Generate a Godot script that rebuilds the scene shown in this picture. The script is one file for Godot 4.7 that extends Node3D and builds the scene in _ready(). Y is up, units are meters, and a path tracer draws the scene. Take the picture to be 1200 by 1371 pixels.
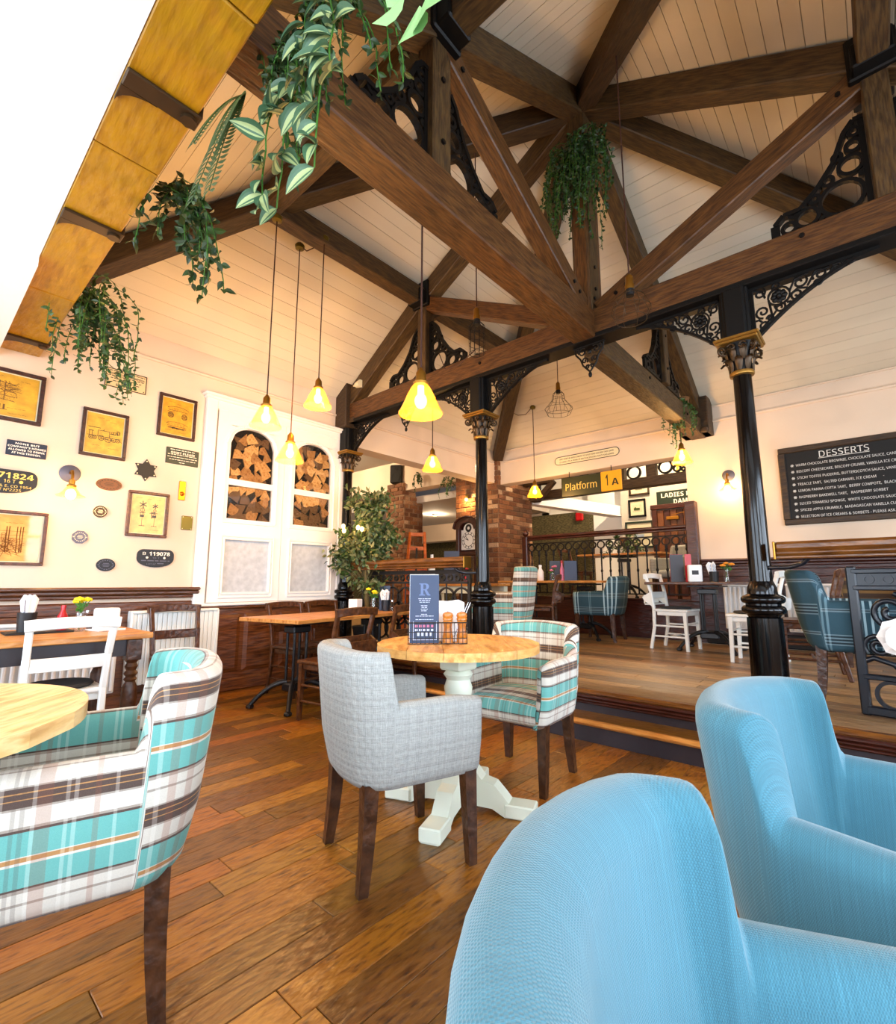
extends Node3D
# A pub dining room under a boarded pyramid roof: two crossing timber trusses on cast-iron columns,
# tub chairs and tables in front, a raised floor behind, pictures and plates on the left wall.

# ---------------------------------------------------------------- mesh builder
class MB:
	var v := PackedVector3Array()
	var n := PackedVector3Array()
	var t := PackedVector2Array()
	var ix := PackedInt32Array()
	var xf := Transform3D()

	func vert(p: Vector3, nn: Vector3, uv: Vector2) -> int:
		v.append(xf * p); n.append((xf.basis * nn).normalized()); t.append(uv)
		return v.size() - 1

	func tri_ix(a: int, b: int, c: int) -> void:      # counter-clockwise from outside
		ix.append(a); ix.append(c); ix.append(b)

	func quad(a: Vector3, b: Vector3, c: Vector3, d: Vector3) -> void:
		var nn := (b - a).cross(c - a)
		if nn.length_squared() < 1e-16: nn = (c - a).cross(d - a)
		nn = nn.normalized()
		var u := (b - a).length(); var w := (d - a).length()
		var i := vert(a, nn, Vector2(0, 0)); vert(b, nn, Vector2(u, 0)); vert(c, nn, Vector2(u, w)); vert(d, nn, Vector2(0, w))
		tri_ix(i, i + 1, i + 2); tri_ix(i, i + 2, i + 3)

	func quad_uv(a: Vector3, b: Vector3, c: Vector3, d: Vector3) -> void:
		var nn := (b - a).cross(c - a).normalized()
		var i := vert(a, nn, Vector2(0, 1)); vert(b, nn, Vector2(1, 1)); vert(c, nn, Vector2(1, 0)); vert(d, nn, Vector2(0, 0))
		tri_ix(i, i + 1, i + 2); tri_ix(i, i + 2, i + 3)

	func tri(a: Vector3, b: Vector3, c: Vector3) -> void:
		var nn := (b - a).cross(c - a).normalized()
		var i := vert(a, nn, Vector2(0, 0)); vert(b, nn, Vector2((b - a).length(), 0)); vert(c, nn, Vector2(0, (c - a).length()))
		tri_ix(i, i + 1, i + 2)

	func hexa(p: Array) -> void:      # 8 corners: bottom 0-3 counter-clockwise from above, top 4-7
		quad(p[3], p[2], p[1], p[0]); quad(p[4], p[5], p[6], p[7])
		for k in 4:
			var j := (k + 1) % 4
			quad(p[k], p[j], p[4 + j], p[4 + k])

	func box(c: Vector3, s: Vector3) -> void:
		var h := s * 0.5
		hexa([c + Vector3(-h.x, -h.y, h.z), c + Vector3(h.x, -h.y, h.z), c + Vector3(h.x, -h.y, -h.z), c + Vector3(-h.x, -h.y, -h.z),
			c + Vector3(-h.x, h.y, h.z), c + Vector3(h.x, h.y, h.z), c + Vector3(h.x, h.y, -h.z), c + Vector3(-h.x, h.y, -h.z)])

	func span(lo: Vector3, hi: Vector3) -> void:
		box((lo + hi) * 0.5, hi - lo)

	func cbox(c: Vector3, s: Vector3, e: float) -> void:      # box with chamfered edges
		var h := s * 0.5
		e = minf(e, minf(h.x, minf(h.y, h.z)) * 0.95)
		var f := func(x: float, y: float, z: float, ax: int) -> Vector3:
			var q := Vector3(x * (h.x - e), y * (h.y - e), z * (h.z - e))
			q[ax] = [x, y, z][ax] * h[ax]
			return c + q
		for ax in 3:
			var b := (ax + 1) % 3; var d := (ax + 2) % 3
			for s1 in [-1.0, 1.0]:
				var pts := []
				for k in [[-1.0, -1.0], [1.0, -1.0], [1.0, 1.0], [-1.0, 1.0]]:
					var q := Vector3(); q[ax] = s1; q[b] = k[0]; q[d] = k[1]
					pts.append(f.call(q.x, q.y, q.z, ax))
				if s1 > 0: quad(pts[0], pts[1], pts[2], pts[3])
				else: quad(pts[3], pts[2], pts[1], pts[0])
			for s1 in [-1.0, 1.0]:
				for s2 in [-1.0, 1.0]:
					var a := Vector3(); a[ax] = -1.0; a[b] = s1; a[d] = s2
					var g := a; g[ax] = 1.0
					var p0: Vector3 = f.call(a.x, a.y, a.z, b); var p1: Vector3 = f.call(g.x, g.y, g.z, b)
					var p2: Vector3 = f.call(g.x, g.y, g.z, d); var p3: Vector3 = f.call(a.x, a.y, a.z, d)
					if s1 * s2 > 0: quad(p0, p1, p2, p3)
					else: quad(p3, p2, p1, p0)
		for x in [-1.0, 1.0]:
			for y in [-1.0, 1.0]:
				for z in [-1.0, 1.0]:
					var p0: Vector3 = f.call(x, y, z, 0); var p1: Vector3 = f.call(x, y, z, 1); var p2: Vector3 = f.call(x, y, z, 2)
					if x * y * z > 0: tri(p0, p1, p2)
					else: tri(p0, p2, p1)

	func bar(a: Vector3, b: Vector3, w: float, h: float, e := 0.0) -> void:    # box along a-b
		var old := xf
		var x := (b - a).normalized()
		var up := Vector3.UP if absf(x.y) < 0.99 else Vector3(0, 0, 1)
		var z := x.cross(up).normalized()
		xf = old * Transform3D(Basis(x, z.cross(x), z), (a + b) * 0.5)
		if e > 0.0: cbox(Vector3.ZERO, Vector3((b - a).length(), h, w), e)
		else: box(Vector3.ZERO, Vector3((b - a).length(), h, w))
		xf = old

	func grid(p: Array, close_u: bool, close_v: bool, uv: Array = [], flip := false) -> void:
		# p: rows of PackedVector3Array; rows run along u, the points in a row along v; outward normal = du x dv (flip turns it)
		var rows := p.size(); var cols: int = p[0].size()
		var base := v.size()
		for i in rows:
			for j in cols:
				var i0 := i - 1; var i1 := i + 1; var j0 := j - 1; var j1 := j + 1
				if close_u: i0 = (i0 + rows) % rows; i1 = i1 % rows
				else: i0 = maxi(i0, 0); i1 = mini(i1, rows - 1)
				if close_v: j0 = (j0 + cols) % cols; j1 = j1 % cols
				else: j0 = maxi(j0, 0); j1 = mini(j1, cols - 1)
				var du: Vector3 = p[i1][j] - p[i0][j]
				var dv: Vector3 = p[i][j1] - p[i][j0]
				var nn := du.cross(dv)
				if nn.length_squared() < 1e-18:
					var k := i1 if i1 != i else i0
					dv = p[k][j1] - p[k][j0]
					nn = du.cross(dv)
				if flip: nn = -nn
				vert(p[i][j], nn, uv[i][j] if uv.size() else Vector2(float(i), float(j)))
		for i in (rows if close_u else rows - 1):
			for j in (cols if close_v else cols - 1):
				var a := base + i * cols + j; var b := base + ((i + 1) % rows) * cols + j
				var c := base + ((i + 1) % rows) * cols + (j + 1) % cols; var d := base + i * cols + (j + 1) % cols
				if flip: tri_ix(a, d, c); tri_ix(a, c, b)
				else: tri_ix(a, b, c); tri_ix(a, c, d)

	func tube(pts: PackedVector3Array, r: float, sides := 6, r_end := -1.0, closed := false, flat := 1.0) -> void:
		if r_end < 0.0: r_end = r
		var m := pts.size()
		var rows := []
		var last := Vector3.ZERO
		for i in m:
			var d: Vector3
			if closed: d = pts[(i + 1) % m] - pts[(i - 1 + m) % m]
			else: d = pts[mini(i + 1, m - 1)] - pts[maxi(i - 1, 0)]
			d = d.normalized()
			if last == Vector3.ZERO:
				last = d.cross(Vector3.UP) if absf(d.y) < 0.95 else d.cross(Vector3.RIGHT)
			var nx := (last - d * d.dot(last)).normalized()
			last = nx
			var ny := d.cross(nx)
			var rr := lerpf(r, r_end, float(i) / maxf(1.0, m - 1))
			var row := PackedVector3Array()
			for k in sides:
				var an := TAU * k / sides
				row.append(pts[i] + nx * cos(an) * rr + ny * sin(an) * rr * flat)
			rows.append(row)
		grid(rows, closed, true, [], true)
		if not closed:
			for e in 2:
				var row: PackedVector3Array = rows[0] if e == 0 else rows[m - 1]
				var c: Vector3 = pts[0] if e == 0 else pts[m - 1]
				for k in sides:
					if e == 0: tri(c, row[(k + 1) % sides], row[k])
					else: tri(c, row[k], row[(k + 1) % sides])

	func sweep_rect(pts: Array, w: float, h: float) -> void:      # flat-sided bent rail: h upright, w across
		var rows := []
		var m := pts.size()
		for i in m:
			var d: Vector3 = (pts[mini(i + 1, m - 1)] - pts[maxi(i - 1, 0)]).normalized()
			var z := d.cross(Vector3.UP).normalized()
			var y := z.cross(d)
			var e := minf(w, h) * 0.18
			var row := []
			for q in [[-w / 2, -h / 2 + e], [-w / 2 + e, -h / 2], [w / 2 - e, -h / 2], [w / 2, -h / 2 + e], [w / 2, h / 2 - e], [w / 2 - e, h / 2], [-w / 2 + e, h / 2], [-w / 2, h / 2 - e]]:
				row.append(pts[i] + z * q[0] + y * q[1])
			rows.append(row)
		for i in m - 1:
			for k in 8: quad(rows[i][(k + 1) % 8], rows[i][k], rows[i + 1][k], rows[i + 1][(k + 1) % 8])
		for e in 2:
			var r: Array = rows[0] if e == 0 else rows[m - 1]
			for k in range(1, 7):
				if e == 0: tri(r[0], r[k], r[k + 1])
				else: tri(r[0], r[k + 1], r[k])

	func rod(a: Vector3, b: Vector3, r: float, sides := 8, r_end := -1.0) -> void:
		tube(PackedVector3Array([a, b]), r, sides, r_end)

	func lathe(prof: Array, sides := 24, at := Vector3.ZERO, lobes := 0, lobe_depth := 0.0) -> void:
		# prof: Vector2(radius, height) from bottom to top; edges sharper than 40 degrees stay sharp
		var m := prof.size()
		var sn := []
		for i in m - 1:
			var d: Vector2 = prof[i + 1] - prof[i]
			sn.append(Vector2(d.y, -d.x).normalized())
		for i in m - 1:
			if (prof[i] - prof[i + 1]).length() < 1e-6: continue
			var n0: Vector2 = sn[i]; var n1: Vector2 = sn[i]
			if i > 0 and sn[i].dot(sn[i - 1]) > 0.75: n0 = (sn[i] + sn[i - 1]).normalized()
			if i < m - 2 and sn[i].dot(sn[i + 1]) > 0.75: n1 = (sn[i] + sn[i + 1]).normalized()
			var base := v.size()
			for k in sides + 1:
				var an := TAU * k / sides
				var c := cos(an); var s := sin(an)
				var f := 1.0
				if lobes > 0: f = 1.0 - lobe_depth * absf(sin(an * lobes * 0.5))
				vert(at + Vector3(prof[i].x * c * f, prof[i].y, prof[i].x * s * f), Vector3(n0.x * c, n0.y, n0.x * s), Vector2(float(k) / sides, prof[i].y))
				vert(at + Vector3(prof[i + 1].x * c * f, prof[i + 1].y, prof[i + 1].x * s * f), Vector3(n1.x * c, n1.y, n1.x * s), Vector2(float(k) / sides, prof[i + 1].y))
			for k in sides:
				var a := base + k * 2
				tri_ix(a, a + 1, a + 3); tri_ix(a, a + 3, a + 2)

	func prism(poly: PackedVector2Array, z0: float, z1: float) -> void:      # polygon in xy, from z0 to z1 > z0
		if Geometry2D.is_polygon_clockwise(poly):
			poly = poly.duplicate(); poly.reverse()
		var tr := Geometry2D.triangulate_polygon(poly)
		for k in range(0, tr.size(), 3):
			var a := poly[tr[k]]; var b := poly[tr[k + 1]]; var c := poly[tr[k + 2]]
			if (b - a).cross(c - a) < 0.0:
				var w := b; b = c; c = w
			tri(Vector3(a.x, a.y, z1), Vector3(b.x, b.y, z1), Vector3(c.x, c.y, z1))
			tri(Vector3(a.x, a.y, z0), Vector3(c.x, c.y, z0), Vector3(b.x, b.y, z0))
		for k in poly.size():
			var a := poly[k]; var b := poly[(k + 1) % poly.size()]
			quad(Vector3(a.x, a.y, z0), Vector3(b.x, b.y, z0), Vector3(b.x, b.y, z1), Vector3(a.x, a.y, z1))

	func ring(c: Vector2, r0: float, r1: float, z0: float, z1: float, sides := 24) -> void:   # flat ring in xy
		for k in sides:
			var a := TAU * k / sides; var b := TAU * (k + 1) / sides
			var ia := Vector3(c.x + r0 * cos(a), c.y + r0 * sin(a), 0); var ib := Vector3(c.x + r0 * cos(b), c.y + r0 * sin(b), 0)
			var oa := Vector3(c.x + r1 * cos(a), c.y + r1 * sin(a), 0); var ob := Vector3(c.x + r1 * cos(b), c.y + r1 * sin(b), 0)
			var zb := Vector3(0, 0, z0); var zt := Vector3(0, 0, z1)
			quad(ia + zt, oa + zt, ob + zt, ib + zt)
			quad(ib + zb, ob + zb, oa + zb, ia + zb)
			quad(oa + zb, ob + zb, ob + zt, oa + zt)
			quad(ib + zb, ia + zb, ia + zt, ib + zt)

	func ball(c: Vector3, r: Vector3, seg := 12, rings := 8) -> void:
		var rows := []
		for i in rings + 1:
			var ph := -PI / 2 + PI * i / rings
			var row := PackedVector3Array()
			for k in seg + 1:
				var th := TAU * k / seg
				row.append(c + Vector3(cos(ph) * cos(th) * r.x, sin(ph) * r.y, cos(ph) * sin(th) * r.z))
			rows.append(row)
		grid(rows, false, false)

	func done() -> ArrayMesh:
		var a := []
		a.resize(Mesh.ARRAY_MAX)
		a[Mesh.ARRAY_VERTEX] = v; a[Mesh.ARRAY_NORMAL] = n; a[Mesh.ARRAY_TEX_UV] = t; a[Mesh.ARRAY_INDEX] = ix
		var m := ArrayMesh.new()
		m.add_surface_from_arrays(Mesh.PRIMITIVE_TRIANGLES, a)
		return m

# ---------------------------------------------------------------- scene helpers
var names := {}
var M := {}
var rng := RandomNumberGenerator.new()

func numbered(called: String) -> String:
	if not names.has(called):
		names[called] = 0
		return called
	names[called] += 1
	return "%s_%03d" % [called, names[called]]

func tag(o: Node, label: String, category: String, group := "") -> void:
	if label: o.set_meta("label", label)
	if category: o.set_meta("category", category)
	if group: o.set_meta("group", group)

func thing(called: String, label: String, category: String, at := Vector3.ZERO, turn := 0.0, group := "") -> Node3D:
	var o := Node3D.new()
	o.name = numbered(called)
	add_child(o)
	o.position = at
	o.rotation.y = turn
	tag(o, label, category, group)
	return o

func obj(called: String, mesh: Mesh, material: Material, parent: Node = self) -> MeshInstance3D:
	var o := MeshInstance3D.new()
	o.name = numbered(called) if parent == self else called
	o.mesh = mesh
	o.material_override = material
	parent.add_child(o, true)
	return o

func single(called: String, mesh: Mesh, material: Material, label: String, category: String, at := Vector3.ZERO, turn := 0.0, group := "") -> MeshInstance3D:
	var o := obj(called, mesh, material)
	o.position = at
	o.rotation.y = turn
	tag(o, label, category, group)
	return o

func struct(called: String, mesh: Mesh, material: Material, label := "") -> MeshInstance3D:
	var o := obj(called, mesh, material)
	o.set_meta("kind", "structure")
	if label: o.set_meta("label", label)
	return o

func struct_node(called: String) -> Node3D:
	var o := Node3D.new()
	o.name = numbered(called)
	add_child(o)
	o.set_meta("kind", "structure")
	return o

func copy(o: Node3D, label: String, at: Vector3, turn := 0.0, group := "") -> Node3D:
	var c: Node3D = o.duplicate()
	c.name = numbered(String(o.name).rstrip("0123456789").rstrip("_"))
	add_child(c)
	c.position = at
	c.rotation.y = turn
	c.set_meta("label", label)
	if group: c.set_meta("group", group)
	return c

func along(o: Node3D, a: Vector3, b: Vector3) -> void:       # local x runs from a to b
	var x := (b - a).normalized()
	var up := Vector3.UP if absf(x.y) < 0.99 else Vector3(0, 0, 1)
	var z := x.cross(up).normalized()
	o.transform = Transform3D(Basis(x, z.cross(x), z), (a + b) * 0.5)

func mat(called: String, c: Color, rough := 0.6, metal := 0.0, tex: Texture2D = null, scale := Vector3.ONE, tri := true) -> StandardMaterial3D:
	var m := StandardMaterial3D.new()
	m.resource_name = called
	m.albedo_color = c
	m.roughness = rough
	m.metallic = metal
	if tex:
		m.albedo_texture = tex
		m.uv1_triplanar = tri
		m.uv1_scale = scale
	M[called] = m
	return m

func noise_tex(freq: float, octaves: int, ramp: Array, size := 256, seed_ := 1, warp := 0.0) -> NoiseTexture2D:
	var f := FastNoiseLite.new()
	f.seed = seed_
	f.noise_type = FastNoiseLite.TYPE_SIMPLEX_SMOOTH
	f.frequency = freq
	f.fractal_octaves = octaves
	if warp > 0.0:
		f.domain_warp_enabled = true
		f.domain_warp_amplitude = warp
		f.domain_warp_frequency = freq
	var t := NoiseTexture2D.new()
	t.width = size
	t.height = size
	t.seamless = true
	t.noise = f
	if ramp.size():
		var g := Gradient.new()
		var off := PackedFloat32Array(); var col := PackedColorArray()
		for r in ramp:
			off.append(r[0]); col.append(r[1])
		g.offsets = off
		g.colors = col
		t.color_ramp = g
	return t

func bump_tex(freq: float, octaves: int, strength: float, seed_ := 5) -> NoiseTexture2D:
	var t := noise_tex(freq, octaves, [], 256, seed_)
	t.as_normal_map = true
	t.bump_strength = strength
	return t

func glow(c: Color, e: float, called: String) -> StandardMaterial3D:
	var m := mat(called, Color(1, 0.9, 0.7), 0.4)
	m.emission_enabled = true
	m.emission = c
	m.emission_energy_multiplier = e
	return m

func text_mesh(s: String, font_name: String, height: float, depth := 0.002, bold := false) -> TextMesh:
	var f := SystemFont.new()
	f.font_names = PackedStringArray([font_name])
	if bold: f.font_weight = 700
	var t := TextMesh.new()
	t.font = f
	t.text = s
	t.font_size = 48
	t.pixel_size = height / 35.0       # capital height
	t.depth = depth
	t.curve_step = 4.0
	t.horizontal_alignment = HORIZONTAL_ALIGNMENT_CENTER
	return t

# ---------------------------------------------------------------- materials
func wood(called: String, tex: Texture2D, tint: Color, rough: float, grain := Vector3(0.5, 3.2, 3.2), shift := Vector3.ZERO) -> StandardMaterial3D:
	var m := mat(called, tint, rough, 0.0, tex, grain)
	m.uv1_offset = shift
	m.normal_enabled = true
	m.normal_texture = T_wood_bump
	m.normal_scale = 0.35
	return m

var T_wood_bump: Texture2D
var T_wood: Texture2D
var T_pine: Texture2D
var T_floor: Texture2D

func pixel_image(w: int, h: int, f: Callable) -> ImageTexture:
	var im := Image.create(w, h, false, Image.FORMAT_RGB8)
	for y in h:
		for x in w:
			im.set_pixel(x, y, f.call(x, y))
	return ImageTexture.create_from_image(im)

func weave_normal(w: int, h: int, f: Callable, strength: float) -> ImageTexture:
	var im := Image.create(w, h, false, Image.FORMAT_RGB8)
	for y in h:
		for x in w:
			var g: float = f.call(x, y)
			im.set_pixel(x, y, Color(g, g, g))
	im.bump_map_to_normal_map(strength)
	return ImageTexture.create_from_image(im)

func stripe(bands: Array, x: float) -> Color:       # bands: [end, colour]
	for b in bands:
		if x < b[0]: return b[1]
	return bands[-1][1]

func make_materials() -> void:
	rng.seed = 11
	T_wood_bump = bump_tex(0.03, 4, 6.0, 9)
	T_wood = noise_tex(0.018, 5, [[0.0, Color(0.50, 0.43, 0.37)], [0.35, Color(0.72, 0.67, 0.62)], [0.55, Color(0.86, 0.82, 0.78)], [0.75, Color(0.97, 0.95, 0.92)], [1.0, Color(1, 1, 1)]], 512, 3, 30.0)
	T_floor = noise_tex(0.02, 5, [[0.0, Color(0.40, 0.33, 0.26)], [0.22, Color(0.72, 0.66, 0.58)], [0.38, Color(0.88, 0.84, 0.78)], [0.6, Color(0.97, 0.95, 0.92)], [1.0, Color(1, 1, 1)]], 512, 13, 25.0)
	T_pine = noise_tex(0.012, 4, [[0.0, Color(0.72, 0.56, 0.38)], [0.4, Color(0.92, 0.84, 0.7)], [0.6, Color(1, 0.96, 0.88)], [1.0, Color(0.86, 0.72, 0.54)]], 512, 8, 40.0)
	var blotch := noise_tex(0.006, 3, [[0.0, Color(0.9, 0.9, 0.9)], [0.5, Color(0.97, 0.97, 0.97)], [1.0, Color(1, 1, 1)]], 256, 4)
	mat("plaster", Color(0.89, 0.805, 0.715), 0.9, 0.0, blotch, Vector3.ONE * 0.5)
	mat("back_plaster", Color(0.91, 0.83, 0.74), 0.9, 0.0, blotch, Vector3.ONE * 0.5)
	mat("white_ceiling", Color(0.96, 0.96, 0.95), 0.9)
	for k in 3:
		mat("board%d" % k, [Color(0.865, 0.82, 0.725), Color(0.855, 0.805, 0.71), Color(0.875, 0.83, 0.74)][k], 0.75, 0.0, blotch, Vector3(0.4, 0.9, 0.9))
	mat("board_back", Color(0.74, 0.65, 0.53), 0.9)
	wood("oak", T_wood, Color(0.34, 0.255, 0.12), 0.6, Vector3(0.6, 6, 6))
	wood("oak_red", T_wood, Color(0.385, 0.25, 0.105), 0.5, Vector3(0.6, 6, 6))
	wood("oak_dark", T_wood, Color(0.26, 0.19, 0.095), 0.55, Vector3(0.6, 6, 6))
	wood("golden", noise_tex(0.012, 4, [[0.0, Color(0.80, 0.74, 0.62)], [0.4, Color(0.93, 0.90, 0.84)], [1.0, Color(1, 1, 1)]], 512, 17, 20.0), Color(0.71, 0.53, 0.06), 0.4, Vector3(0.6, 4, 4))
	mat("iron", Color(0.035, 0.03, 0.028), 0.5).metallic_specular = 0.35
	mat("gloss_black", Color(0.02, 0.02, 0.024), 0.13).metallic_specular = 0.4
	mat("gold", Color(0.62, 0.46, 0.2), 0.35, 0.7)
	mat("bronze", Color(0.25, 0.18, 0.10), 0.4, 0.5)
	mat("brass", Color(0.62, 0.44, 0.16), 0.35, 0.85)
	# floor boards
	for k in 10:
		var c := Color.from_hsv(0.088 + 0.014 * ((k * 7) % 5) / 4.0, 0.78 + 0.02 * ((k * 3) % 4), 0.47 + 0.032 * ((k * 5) % 10))
		var w := wood("floor%d" % k, T_floor, c, 0.33, Vector3(0.9, 4.5, 4.5), Vector3(k * 0.37, k * 0.71, k * 0.53))
		w.normal_scale = 0.25
	for k in 6:
		var c := Color.from_hsv(0.085 + 0.006 * (k % 3), 0.40 + 0.03 * (k % 4), 0.48 + 0.05 * ((k * 5) % 6))
		wood("deck%d" % k, T_floor, c, 0.36, Vector3(0.6, 7, 7), Vector3(k * 0.31, k * 0.77, k * 0.59))
	mat("gap", Color(0.10, 0.055, 0.03), 0.9)
	wood("panel_wood", T_wood, Color(0.48, 0.28, 0.12), 0.4, Vector3(7, 7, 0.5))
	wood("rail_wood", T_wood, Color(0.42, 0.24, 0.11), 0.32, Vector3(7, 7, 0.5))
	wood("red_wood", T_wood, Color(0.29, 0.125, 0.085), 0.32, Vector3(0.5, 7, 7))
	wood("chair_brown", T_wood, Color(0.37, 0.215, 0.09), 0.35, Vector3(2, 2, 2))
	wood("leg_brown", T_wood, Color(0.32, 0.20, 0.12), 0.35, Vector3(2, 2, 2))
	wood("orange_wood", T_pine, Color(0.80, 0.42, 0.10), 0.4, Vector3(0.6, 2.4, 2.4))
	wood("table_pine", T_pine, Color(0.93, 0.76, 0.50), 0.36, Vector3(0.45, 2.4, 2.4))
	wood("table_pale", T_pine, Color(0.97, 0.87, 0.68), 0.34, Vector3(0.45, 2.4, 2.4))
	wood("farm_pine", T_pine, Color(0.82, 0.60, 0.34), 0.36, Vector3(0.45, 2.4, 2.4))
	wood("oak_rail", T_wood, Color(0.50, 0.32, 0.13), 0.3, Vector3(0.4, 3, 3))
	wood("mill_wood", T_pine, Color(0.78, 0.50, 0.16), 0.3, Vector3(3, 1, 3))
	mat("white_paint", Color(0.93, 0.94, 0.92), 0.45)
	mat("cream_paint", Color(0.90, 0.92, 0.84), 0.45)
	mat("cupboard", Color(0.93, 0.91, 0.89), 0.5)
	mat("frost", Color(0.78, 0.80, 0.82), 0.55, 0.0, noise_tex(0.03, 4, [[0.0, Color(0.86, 0.87, 0.88)], [1.0, Color(1, 1, 1)]], 256, 6), Vector3.ONE * 1.5)
	mat("radiator", Color(0.93, 0.93, 0.92), 0.4)
	mat("purple_grey", Color(0.16, 0.13, 0.15), 0.4)
	mat("black", Color(0.03, 0.03, 0.035), 0.5)
	mat("dark", Color(0.07, 0.055, 0.05), 0.6)
	mat("cord", Color(0.24, 0.12, 0.07), 0.8)
	mat("navy", Color(0.07, 0.10, 0.19), 0.4)
	mat("green_sign", Color(0.09, 0.16, 0.11), 0.45)
	mat("olive_sign", Color(0.15, 0.17, 0.05), 0.4)
	mat("bottle_green", Color(0.04, 0.12, 0.06), 0.4)
	mat("yellow_sign", Color(0.93, 0.66, 0.07), 0.45)
	mat("ivory", Color(0.90, 0.85, 0.70), 0.6)
	mat("letter_gold", Color(0.86, 0.74, 0.36), 0.5)
	mat("white_letter", Color(0.92, 0.90, 0.84), 0.6)
	mat("black_letter", Color(0.09, 0.06, 0.04), 0.6)
	mat("parchment", Color(0.84, 0.74, 0.55), 0.6)
	mat("slate", Color(0.035, 0.035, 0.04), 0.7)
	mat("chalk", Color(0.86, 0.86, 0.84), 0.9)
	mat("paper", Color(0.95, 0.95, 0.95), 0.8)
	mat("menu", Color(0.19, 0.25, 0.36), 0.5)
	mat("menu_print", Color(0.36, 0.43, 0.58), 0.5)
	mat("menu_white", Color(0.80, 0.83, 0.9), 0.5)
	mat("menu_pink", Color(0.80, 0.45, 0.58), 0.5)
	mat("red", Color(0.72, 0.03, 0.08), 0.3)
	mat("yellow", Color(0.95, 0.86, 0.05), 0.5)
	mat("petal_orange", Color(0.9, 0.55, 0.1), 0.5)
	mat("stem_green", Color(0.22, 0.42, 0.12), 0.6)
	mat("white_china", Color(0.95, 0.95, 0.94), 0.2)
	mat("sauce", Color(0.28, 0.08, 0.03), 0.2)
	mat("steel", Color(0.7, 0.7, 0.72), 0.25, 0.9)
	mat("teal_seat", Color(0.06, 0.28, 0.36), 0.8)
	mat("grey_seat", Color(0.16, 0.17, 0.18), 0.8)
	mat("iron_blue", Color(0.05, 0.08, 0.12), 0.32)
	mat("table_iron", Color(0.05, 0.06, 0.075), 0.4)
	mat("copper", Color(0.42, 0.28, 0.18), 0.45, 0.5)
	mat("pewter", Color(0.36, 0.36, 0.42), 0.5, 0.4)
	mat("lead", Color(0.09, 0.11, 0.14), 0.5, 0.2)
	mat("brass_old", Color(0.42, 0.36, 0.12), 0.35, 0.7)
	mat("amber_brass", Color(0.78, 0.45, 0.07), 0.28, 0.8)
	mat("far_wall", Color(0.74, 0.72, 0.68), 0.9)
	mat("far_ceiling", Color(0.82, 0.80, 0.78), 0.9)
	mat("mortar", Color(0.52, 0.41, 0.31), 0.95)
	for k in 6:
		mat("brick%d" % k, [Color(0.47, 0.30, 0.19), Color(0.54, 0.36, 0.23), Color(0.40, 0.26, 0.17), Color(0.62, 0.46, 0.33), Color(0.42, 0.30, 0.21), Color(0.74, 0.62, 0.50)][k], 0.9, 0.0, noise_tex(0.05, 3, [[0.0, Color(0.7, 0.66, 0.62)], [0.6, Color(1, 1, 1)], [1.0, Color(1, 1, 0.96)]], 128, 20 + k), Vector3.ONE * 6.0)
	mat("stone", Color(0.44, 0.41, 0.28), 0.9, 0.0, noise_tex(0.035, 4, [[0.0, Color(0.35, 0.34, 0.3)], [0.5, Color(0.75, 0.74, 0.68)], [1.0, Color(1, 1, 0.94)]], 256, 30), Vector3(1.2, 3.6, 1.2))
	for k in 4:
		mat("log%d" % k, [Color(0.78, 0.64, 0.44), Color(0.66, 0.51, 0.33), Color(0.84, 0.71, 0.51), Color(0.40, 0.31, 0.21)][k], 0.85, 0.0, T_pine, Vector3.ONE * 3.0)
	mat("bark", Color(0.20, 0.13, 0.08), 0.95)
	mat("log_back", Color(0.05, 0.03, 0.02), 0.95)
	for k in 4:
		var lf := mat("leaf%d" % k, [Color(0.13, 0.22, 0.085), Color(0.17, 0.28, 0.10), Color(0.22, 0.34, 0.14), Color(0.30, 0.37, 0.20)][k], 0.5)
		lf.backlight = Color(0.05, 0.09, 0.02)
	mat("leaf_olive", Color(0.47, 0.48, 0.31), 0.5)
	mat("leaf_pale", Color(0.62, 0.68, 0.46), 0.5)
	mat("leaf_mint", Color(0.55, 0.74, 0.48), 0.45)
	mat("leaf_teal", Color(0.24, 0.38, 0.27), 0.45)
	mat("trunk", Color(0.34, 0.30, 0.17), 0.8)
	mat("pot", Color(0.45, 0.30, 0.14), 0.8)
	var wg := mat("glass", Color(0.2, 0.2, 0.2, 0.03), 0.03)
	wg.transparency = BaseMaterial3D.TRANSPARENCY_ALPHA
	var ag := mat("amber_glass", Color(1.0, 0.66, 0.15, 0.22), 0.08)
	ag.transparency = BaseMaterial3D.TRANSPARENCY_ALPHA
	ag.emission_enabled = true
	ag.emission = Color(1.0, 0.58, 0.06)
	ag.emission_energy_multiplier = 0.42
	glow(Color(1.0, 0.84, 0.5), 20.0, "bulb")
	glow(Color(1.0, 0.62, 0.15), 1.6, "bulb_rim")
	glow(Color(1.0, 0.85, 0.6), 6.0, "spot_glow")
	# fabrics
	var teal := Color(0.40, 0.67, 0.64); var cream := Color(0.82, 0.80, 0.75); var umber := Color(0.31, 0.245, 0.215); var grey := Color(0.62, 0.58, 0.53); var tan_ := Color(0.68, 0.50, 0.30); var pale := Color(0.78, 0.88, 0.86)
	var hb := [[0.11, teal], [0.118, cream], [0.152, tan_], [0.17, cream], [0.345, teal], [0.36, umber], [0.385, grey], [0.46, cream], [0.48, grey], [0.60, cream], [0.612, grey], [0.645, umber], [0.655, tan_], [0.695, umber], [0.703, tan_], [0.755, umber], [0.77, grey], [0.895, cream], [0.915, grey], [0.935, umber], [1.01, teal]]
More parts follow.
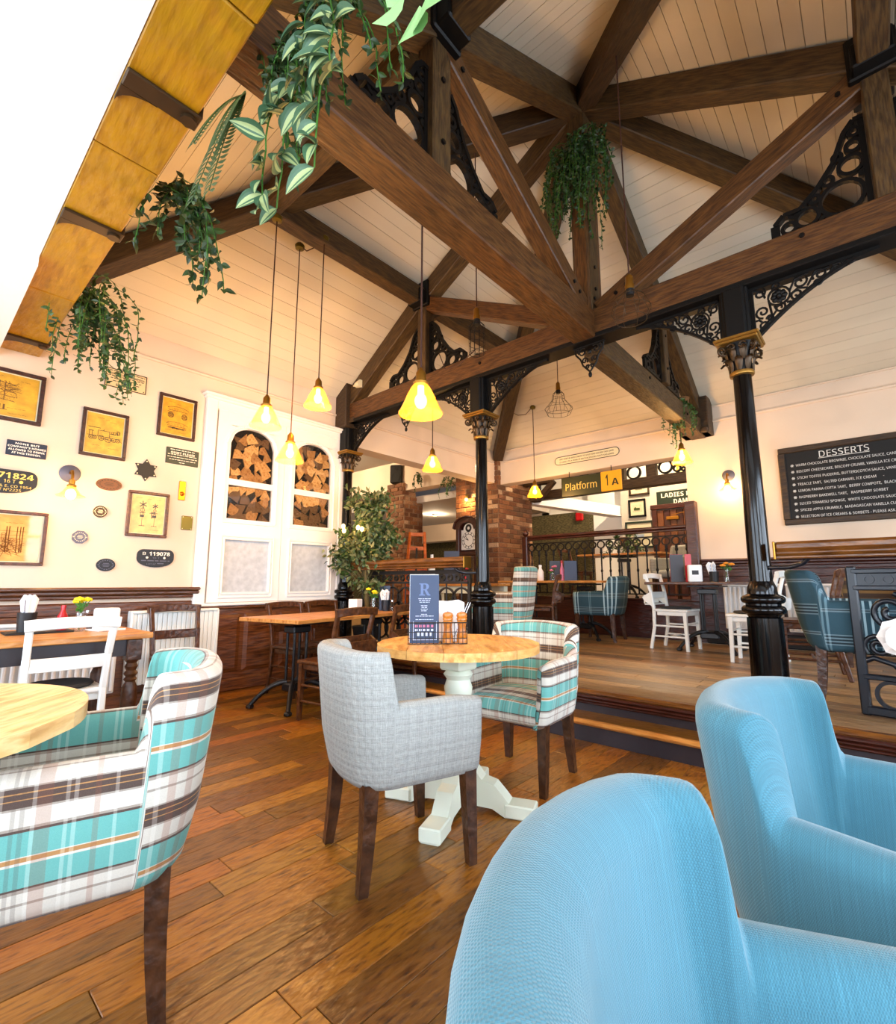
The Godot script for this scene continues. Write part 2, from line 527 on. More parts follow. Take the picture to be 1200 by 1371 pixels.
	var vb := [[0.06, 0], [0.08, 1], [0.11, 0], [0.13, 1], [0.16, 0], [0.19, 2], [0.23, 0], [0.26, 2], [0.36, 0], [0.38, 1], [0.40, 0], [0.42, 1], [0.46, 0], [0.48, 3], [0.50, 0], [0.52, 3], [0.55, 0], [0.57, 1], [0.64, 2], [0.70, 0], [0.72, 1], [0.74, 0], [0.76, 1], [0.84, 0], [0.87, 2], [0.94, 0], [0.96, 1], [1.01, 0]]
	var plaid_f := func(x: int, y: int) -> Color:
		var c := stripe(hb, y / 512.0)
		var k: int = 0
		for b in vb:
			if x / 512.0 < b[0]:
				k = b[1]
				break
		if k == 1: c = c.lerp(Color(0.93, 0.92, 0.88), 0.3)
		elif k == 2: c = c.lerp(Color(0.55, 0.30, 0.22), 0.22)
		elif k == 3: c = c.lerp(Color(0.30, 0.25, 0.22), 0.2)
		var w := 0.05 * sin((x + y) * 2.1) + 0.03 * rng.randf_range(-1, 1)
		return Color(c.r + w, c.g + w, c.b + w)
	var cloth_bump := weave_normal(128, 128, func(x: int, y: int) -> float: return 0.5 + 0.25 * sin(x * TAU / 8.0) * signf(sin(y * TAU / 16.0)) + 0.2 * sin(y * TAU / 8.0), 2.0)
	var pl := mat("plaid", Color(1, 1, 1), 0.85, 0.0, pixel_image(512, 512, plaid_f), Vector3(2.6, 3.51, 1), false)
	pl.rim_enabled = true
	pl.rim = 0.3
	var bl_f := func(x: int, y: int) -> Color:
		var u := x / 256.0; var w := y / 256.0
		var c := Color(0.14, 0.27, 0.32)
		var hs := 0.0
		for q in [0.10, 0.16, 0.22, 0.28, 0.62, 0.66]:
			if absf(w - q) < 0.012: hs = 0.55
		var dark := 0.0
		for q in [0.13, 0.19, 0.25, 0.64]:
			if absf(w - q) < 0.012: dark = 0.6
		c = c.lerp(Color(0.055, 0.085, 0.10), dark)
		c = c.lerp(Color(0.60, 0.66, 0.68), hs)
		var vs := 0.0
		for q in [0.12, 0.20, 0.28, 0.36]:
			if absf(u - q) < 0.014: vs = 0.62
		for q in [0.7, 0.74]:
			if absf(u - q) < 0.01: vs = 0.3
		c = c.lerp(Color(0.74, 0.85, 0.88), minf(1.0, vs * 1.3))
		return c.lightened(0.03 * rng.randf())
	mat("plaid_blue", Color(1, 1, 1), 0.85, 0.0, pixel_image(256, 256, bl_f), Vector3(2.2, 3.0, 1), false).uv1_offset = Vector3(0.27, 0, 0)
	var streak := PackedFloat32Array()
	for k in 512: streak.append(rng.randf_range(-1, 1))
	var nz := FastNoiseLite.new()
	nz.seed = 4
	nz.frequency = 0.03
	var blue_f := func(x: int, y: int) -> Color:
		var st := 0.06 * streak[x] * (0.4 + maxf(0.0, nz.get_noise_2d(x * 1.7, y * 0.22)))
		var k := 0.92 + 0.06 * sin(x * TAU / 8.0 + (PI if (y / 8) % 2 else 0.0)) + st * 2.0 + rng.randf_range(-0.03, 0.03)
		return Color(0.27 * k, 0.50 * k, 0.57 * k)
	var bw512 := weave_normal(512, 512, func(x: int, y: int) -> float:
		var ph := TAU * (x / 8.0 + (0.5 if int(y / 8) % 2 else 0.0))
		return clampf(0.5 + 0.28 * sin(ph) + 0.22 * sin(y * TAU / 8.0), 0.0, 1.0), 3.0)
	var bf := mat("blue_fabric", Color(1, 1, 1), 0.9, 0.0, pixel_image(512, 512, blue_f), Vector3(5, 5, 1), false)
	bf.normal_enabled = true
	bf.normal_texture = bw512
	bf.normal_scale = 0.4
	bf.rim_enabled = true
	bf.rim = 0.6
	bf.rim_tint = 0.6
	var lin_x := PackedFloat32Array(); var lin_y := PackedFloat32Array()
	for k in 512:
		lin_x.append(rng.randf_range(-1, 1)); lin_y.append(rng.randf_range(-1, 1))
	var lin_f := func(x: int, y: int) -> Color:
		var k := 0.63 + 0.075 * lin_x[x] * (0.5 + 0.5 * sin(y * 0.11 + lin_x[x] * 9)) + 0.075 * lin_y[y] * (0.5 + 0.5 * sin(x * 0.09 + lin_y[y] * 9)) + rng.randf_range(-0.06, 0.06)
		return Color(k * 0.99, k * 1.0, k * 0.97)
	var lf2 := mat("linen", Color(1, 1, 1), 0.9, 0.0, pixel_image(512, 512, lin_f), Vector3(2.6, 2.6, 1), false)
	lf2.normal_enabled = true
	lf2.normal_texture = cloth_bump
	lf2.normal_scale = 0.3
	var br_f := func(x: int, y: int) -> Color:
		var k := (y / 8) % 3
		return [Color(0.30, 0.20, 0.08), Color(0.42, 0.30, 0.13), Color(0.20, 0.12, 0.05)][k]
	mat("plaid_brown", Color(1, 1, 1), 0.85, 0.0, pixel_image(48, 48, br_f), Vector3(4, 4, 1), false)

# ---------------------------------------------------------------- the place
const CX := -1.665      # truss crossing
const CZ := -3.7
const WX := -5.07       # left wall
const BZ := -7.1        # back wall
const PY := 0.31        # raised floor

func _ready() -> void:
	var cam := Camera3D.new()
	cam.name = "camera"
	add_child(cam)
	cam.position = Vector3(0, 1.08, 0)
	cam.rotation_degrees = Vector3(8.3, 41.4, 0)
	cam.fov = rad_to_deg(2.0 * atan(685.5 / 650.0))
	cam.near = 0.03
	var env := Environment.new()
	env.background_mode = Environment.BG_SKY
	var sm := ProceduralSkyMaterial.new()
	sm.sky_top_color = Color(0.62, 0.74, 0.95)
	sm.sky_horizon_color = Color(0.93, 0.95, 1.0)
	sm.ground_bottom_color = Color(0.55, 0.53, 0.5)
	sm.ground_horizon_color = Color(0.75, 0.75, 0.75)
	sm.sky_energy_multiplier = 2.2
	sm.ground_energy_multiplier = 1.6
	var sky := Sky.new()
	sky.sky_material = sm
	env.sky = sky
	env.tonemap_mode = Environment.TONE_MAPPER_LINEAR
	env.tonemap_exposure = 0.43
	env.sdfgi_enabled = true
	env.ssao_enabled = true
	env.ssil_enabled = true
	var we := WorldEnvironment.new()
	we.name = "world"
	we.environment = env
	add_child(we)
	# area lights outside the unseen windows behind and right of the camera
	window_light("unseen_daylight", Vector3(3.34, 1.65, 0.1), Vector3(-1, -0.05, 0), Vector2(2.5, 1.8), 15.0)
	window_light("unseen_daylight", Vector3(3.34, 1.65, -3.68), Vector3(-1, -0.05, 0), Vector2(3.85, 1.8), 10.0)
	window_light("unseen_daylight", Vector3(-3.2, 1.55, 1.84), Vector3(0, -0.05, -1), Vector2(2.8, 1.8), 9.0)
	window_light("unseen_daylight", Vector3(0.6, 1.55, 1.84), Vector3(0, -0.05, -1), Vector2(2.8, 1.8), 9.0)
	make_materials()
	build_shell()
	build_ceiling()
	build_truss()
	build_columns()
	build_back_rooms()
	build_furniture()
	build_walls_decor()
	build_lamps()
	build_plants()
	build_small()

func window_light(called: String, at: Vector3, towards: Vector3, size: Vector2, energy: float) -> void:
	var l := AreaLight3D.new()
	l.name = numbered(called)
	add_child(l)
	l.look_at_from_position(at, at + towards)
	l.area_size = size
	l.area_normalize_energy = false
	l.light_energy = energy
	l.light_color = Color(0.87, 0.935, 1.0)
	l.shadow_enabled = true
	l.set("area_range", 30.0)

func ceil_y(d: float) -> float:
	if d > 1.93: return 3.45 + (3.4 - d) * (1.0 / 1.47)
	return 4.45 + (1.93 - d) * (1.05 / 1.93)

func build_shell() -> void:
	var m := MB.new()
	# floor: a slab, planks laid on it
	var fl := struct_node("floor")
	m.span(Vector3(-5.2, -0.2, -3.6), Vector3(3.3, -0.022, 1.8))
	obj("slab", m.done(), M.gap, fl)
	rng.seed = 21
	var lens := [0.45, 0.62, 0.8, 0.95, 1.15, 1.4]
	var shapes := []
	for L in lens:
		m = MB.new()
		m.cbox(Vector3.ZERO, Vector3(L - 0.0025, 0.022, 0.1235), 0.002)
		shapes.append(m.done())
	var row := 0
	var x := WX + 0.0625
	while x < 0.5:
		var z := 0.25 - rng.randf() * 0.7 if x > -2.8 else 0.5 - rng.randf() * 0.7
		while z > -3.36:
			var k := rng.randi() % 6
			if x < -3.2: k = 3 + rng.randi() % 3
			var L: float = lens[k]
			var p := obj("plank", shapes[k], M["floor%d" % (rng.randi() % 10)], fl)
			p.position = Vector3(x, -0.011 + rng.randf_range(-0.0006, 0.0006), z - L / 2)
			p.rotation.y = PI / 2
			z -= L
		x += 0.125
		row += 1
	# planks of the part of the floor that is out of view
	m = MB.new()
	for k in 21:
		m.cbox(Vector3(0.5625 + 0.125 * k, -0.011, -1.0), Vector3(0.1235, 0.022, 5.0), 0.002)
	for k in 45:
		m.cbox(Vector3(WX + 0.0625 + 0.125 * k, -0.0112, 0.98), Vector3(0.1235, 0.022, 0.98), 0.002)
	obj("far_planks", m.done(), M.floor3, fl).set_meta("kind", "stuff")
	# raised floor
	var rf := struct_node("floor")
	m = MB.new()
	m.span(Vector3(-10.2, -0.2, -12.2), Vector3(3.3, PY - 0.022, -3.5))
	obj("slab", m.done(), M.gap, rf)
	var dl := [1.3, 1.8, 2.3]
	var ds := []
	for L in dl:
		m = MB.new()
		m.cbox(Vector3.ZERO, Vector3(L - 0.003, 0.022, 0.1085), 0.002)
		ds.append(m.done())
	for r in 32:
		var zz := -3.55 - r * 0.11
		var xx := WX - rng.randf() * 0.5
		while xx < 1.4:
			var k := rng.randi() % 3
			var p := obj("plank", ds[k], M["deck%d" % (rng.randi() % 6)], rf)
			p.position = Vector3(xx + dl[k] / 2, PY - 0.011, zz)
			xx += dl[k]
	m = MB.new()
	m.box(Vector3(-1.0, PY + 0.0005 - 0.012, -10.0), Vector3(10, 0.02, 5.6))
	m.box(Vector3(-7.7, PY - 0.012, -8.0), Vector3(4.6, 0.02, 8.6))
	obj("boarding", m.done(), M.deck2, rf)
	# the two steps: moulded nosing of the raised floor, riser, tread and lower step
	var stp := struct_node("trim_1")
	m = MB.new()
	m.bar(Vector3(WX, PY - 0.018, -3.47), Vector3(3.2, PY - 0.018, -3.47), 0.07, 0.036, 0.012)
	obj("nosing", m.done(), M.oak_rail, stp)
	m = MB.new()
	m.bar(Vector3(WX, PY - 0.048, -3.468), Vector3(3.2, PY - 0.048, -3.468), 0.06, 0.026, 0.008)
	m.bar(Vector3(WX, PY - 0.074, -3.474), Vector3(3.2, PY - 0.074, -3.474), 0.05, 0.024, 0.008)
	m.bar(Vector3(WX, PY - 0.096, -3.48), Vector3(3.2, PY - 0.096, -3.48), 0.04, 0.02, 0.006)
	obj("moulding", m.done(), M.red_wood, stp)
	m = MB.new()
	m.span(Vector3(WX, 0.13, -3.5), Vector3(3.2, PY - 0.08, -3.486))
	obj("riser", m.done(), M.purple_grey, stp)
	m = MB.new()
	m.span(Vector3(WX, 0.128, -3.52), Vector3(3.2, 0.148, -3.27))
	obj("tread", m.done(), M.floor2, stp)
	m = MB.new()
	m.bar(Vector3(WX, 0.134, -3.255), Vector3(3.2, 0.134, -3.255), 0.06, 0.034, 0.014)
	obj("step_nosing", m.done(), M.farm_pine, stp)
	m = MB.new()
	m.span(Vector3(WX, 0.0, -3.34), Vector3(3.2, 0.122, -3.285))
	obj("step_riser", m.done(), M.purple_grey, stp)

	# left wall, as far as the first column
	m = MB.new()
	m.span(Vector3(-5.3, 0, -3.82), Vector3(WX, 3.5, 1.8))
	struct("wall_left", m.done(), M.plaster)
	# header over the opening on the left, beyond the first column
	m = MB.new()
	m.span(Vector3(-5.32, 2.87, -7.1), Vector3(WX, 3.5, -3.8))
	m.span(Vector3(-5.32, 3.5, -7.34), Vector3(-5.24, 3.76, -3.6))
	struct("wall_left", m.done(), M.plaster)
	# back wall: right of the opening, and the header above it
	m = MB.new()
	m.span(Vector3(-1.87, 0, -7.34), Vector3(3.3, 3.5, BZ))
	struct("wall_back", m.done(), M.back_plaster)
	m = MB.new()
	m.span(Vector3(-4.99, 2.84, -7.34), Vector3(-1.87, 3.5, BZ))
	m.span(Vector3(-5.32, 3.2, -7.34), Vector3(-4.99, 3.6, -7.1))
	struct("wall_back", m.done(), M.back_plaster)
	# picture moulding round the eaves
	m = MB.new()
	m.bar(Vector3(-4.9, 3.235, BZ + 0.02), Vector3(3.0, 3.235, BZ + 0.02), 0.04, 0.035, 0.012)
	m.bar(Vector3(-4.9, 3.44, BZ + 0.015), Vector3(3.0, 3.44, BZ + 0.015), 0.03, 0.02, 0.006)
	struct("trim_2", m.done(), M.back_plaster)
	m = MB.new()
	m.bar(Vector3(WX + 0.015, 3.215, -7.0), Vector3(WX + 0.015, 3.215, -0.3), 0.03, 0.03, 0.01)
	struct("trim_3", m.done(), M.plaster)
	# rest of the shell: front and right walls with unseen windows, low ceilings round the pyramid
	right_and_front_walls()
	m = MB.new()
	m.span(Vector3(-5.3, 2.932, -0.358), Vector3(3.3, 3.2, 1.8))
	struct("ceiling_front", m.done(), M.white_ceiling)
	m = MB.new()
	m.span(Vector3(1.735, 3.2, -7.3), Vector3(3.3, 3.5, -0.36))
	struct("ceiling_right", m.done(), M.white_ceiling)
	m = MB.new()
	m.span(Vector3(WX, 2.86, -0.355), Vector3(-3.42, 2.98, 1.7))
	struct("trim_4", m.done(), M.white_ceiling)
	m = MB.new()
	m.span(Vector3(WX, 3.2, -0.34), Vector3(3.3, 3.9, -0.2))
	struct("wall_front", m.done(), M.plaster)

	# wainscot of the left wall: raised panels under the cupboard, chair rail by the pictures
	var wl := struct_node("trim_5")
	m = MB.new()
	m.span(Vector3(WX, 0, -3.72), Vector3(WX + 0.02, 0.85, -0.1))
	obj("backing", m.done(), M.panel_wood, wl)
	m = MB.new()
	m.bar(Vector3(WX + 0.03, 0.835, -2.05), Vector3(WX + 0.03, 0.835, -3.72), 0.04, 0.04, 0.012)
	obj("capping", m.done(), M.panel_wood, wl)
	m = MB.new()
	m.bar(Vector3(WX + 0.03, 0.06, -0.1), Vector3(WX + 0.03, 0.06, -3.72), 0.03, 0.12, 0.01)
	obj("skirting", m.done(), M.panel_wood, wl)
	for k in 4:
		m = MB.new()
		var z0 := -2.08 - k * 0.41
		m.hexa([Vector3(WX + 0.02, 0.18, z0), Vector3(WX + 0.02, 0.18, z0 - 0.37), Vector3(WX + 0.02, 0.76, z0 - 0.37), Vector3(WX + 0.02, 0.76, z0),
			Vector3(WX + 0.035, 0.22, z0 - 0.04), Vector3(WX + 0.035, 0.22, z0 - 0.33), Vector3(WX + 0.035, 0.72, z0 - 0.33), Vector3(WX + 0.035, 0.72, z0 - 0.04)])
		obj("panel", m.done(), M.panel_wood, wl)
	var cr := struct_node("trim_6")
	moulded_rail(cr, Vector3(WX, 1.04, 0.6), Vector3(WX, 1.04, -2.0), Vector3(1, 0, 0), M.rail_wood)
	# wainscot of the back wall, on the raised floor
	var wb := struct_node("trim_7")
	m = MB.new()
	m.span(Vector3(-1.87, PY, BZ), Vector3(3.2, 1.3, BZ + 0.02))
	obj("backing", m.done(), M.red_wood, wb)
	moulded_rail(wb, Vector3(-1.75, 1.385, BZ), Vector3(3.2, 1.385, BZ), Vector3(0, 0, 1), M.red_wood)
	m = MB.new()
	m.bar(Vector3(-1.75, PY + 0.08, BZ + 0.03), Vector3(3.2, PY + 0.08, BZ + 0.03), 0.03, 0.16, 0.01)
	obj("skirting", m.done(), M.dark, wb)

func moulded_rail(o: Node3D, a: Vector3, b: Vector3, out: Vector3, material: Material) -> void:
	for p in [[0.0, 0.03, 0.10], [-0.03, 0.035, 0.075], [-0.065, 0.035, 0.05], [-0.13, 0.10, 0.03]]:
		var m := MB.new()
		var off: Vector3 = out * (p[2] * 0.5) + Vector3(0, p[0] - p[1] * 0.5, 0)
		m.bar(a + off, b + off, p[2], p[1], 0.01)
		obj("moulding", m.done(), material, o)

func right_and_front_walls() -> void:
	# unseen windows with glazing bars let light in; the wall runs round them
	var m := MB.new()
	for s in [[-12.2, -5.6], [-1.75, -1.15], [1.35, 1.8]]:
		m.span(Vector3(3.1, 0, s[0]), Vector3(3.3, 3.5, s[1]))
	for s in [[-5.6, -1.75], [-1.15, 1.35]]:
		m.span(Vector3(3.1, 0, s[0]), Vector3(3.3, 0.75, s[1]))
		m.span(Vector3(3.1, 2.55, s[0]), Vector3(3.3, 3.5, s[1]))
	struct("wall_right", m.done(), M.plaster)
	m = MB.new()
	for s in [[-5.3, -4.6], [-1.8, -0.8], [2.0, 3.3]]:
		m.span(Vector3(s[0], 0, 1.6), Vector3(s[1], 3.2, 1.8))
	for s in [[-4.6, -1.8], [-0.8, 2.0]]:
		m.span(Vector3(s[0], 0, 1.6), Vector3(s[1], 0.65, 1.8))
		m.span(Vector3(s[0], 2.45, 1.6), Vector3(s[1], 3.2, 1.8))
	struct("wall_front", m.done(), M.plaster)
	var k := 1
	for s in [[-5.6, -1.75], [-1.15, 1.35]]:
		var w := struct_node("window_%d" % k)
		k += 1
		m = MB.new()
		for q in [0.0, 0.25, 0.5, 0.75, 1.0]:
			var z: float = lerpf(s[0], s[1], q)
			m.bar(Vector3(3.2, 0.75, z), Vector3(3.2, 2.55, z), 0.05, 0.06)
		for y in [0.78, 1.5, 2.05, 2.52]:
			m.bar(Vector3(3.2, y, s[0]), Vector3(3.2, y, s[1]), 0.05, 0.05)
		obj("frame", m.done(), M.white_paint, w)
		m = MB.new()
		m.span(Vector3(3.215, 0.75, s[0]), Vector3(3.222, 2.55, s[1]))
		obj("pane", m.done(), M.glass, w)
	for s in [[-4.6, -1.8], [-0.8, 2.0]]:
		var w := struct_node("window_%d" % k)
		k += 1
		m = MB.new()
		for q in [0.0, 0.25, 0.5, 0.75, 1.0]:
			var x: float = lerpf(s[0], s[1], q)
			m.bar(Vector3(x, 0.65, 1.7), Vector3(x, 2.45, 1.7), 0.05, 0.06)
		for y in [0.68, 1.3, 1.9, 2.42]:
			m.bar(Vector3(s[0], y, 1.7), Vector3(s[1], y, 1.7), 0.05, 0.05)
		obj("frame", m.done(), M.white_paint, w)
		m = MB.new()
		m.span(Vector3(s[0], 0.65, 1.715), Vector3(s[1], 2.45, 1.722))
		obj("pane", m.done(), M.glass, w)

func build_ceiling() -> void:
	# four boarded slopes meeting at the hips; each board a piece of its own, mitred under the hip rafters
	var ce := struct_node("ceiling")
	var step := 0.104
	var d := 3.4
	rng.seed = 5
	while d > 0.03:
		var d2 := maxf(d - step, 0.0)
		var g := 0.0019
		var ya := ceil_y(d - g); var yb := ceil_y(d2 + g)
		var a := d - g; var b := d2 + g
		var m := MB.new()
		var up := Vector3(0, 0.016, 0)
		var p := [Vector3(-a, ya, a), Vector3(a, ya, a), Vector3(b, yb, b), Vector3(-b, yb, b)]
		m.hexa([p[0], p[1], p[2], p[3], p[0] + up, p[1] + up, p[2] + up, p[3] + up])
		var mesh := m.done()
		for q in 4:
			var o := obj("board", mesh, M["board%d" % (rng.randi() % 3)], ce)
			o.position = Vector3(CX, rng.randf_range(-0.0012, 0.0012), CZ)
			o.rotation.y = q * PI / 2
		d = d2
	var m := MB.new()
	var prev := 3.55
	for dd in [1.93, 0.0]:
		for q in 4:
			m.xf = Transform3D(Basis(Vector3.UP, q * PI / 2), Vector3(CX, 0.02, CZ))
			var y0 := ceil_y(minf(prev, 3.55)); var y1 := ceil_y(dd)
			var p := [Vector3(-prev, y0, prev), Vector3(prev, y0, prev), Vector3(dd, y1, dd), Vector3(-dd, y1, dd)]
			var up := Vector3(0, 0.1, 0)
			m.hexa([p[0], p[1], p[2], p[3], p[0] + up, p[1] + up, p[2] + up, p[3] + up])
		prev = dd
	obj("deck", m.done(), M.board_back, ce)

func beam(called: String, label: String, category: String, a: Vector3, b: Vector3, w: float, h: float, material: Material, bolts := [], group := "") -> Node3D:
	var o := Node3D.new()
	o.name = numbered(called)
	add_child(o)
	along(o, a, b)
	tag(o, label, category, group)
	var m := MB.new()
	m.cbox(Vector3.ZERO, Vector3((b - a).length(), h, w), 0.008)
	obj("timber", m.done(), material, o)
	for q in bolts:      # [distance along from the middle, side -1 or 1 (0: underside), offset]
		m = MB.new()
		if q[1] == 0: m.rod(Vector3(q[0], -h * 0.5 - 0.012, q[2]), Vector3(q[0], -h * 0.5 + 0.01, q[2]), 0.016, 6)
		else: m.rod(Vector3(q[0], q[2], q[1] * (w * 0.5 - 0.01)), Vector3(q[0], q[2], q[1] * (w * 0.5 + 0.012)), 0.016, 6)
		obj("bolt", m.done(), M.iron, o)
	return o

func build_truss() -> void:
	var g := "beams of the roof trusses"
	var c := Vector3(CX, 0, CZ)
	# tie beams
	var t1 := beam("tie_beam", "long red-brown tie beam carried on the three black columns", "beam", Vector3(-5.06, 3.23, CZ), Vector3(1.73, 3.23, CZ), 0.17, 0.22, M.oak_red, [[1.5, 1, 0.05], [-1.1, 1, 0.0], [2.0, 1, -0.03]])
	var m := MB.new()
	m.cbox(Vector3(0, -0.13, 0), Vector3(6.5, 0.04, 0.19), 0.006)
	obj("iron_plate", m.done(), M.iron, t1)
	beam("tie_beam", "heavy weathered tie beam crossing overhead from the golden beam to the middle joint", "beam", Vector3(CX, 3.2, -0.62), Vector3(CX, 3.2, CZ + 0.085), 0.2, 0.23, M.oak_red, [[0.9, -1, 0.0], [-0.6, -1, 0.03], [0.2, -1, 0.04]])
	beam("tie_beam", "brown tie beam running from the middle joint back to the far wall, plant at its end", "beam", Vector3(CX, 3.12, CZ - 0.085), Vector3(CX, 3.12, BZ + 0.06), 0.18, 0.22, M.oak, [[0.8, 1, 0.0], [-0.5, 1, 0.04]])
	# king post
	var kp := beam("king_post", "tall king post under the apex, hung with ivy", "post", Vector3(CX, 3.3, CZ), Vector3(CX, 5.42, CZ), 0.16, 0.16, M.oak, [[-0.6, 1, 0.0], [-0.8, 1, 0.0], [-0.9, 1, 0.03]])
	m = MB.new()
	m.cbox(Vector3(-0.2, 0.11, 0.02), Vector3(1.7, 0.055, 0.11), 0.006)
	m.cbox(Vector3(-0.2, -0.11, 0.02), Vector3(1.7, 0.055, 0.11), 0.006)
	obj("side_plank", m.done(), M.oak_red, kp)
	var names4 := ["far left", "near", "near right", "far"]
	var dirs := [Vector3(-1, 0, 0), Vector3(0, 0, 1), Vector3(1, 0, 0), Vector3(0, 0, -1)]
	var where := ["above the second pendant by the cupboard side of the long tie beam", "over the camera beside the hanging leaves", "at the right edge of the picture above the right column", "above the far tie beam by the back wall"]
	var stems := ["left of the middle column", "nearest overhead on the crossing beam", "at the picture's right edge", "near the back wall"]
	for k in 4:
		var u: Vector3 = dirs[k]
		var q := c + u * 1.93
		beam("principal_rafter", "upper rafter from the apex to the short post " + stems[k], "beam", c + u * 0.06 + Vector3(0, 5.36, 0), q + Vector3(0, 4.31, 0), 0.16, 0.2, M.oak)
		beam("principal_rafter", "lower rafter falling to the eaves from the post " + stems[k], "beam", q + Vector3(0, 4.31, 0), c + u * 3.32 + Vector3(0, 3.36, 0), 0.16, 0.2, M.oak)
		beam("strut", "slanting strut from the middle joint to the post " + stems[k], "strut", c + u * 0.12 + Vector3(0, 3.33, 0), q - u * 0.06 + Vector3(0, 4.2, 0), 0.13, 0.16, M.oak_red, [[-0.8, 1 if k != 1 else -1, 0.0], [-0.7, 1 if k != 1 else -1, 0.0], [0.85, 1 if k != 1 else -1, 0.0]])
		beam("queen_post", "short upright roof post " + stems[k], "post", q + Vector3(0, 3.33, 0), q + Vector3(0, 4.3, 0), 0.13, 0.15, M.oak, [[-0.3, 1, 0.0], [0.1, 1, 0.0], [0.38, 1, 0.0]])
		m = MB.new()
		m.cbox(Vector3(0, 0, 0), Vector3(0.24, 0.3, 0.22), 0.01)
		m.cbox(Vector3(0, -0.06, 0), Vector3(0.2, 0.16, 0.4), 0.01)
		var sh := single("iron_shoe", m.done(), M.iron, "black iron joint box on the roof post " + stems[k], "joint box", q + Vector3(0, 4.3, 0), atan2(-u.z, u.x))
	# hips and purlins
	var corners := [Vector3(-1, 0, 1), Vector3(1, 0, 1), Vector3(1, 0, -1), Vector3(-1, 0, -1)]
	var cn := ["towards the picture wall by the golden beam", "up and out of the top of the picture", "out over the right column", "down to the brick pillar"]
	for k in 4:
		var u: Vector3 = corners[k]
		var j := c + u * 1.93
		beam("hip_rafter", "upper hip rafter running from the apex " + cn[k], "beam", c + u * 0.08 + Vector3(0, 5.34, 0), j + Vector3(0, 4.28, 0), 0.17, 0.2, M.oak_dark if k != 2 else M.oak)
		beam("hip_rafter", "lower hip rafter running " + cn[k], "beam", j + Vector3(0, 4.28, 0), c + u * 3.33 + Vector3(0, 3.34, 0), 0.17, 0.2, M.oak_dark if k != 2 else M.oak)
	var pn := [["purlin from the near post back to the picture-wall corner", "purlin from the near post off to the top right"], ["purlin at the top right running up out of the picture", "purlin at the right edge running back"], ["purlin on the far slope right of the far post", "purlin on the far slope left of the far post"], ["purlin behind the cage lamp running to the brick-pillar corner", "purlin from the left post towards the picture wall"]]
	for k in 4:
		var a: Vector3 = c + corners[k] * 1.93 + Vector3(0, 4.26, 0)
		var b: Vector3 = c + corners[(k + 1) % 4] * 1.93 + Vector3(0, 4.26, 0)
		var mid := (a + b) * 0.5
		var dd := (b - a).normalized()
		beam("purlin", pn[k][0], "beam", a, mid - dd * 0.09, 0.15, 0.19, M.oak)
		beam("purlin", pn[k][1], "beam", mid + dd * 0.09, b, 0.15, 0.19, M.oak)
	# pads where the trusses meet the walls
	m = MB.new()
	m.cbox(Vector3(0, 0.29, 0), Vector3(0.22, 0.58, 0.3), 0.01)
	m.cbox(Vector3(0.06, 0.08, 0), Vector3(0.3, 0.06, 0.2), 0.01)
	single("wall_pad", m.done(), M.oak_dark, "dark timber block on the picture wall carrying the end of the long tie beam", "timber block", Vector3(-4.96, 3.03, CZ))
	m = MB.new()
	m.cbox(Vector3(0, 0.25, 0), Vector3(0.36, 0.5, 0.26), 0.01)
	m.cbox(Vector3(0, 0.03, 0.04), Vector3(0.34, 0.06, 0.3), 0.01)
	single("wall_pad", m.done(), M.oak_dark, "dark timber block on the back wall under the far tie beam", "timber block", Vector3(CX, 3.03, BZ + 0.14))
	# ring brackets of cast iron either side of each post
	m = ring_bracket(0.5, 0.62)
	var rb := m.done()
	var labels := [["right of the post by the big pendant lamp", "left of the post by the big pendant lamp"], ["on the near side of the crossing beam's post", "on the far side of the crossing beam's post"], ["on the right of the right-hand post", "on the left of the right-hand post"], ["behind the far tie beam's post", "in front of the far tie beam's post"]]
	for k in 4:
		var u: Vector3 = dirs[k]
		for s in 2:
			var w: Vector3 = u if s == 0 else -u
			# the far-left post's outer bracket points to the wall, so its label is swapped
			var lab: String = labels[k][1 - s] if k == 0 else labels[k][s]
			single("ring_bracket", rb, M.iron, "black cast-iron bracket of graded rings " + lab, "bracket", c + u * 1.93 + w * 0.07 + Vector3(0, 3.34, 0), atan2(-w.z, w.x), "ring brackets on the tie beams")
	# golden beam close overhead with its iron straps
	var gb := thing("golden_beam", "wide golden varnished beam close overhead at the upper left", "beam", Vector3(-1.7, 3.09, -0.485))
	m = MB.new()
	for s in [[-3.36, -2.15], [-2.144, -0.62], [-0.614, 0.3], [0.306, 2.0], [2.006, 4.9]]:
		m.cbox(Vector3((s[0] + s[1]) / 2, 0, 0), Vector3(s[1] - s[0], 0.32, 0.25), 0.006)
	obj("timber", m.done(), M.golden, gb)
	for x in [-3.05, -1.2, -0.2, 1.6]:
		m = MB.new()
		m.cbox(Vector3(x, -0.168, -0.005), Vector3(0.085, 0.016, 0.256), 0.005)
		m.cbox(Vector3(x, -0.02, -0.132), Vector3(0.085, 0.31, 0.014), 0.004)
		m.rod(Vector3(x, -0.19, -0.1), Vector3(x, -0.16, -0.1), 0.03, 8)
		var fl := PackedVector2Array([Vector2(x - 0.04, 0.0)])
		for q in 7:
			var an := q * PI / 12
			fl.append(Vector2(x - 0.04 - 0.09 * (1 - cos(an)), 0.0 - 0.122 * sin(an)))
		fl.append(Vector2(x - 0.04, -0.122))
		m.xf = Transform3D(Basis(Vector3.RIGHT, -PI / 2), Vector3(0, -0.168, 0))
		m.prism(fl, -0.008, 0.008)
		m.xf = Transform3D()
		obj("iron_strap", m.done(), M.bronze, gb)

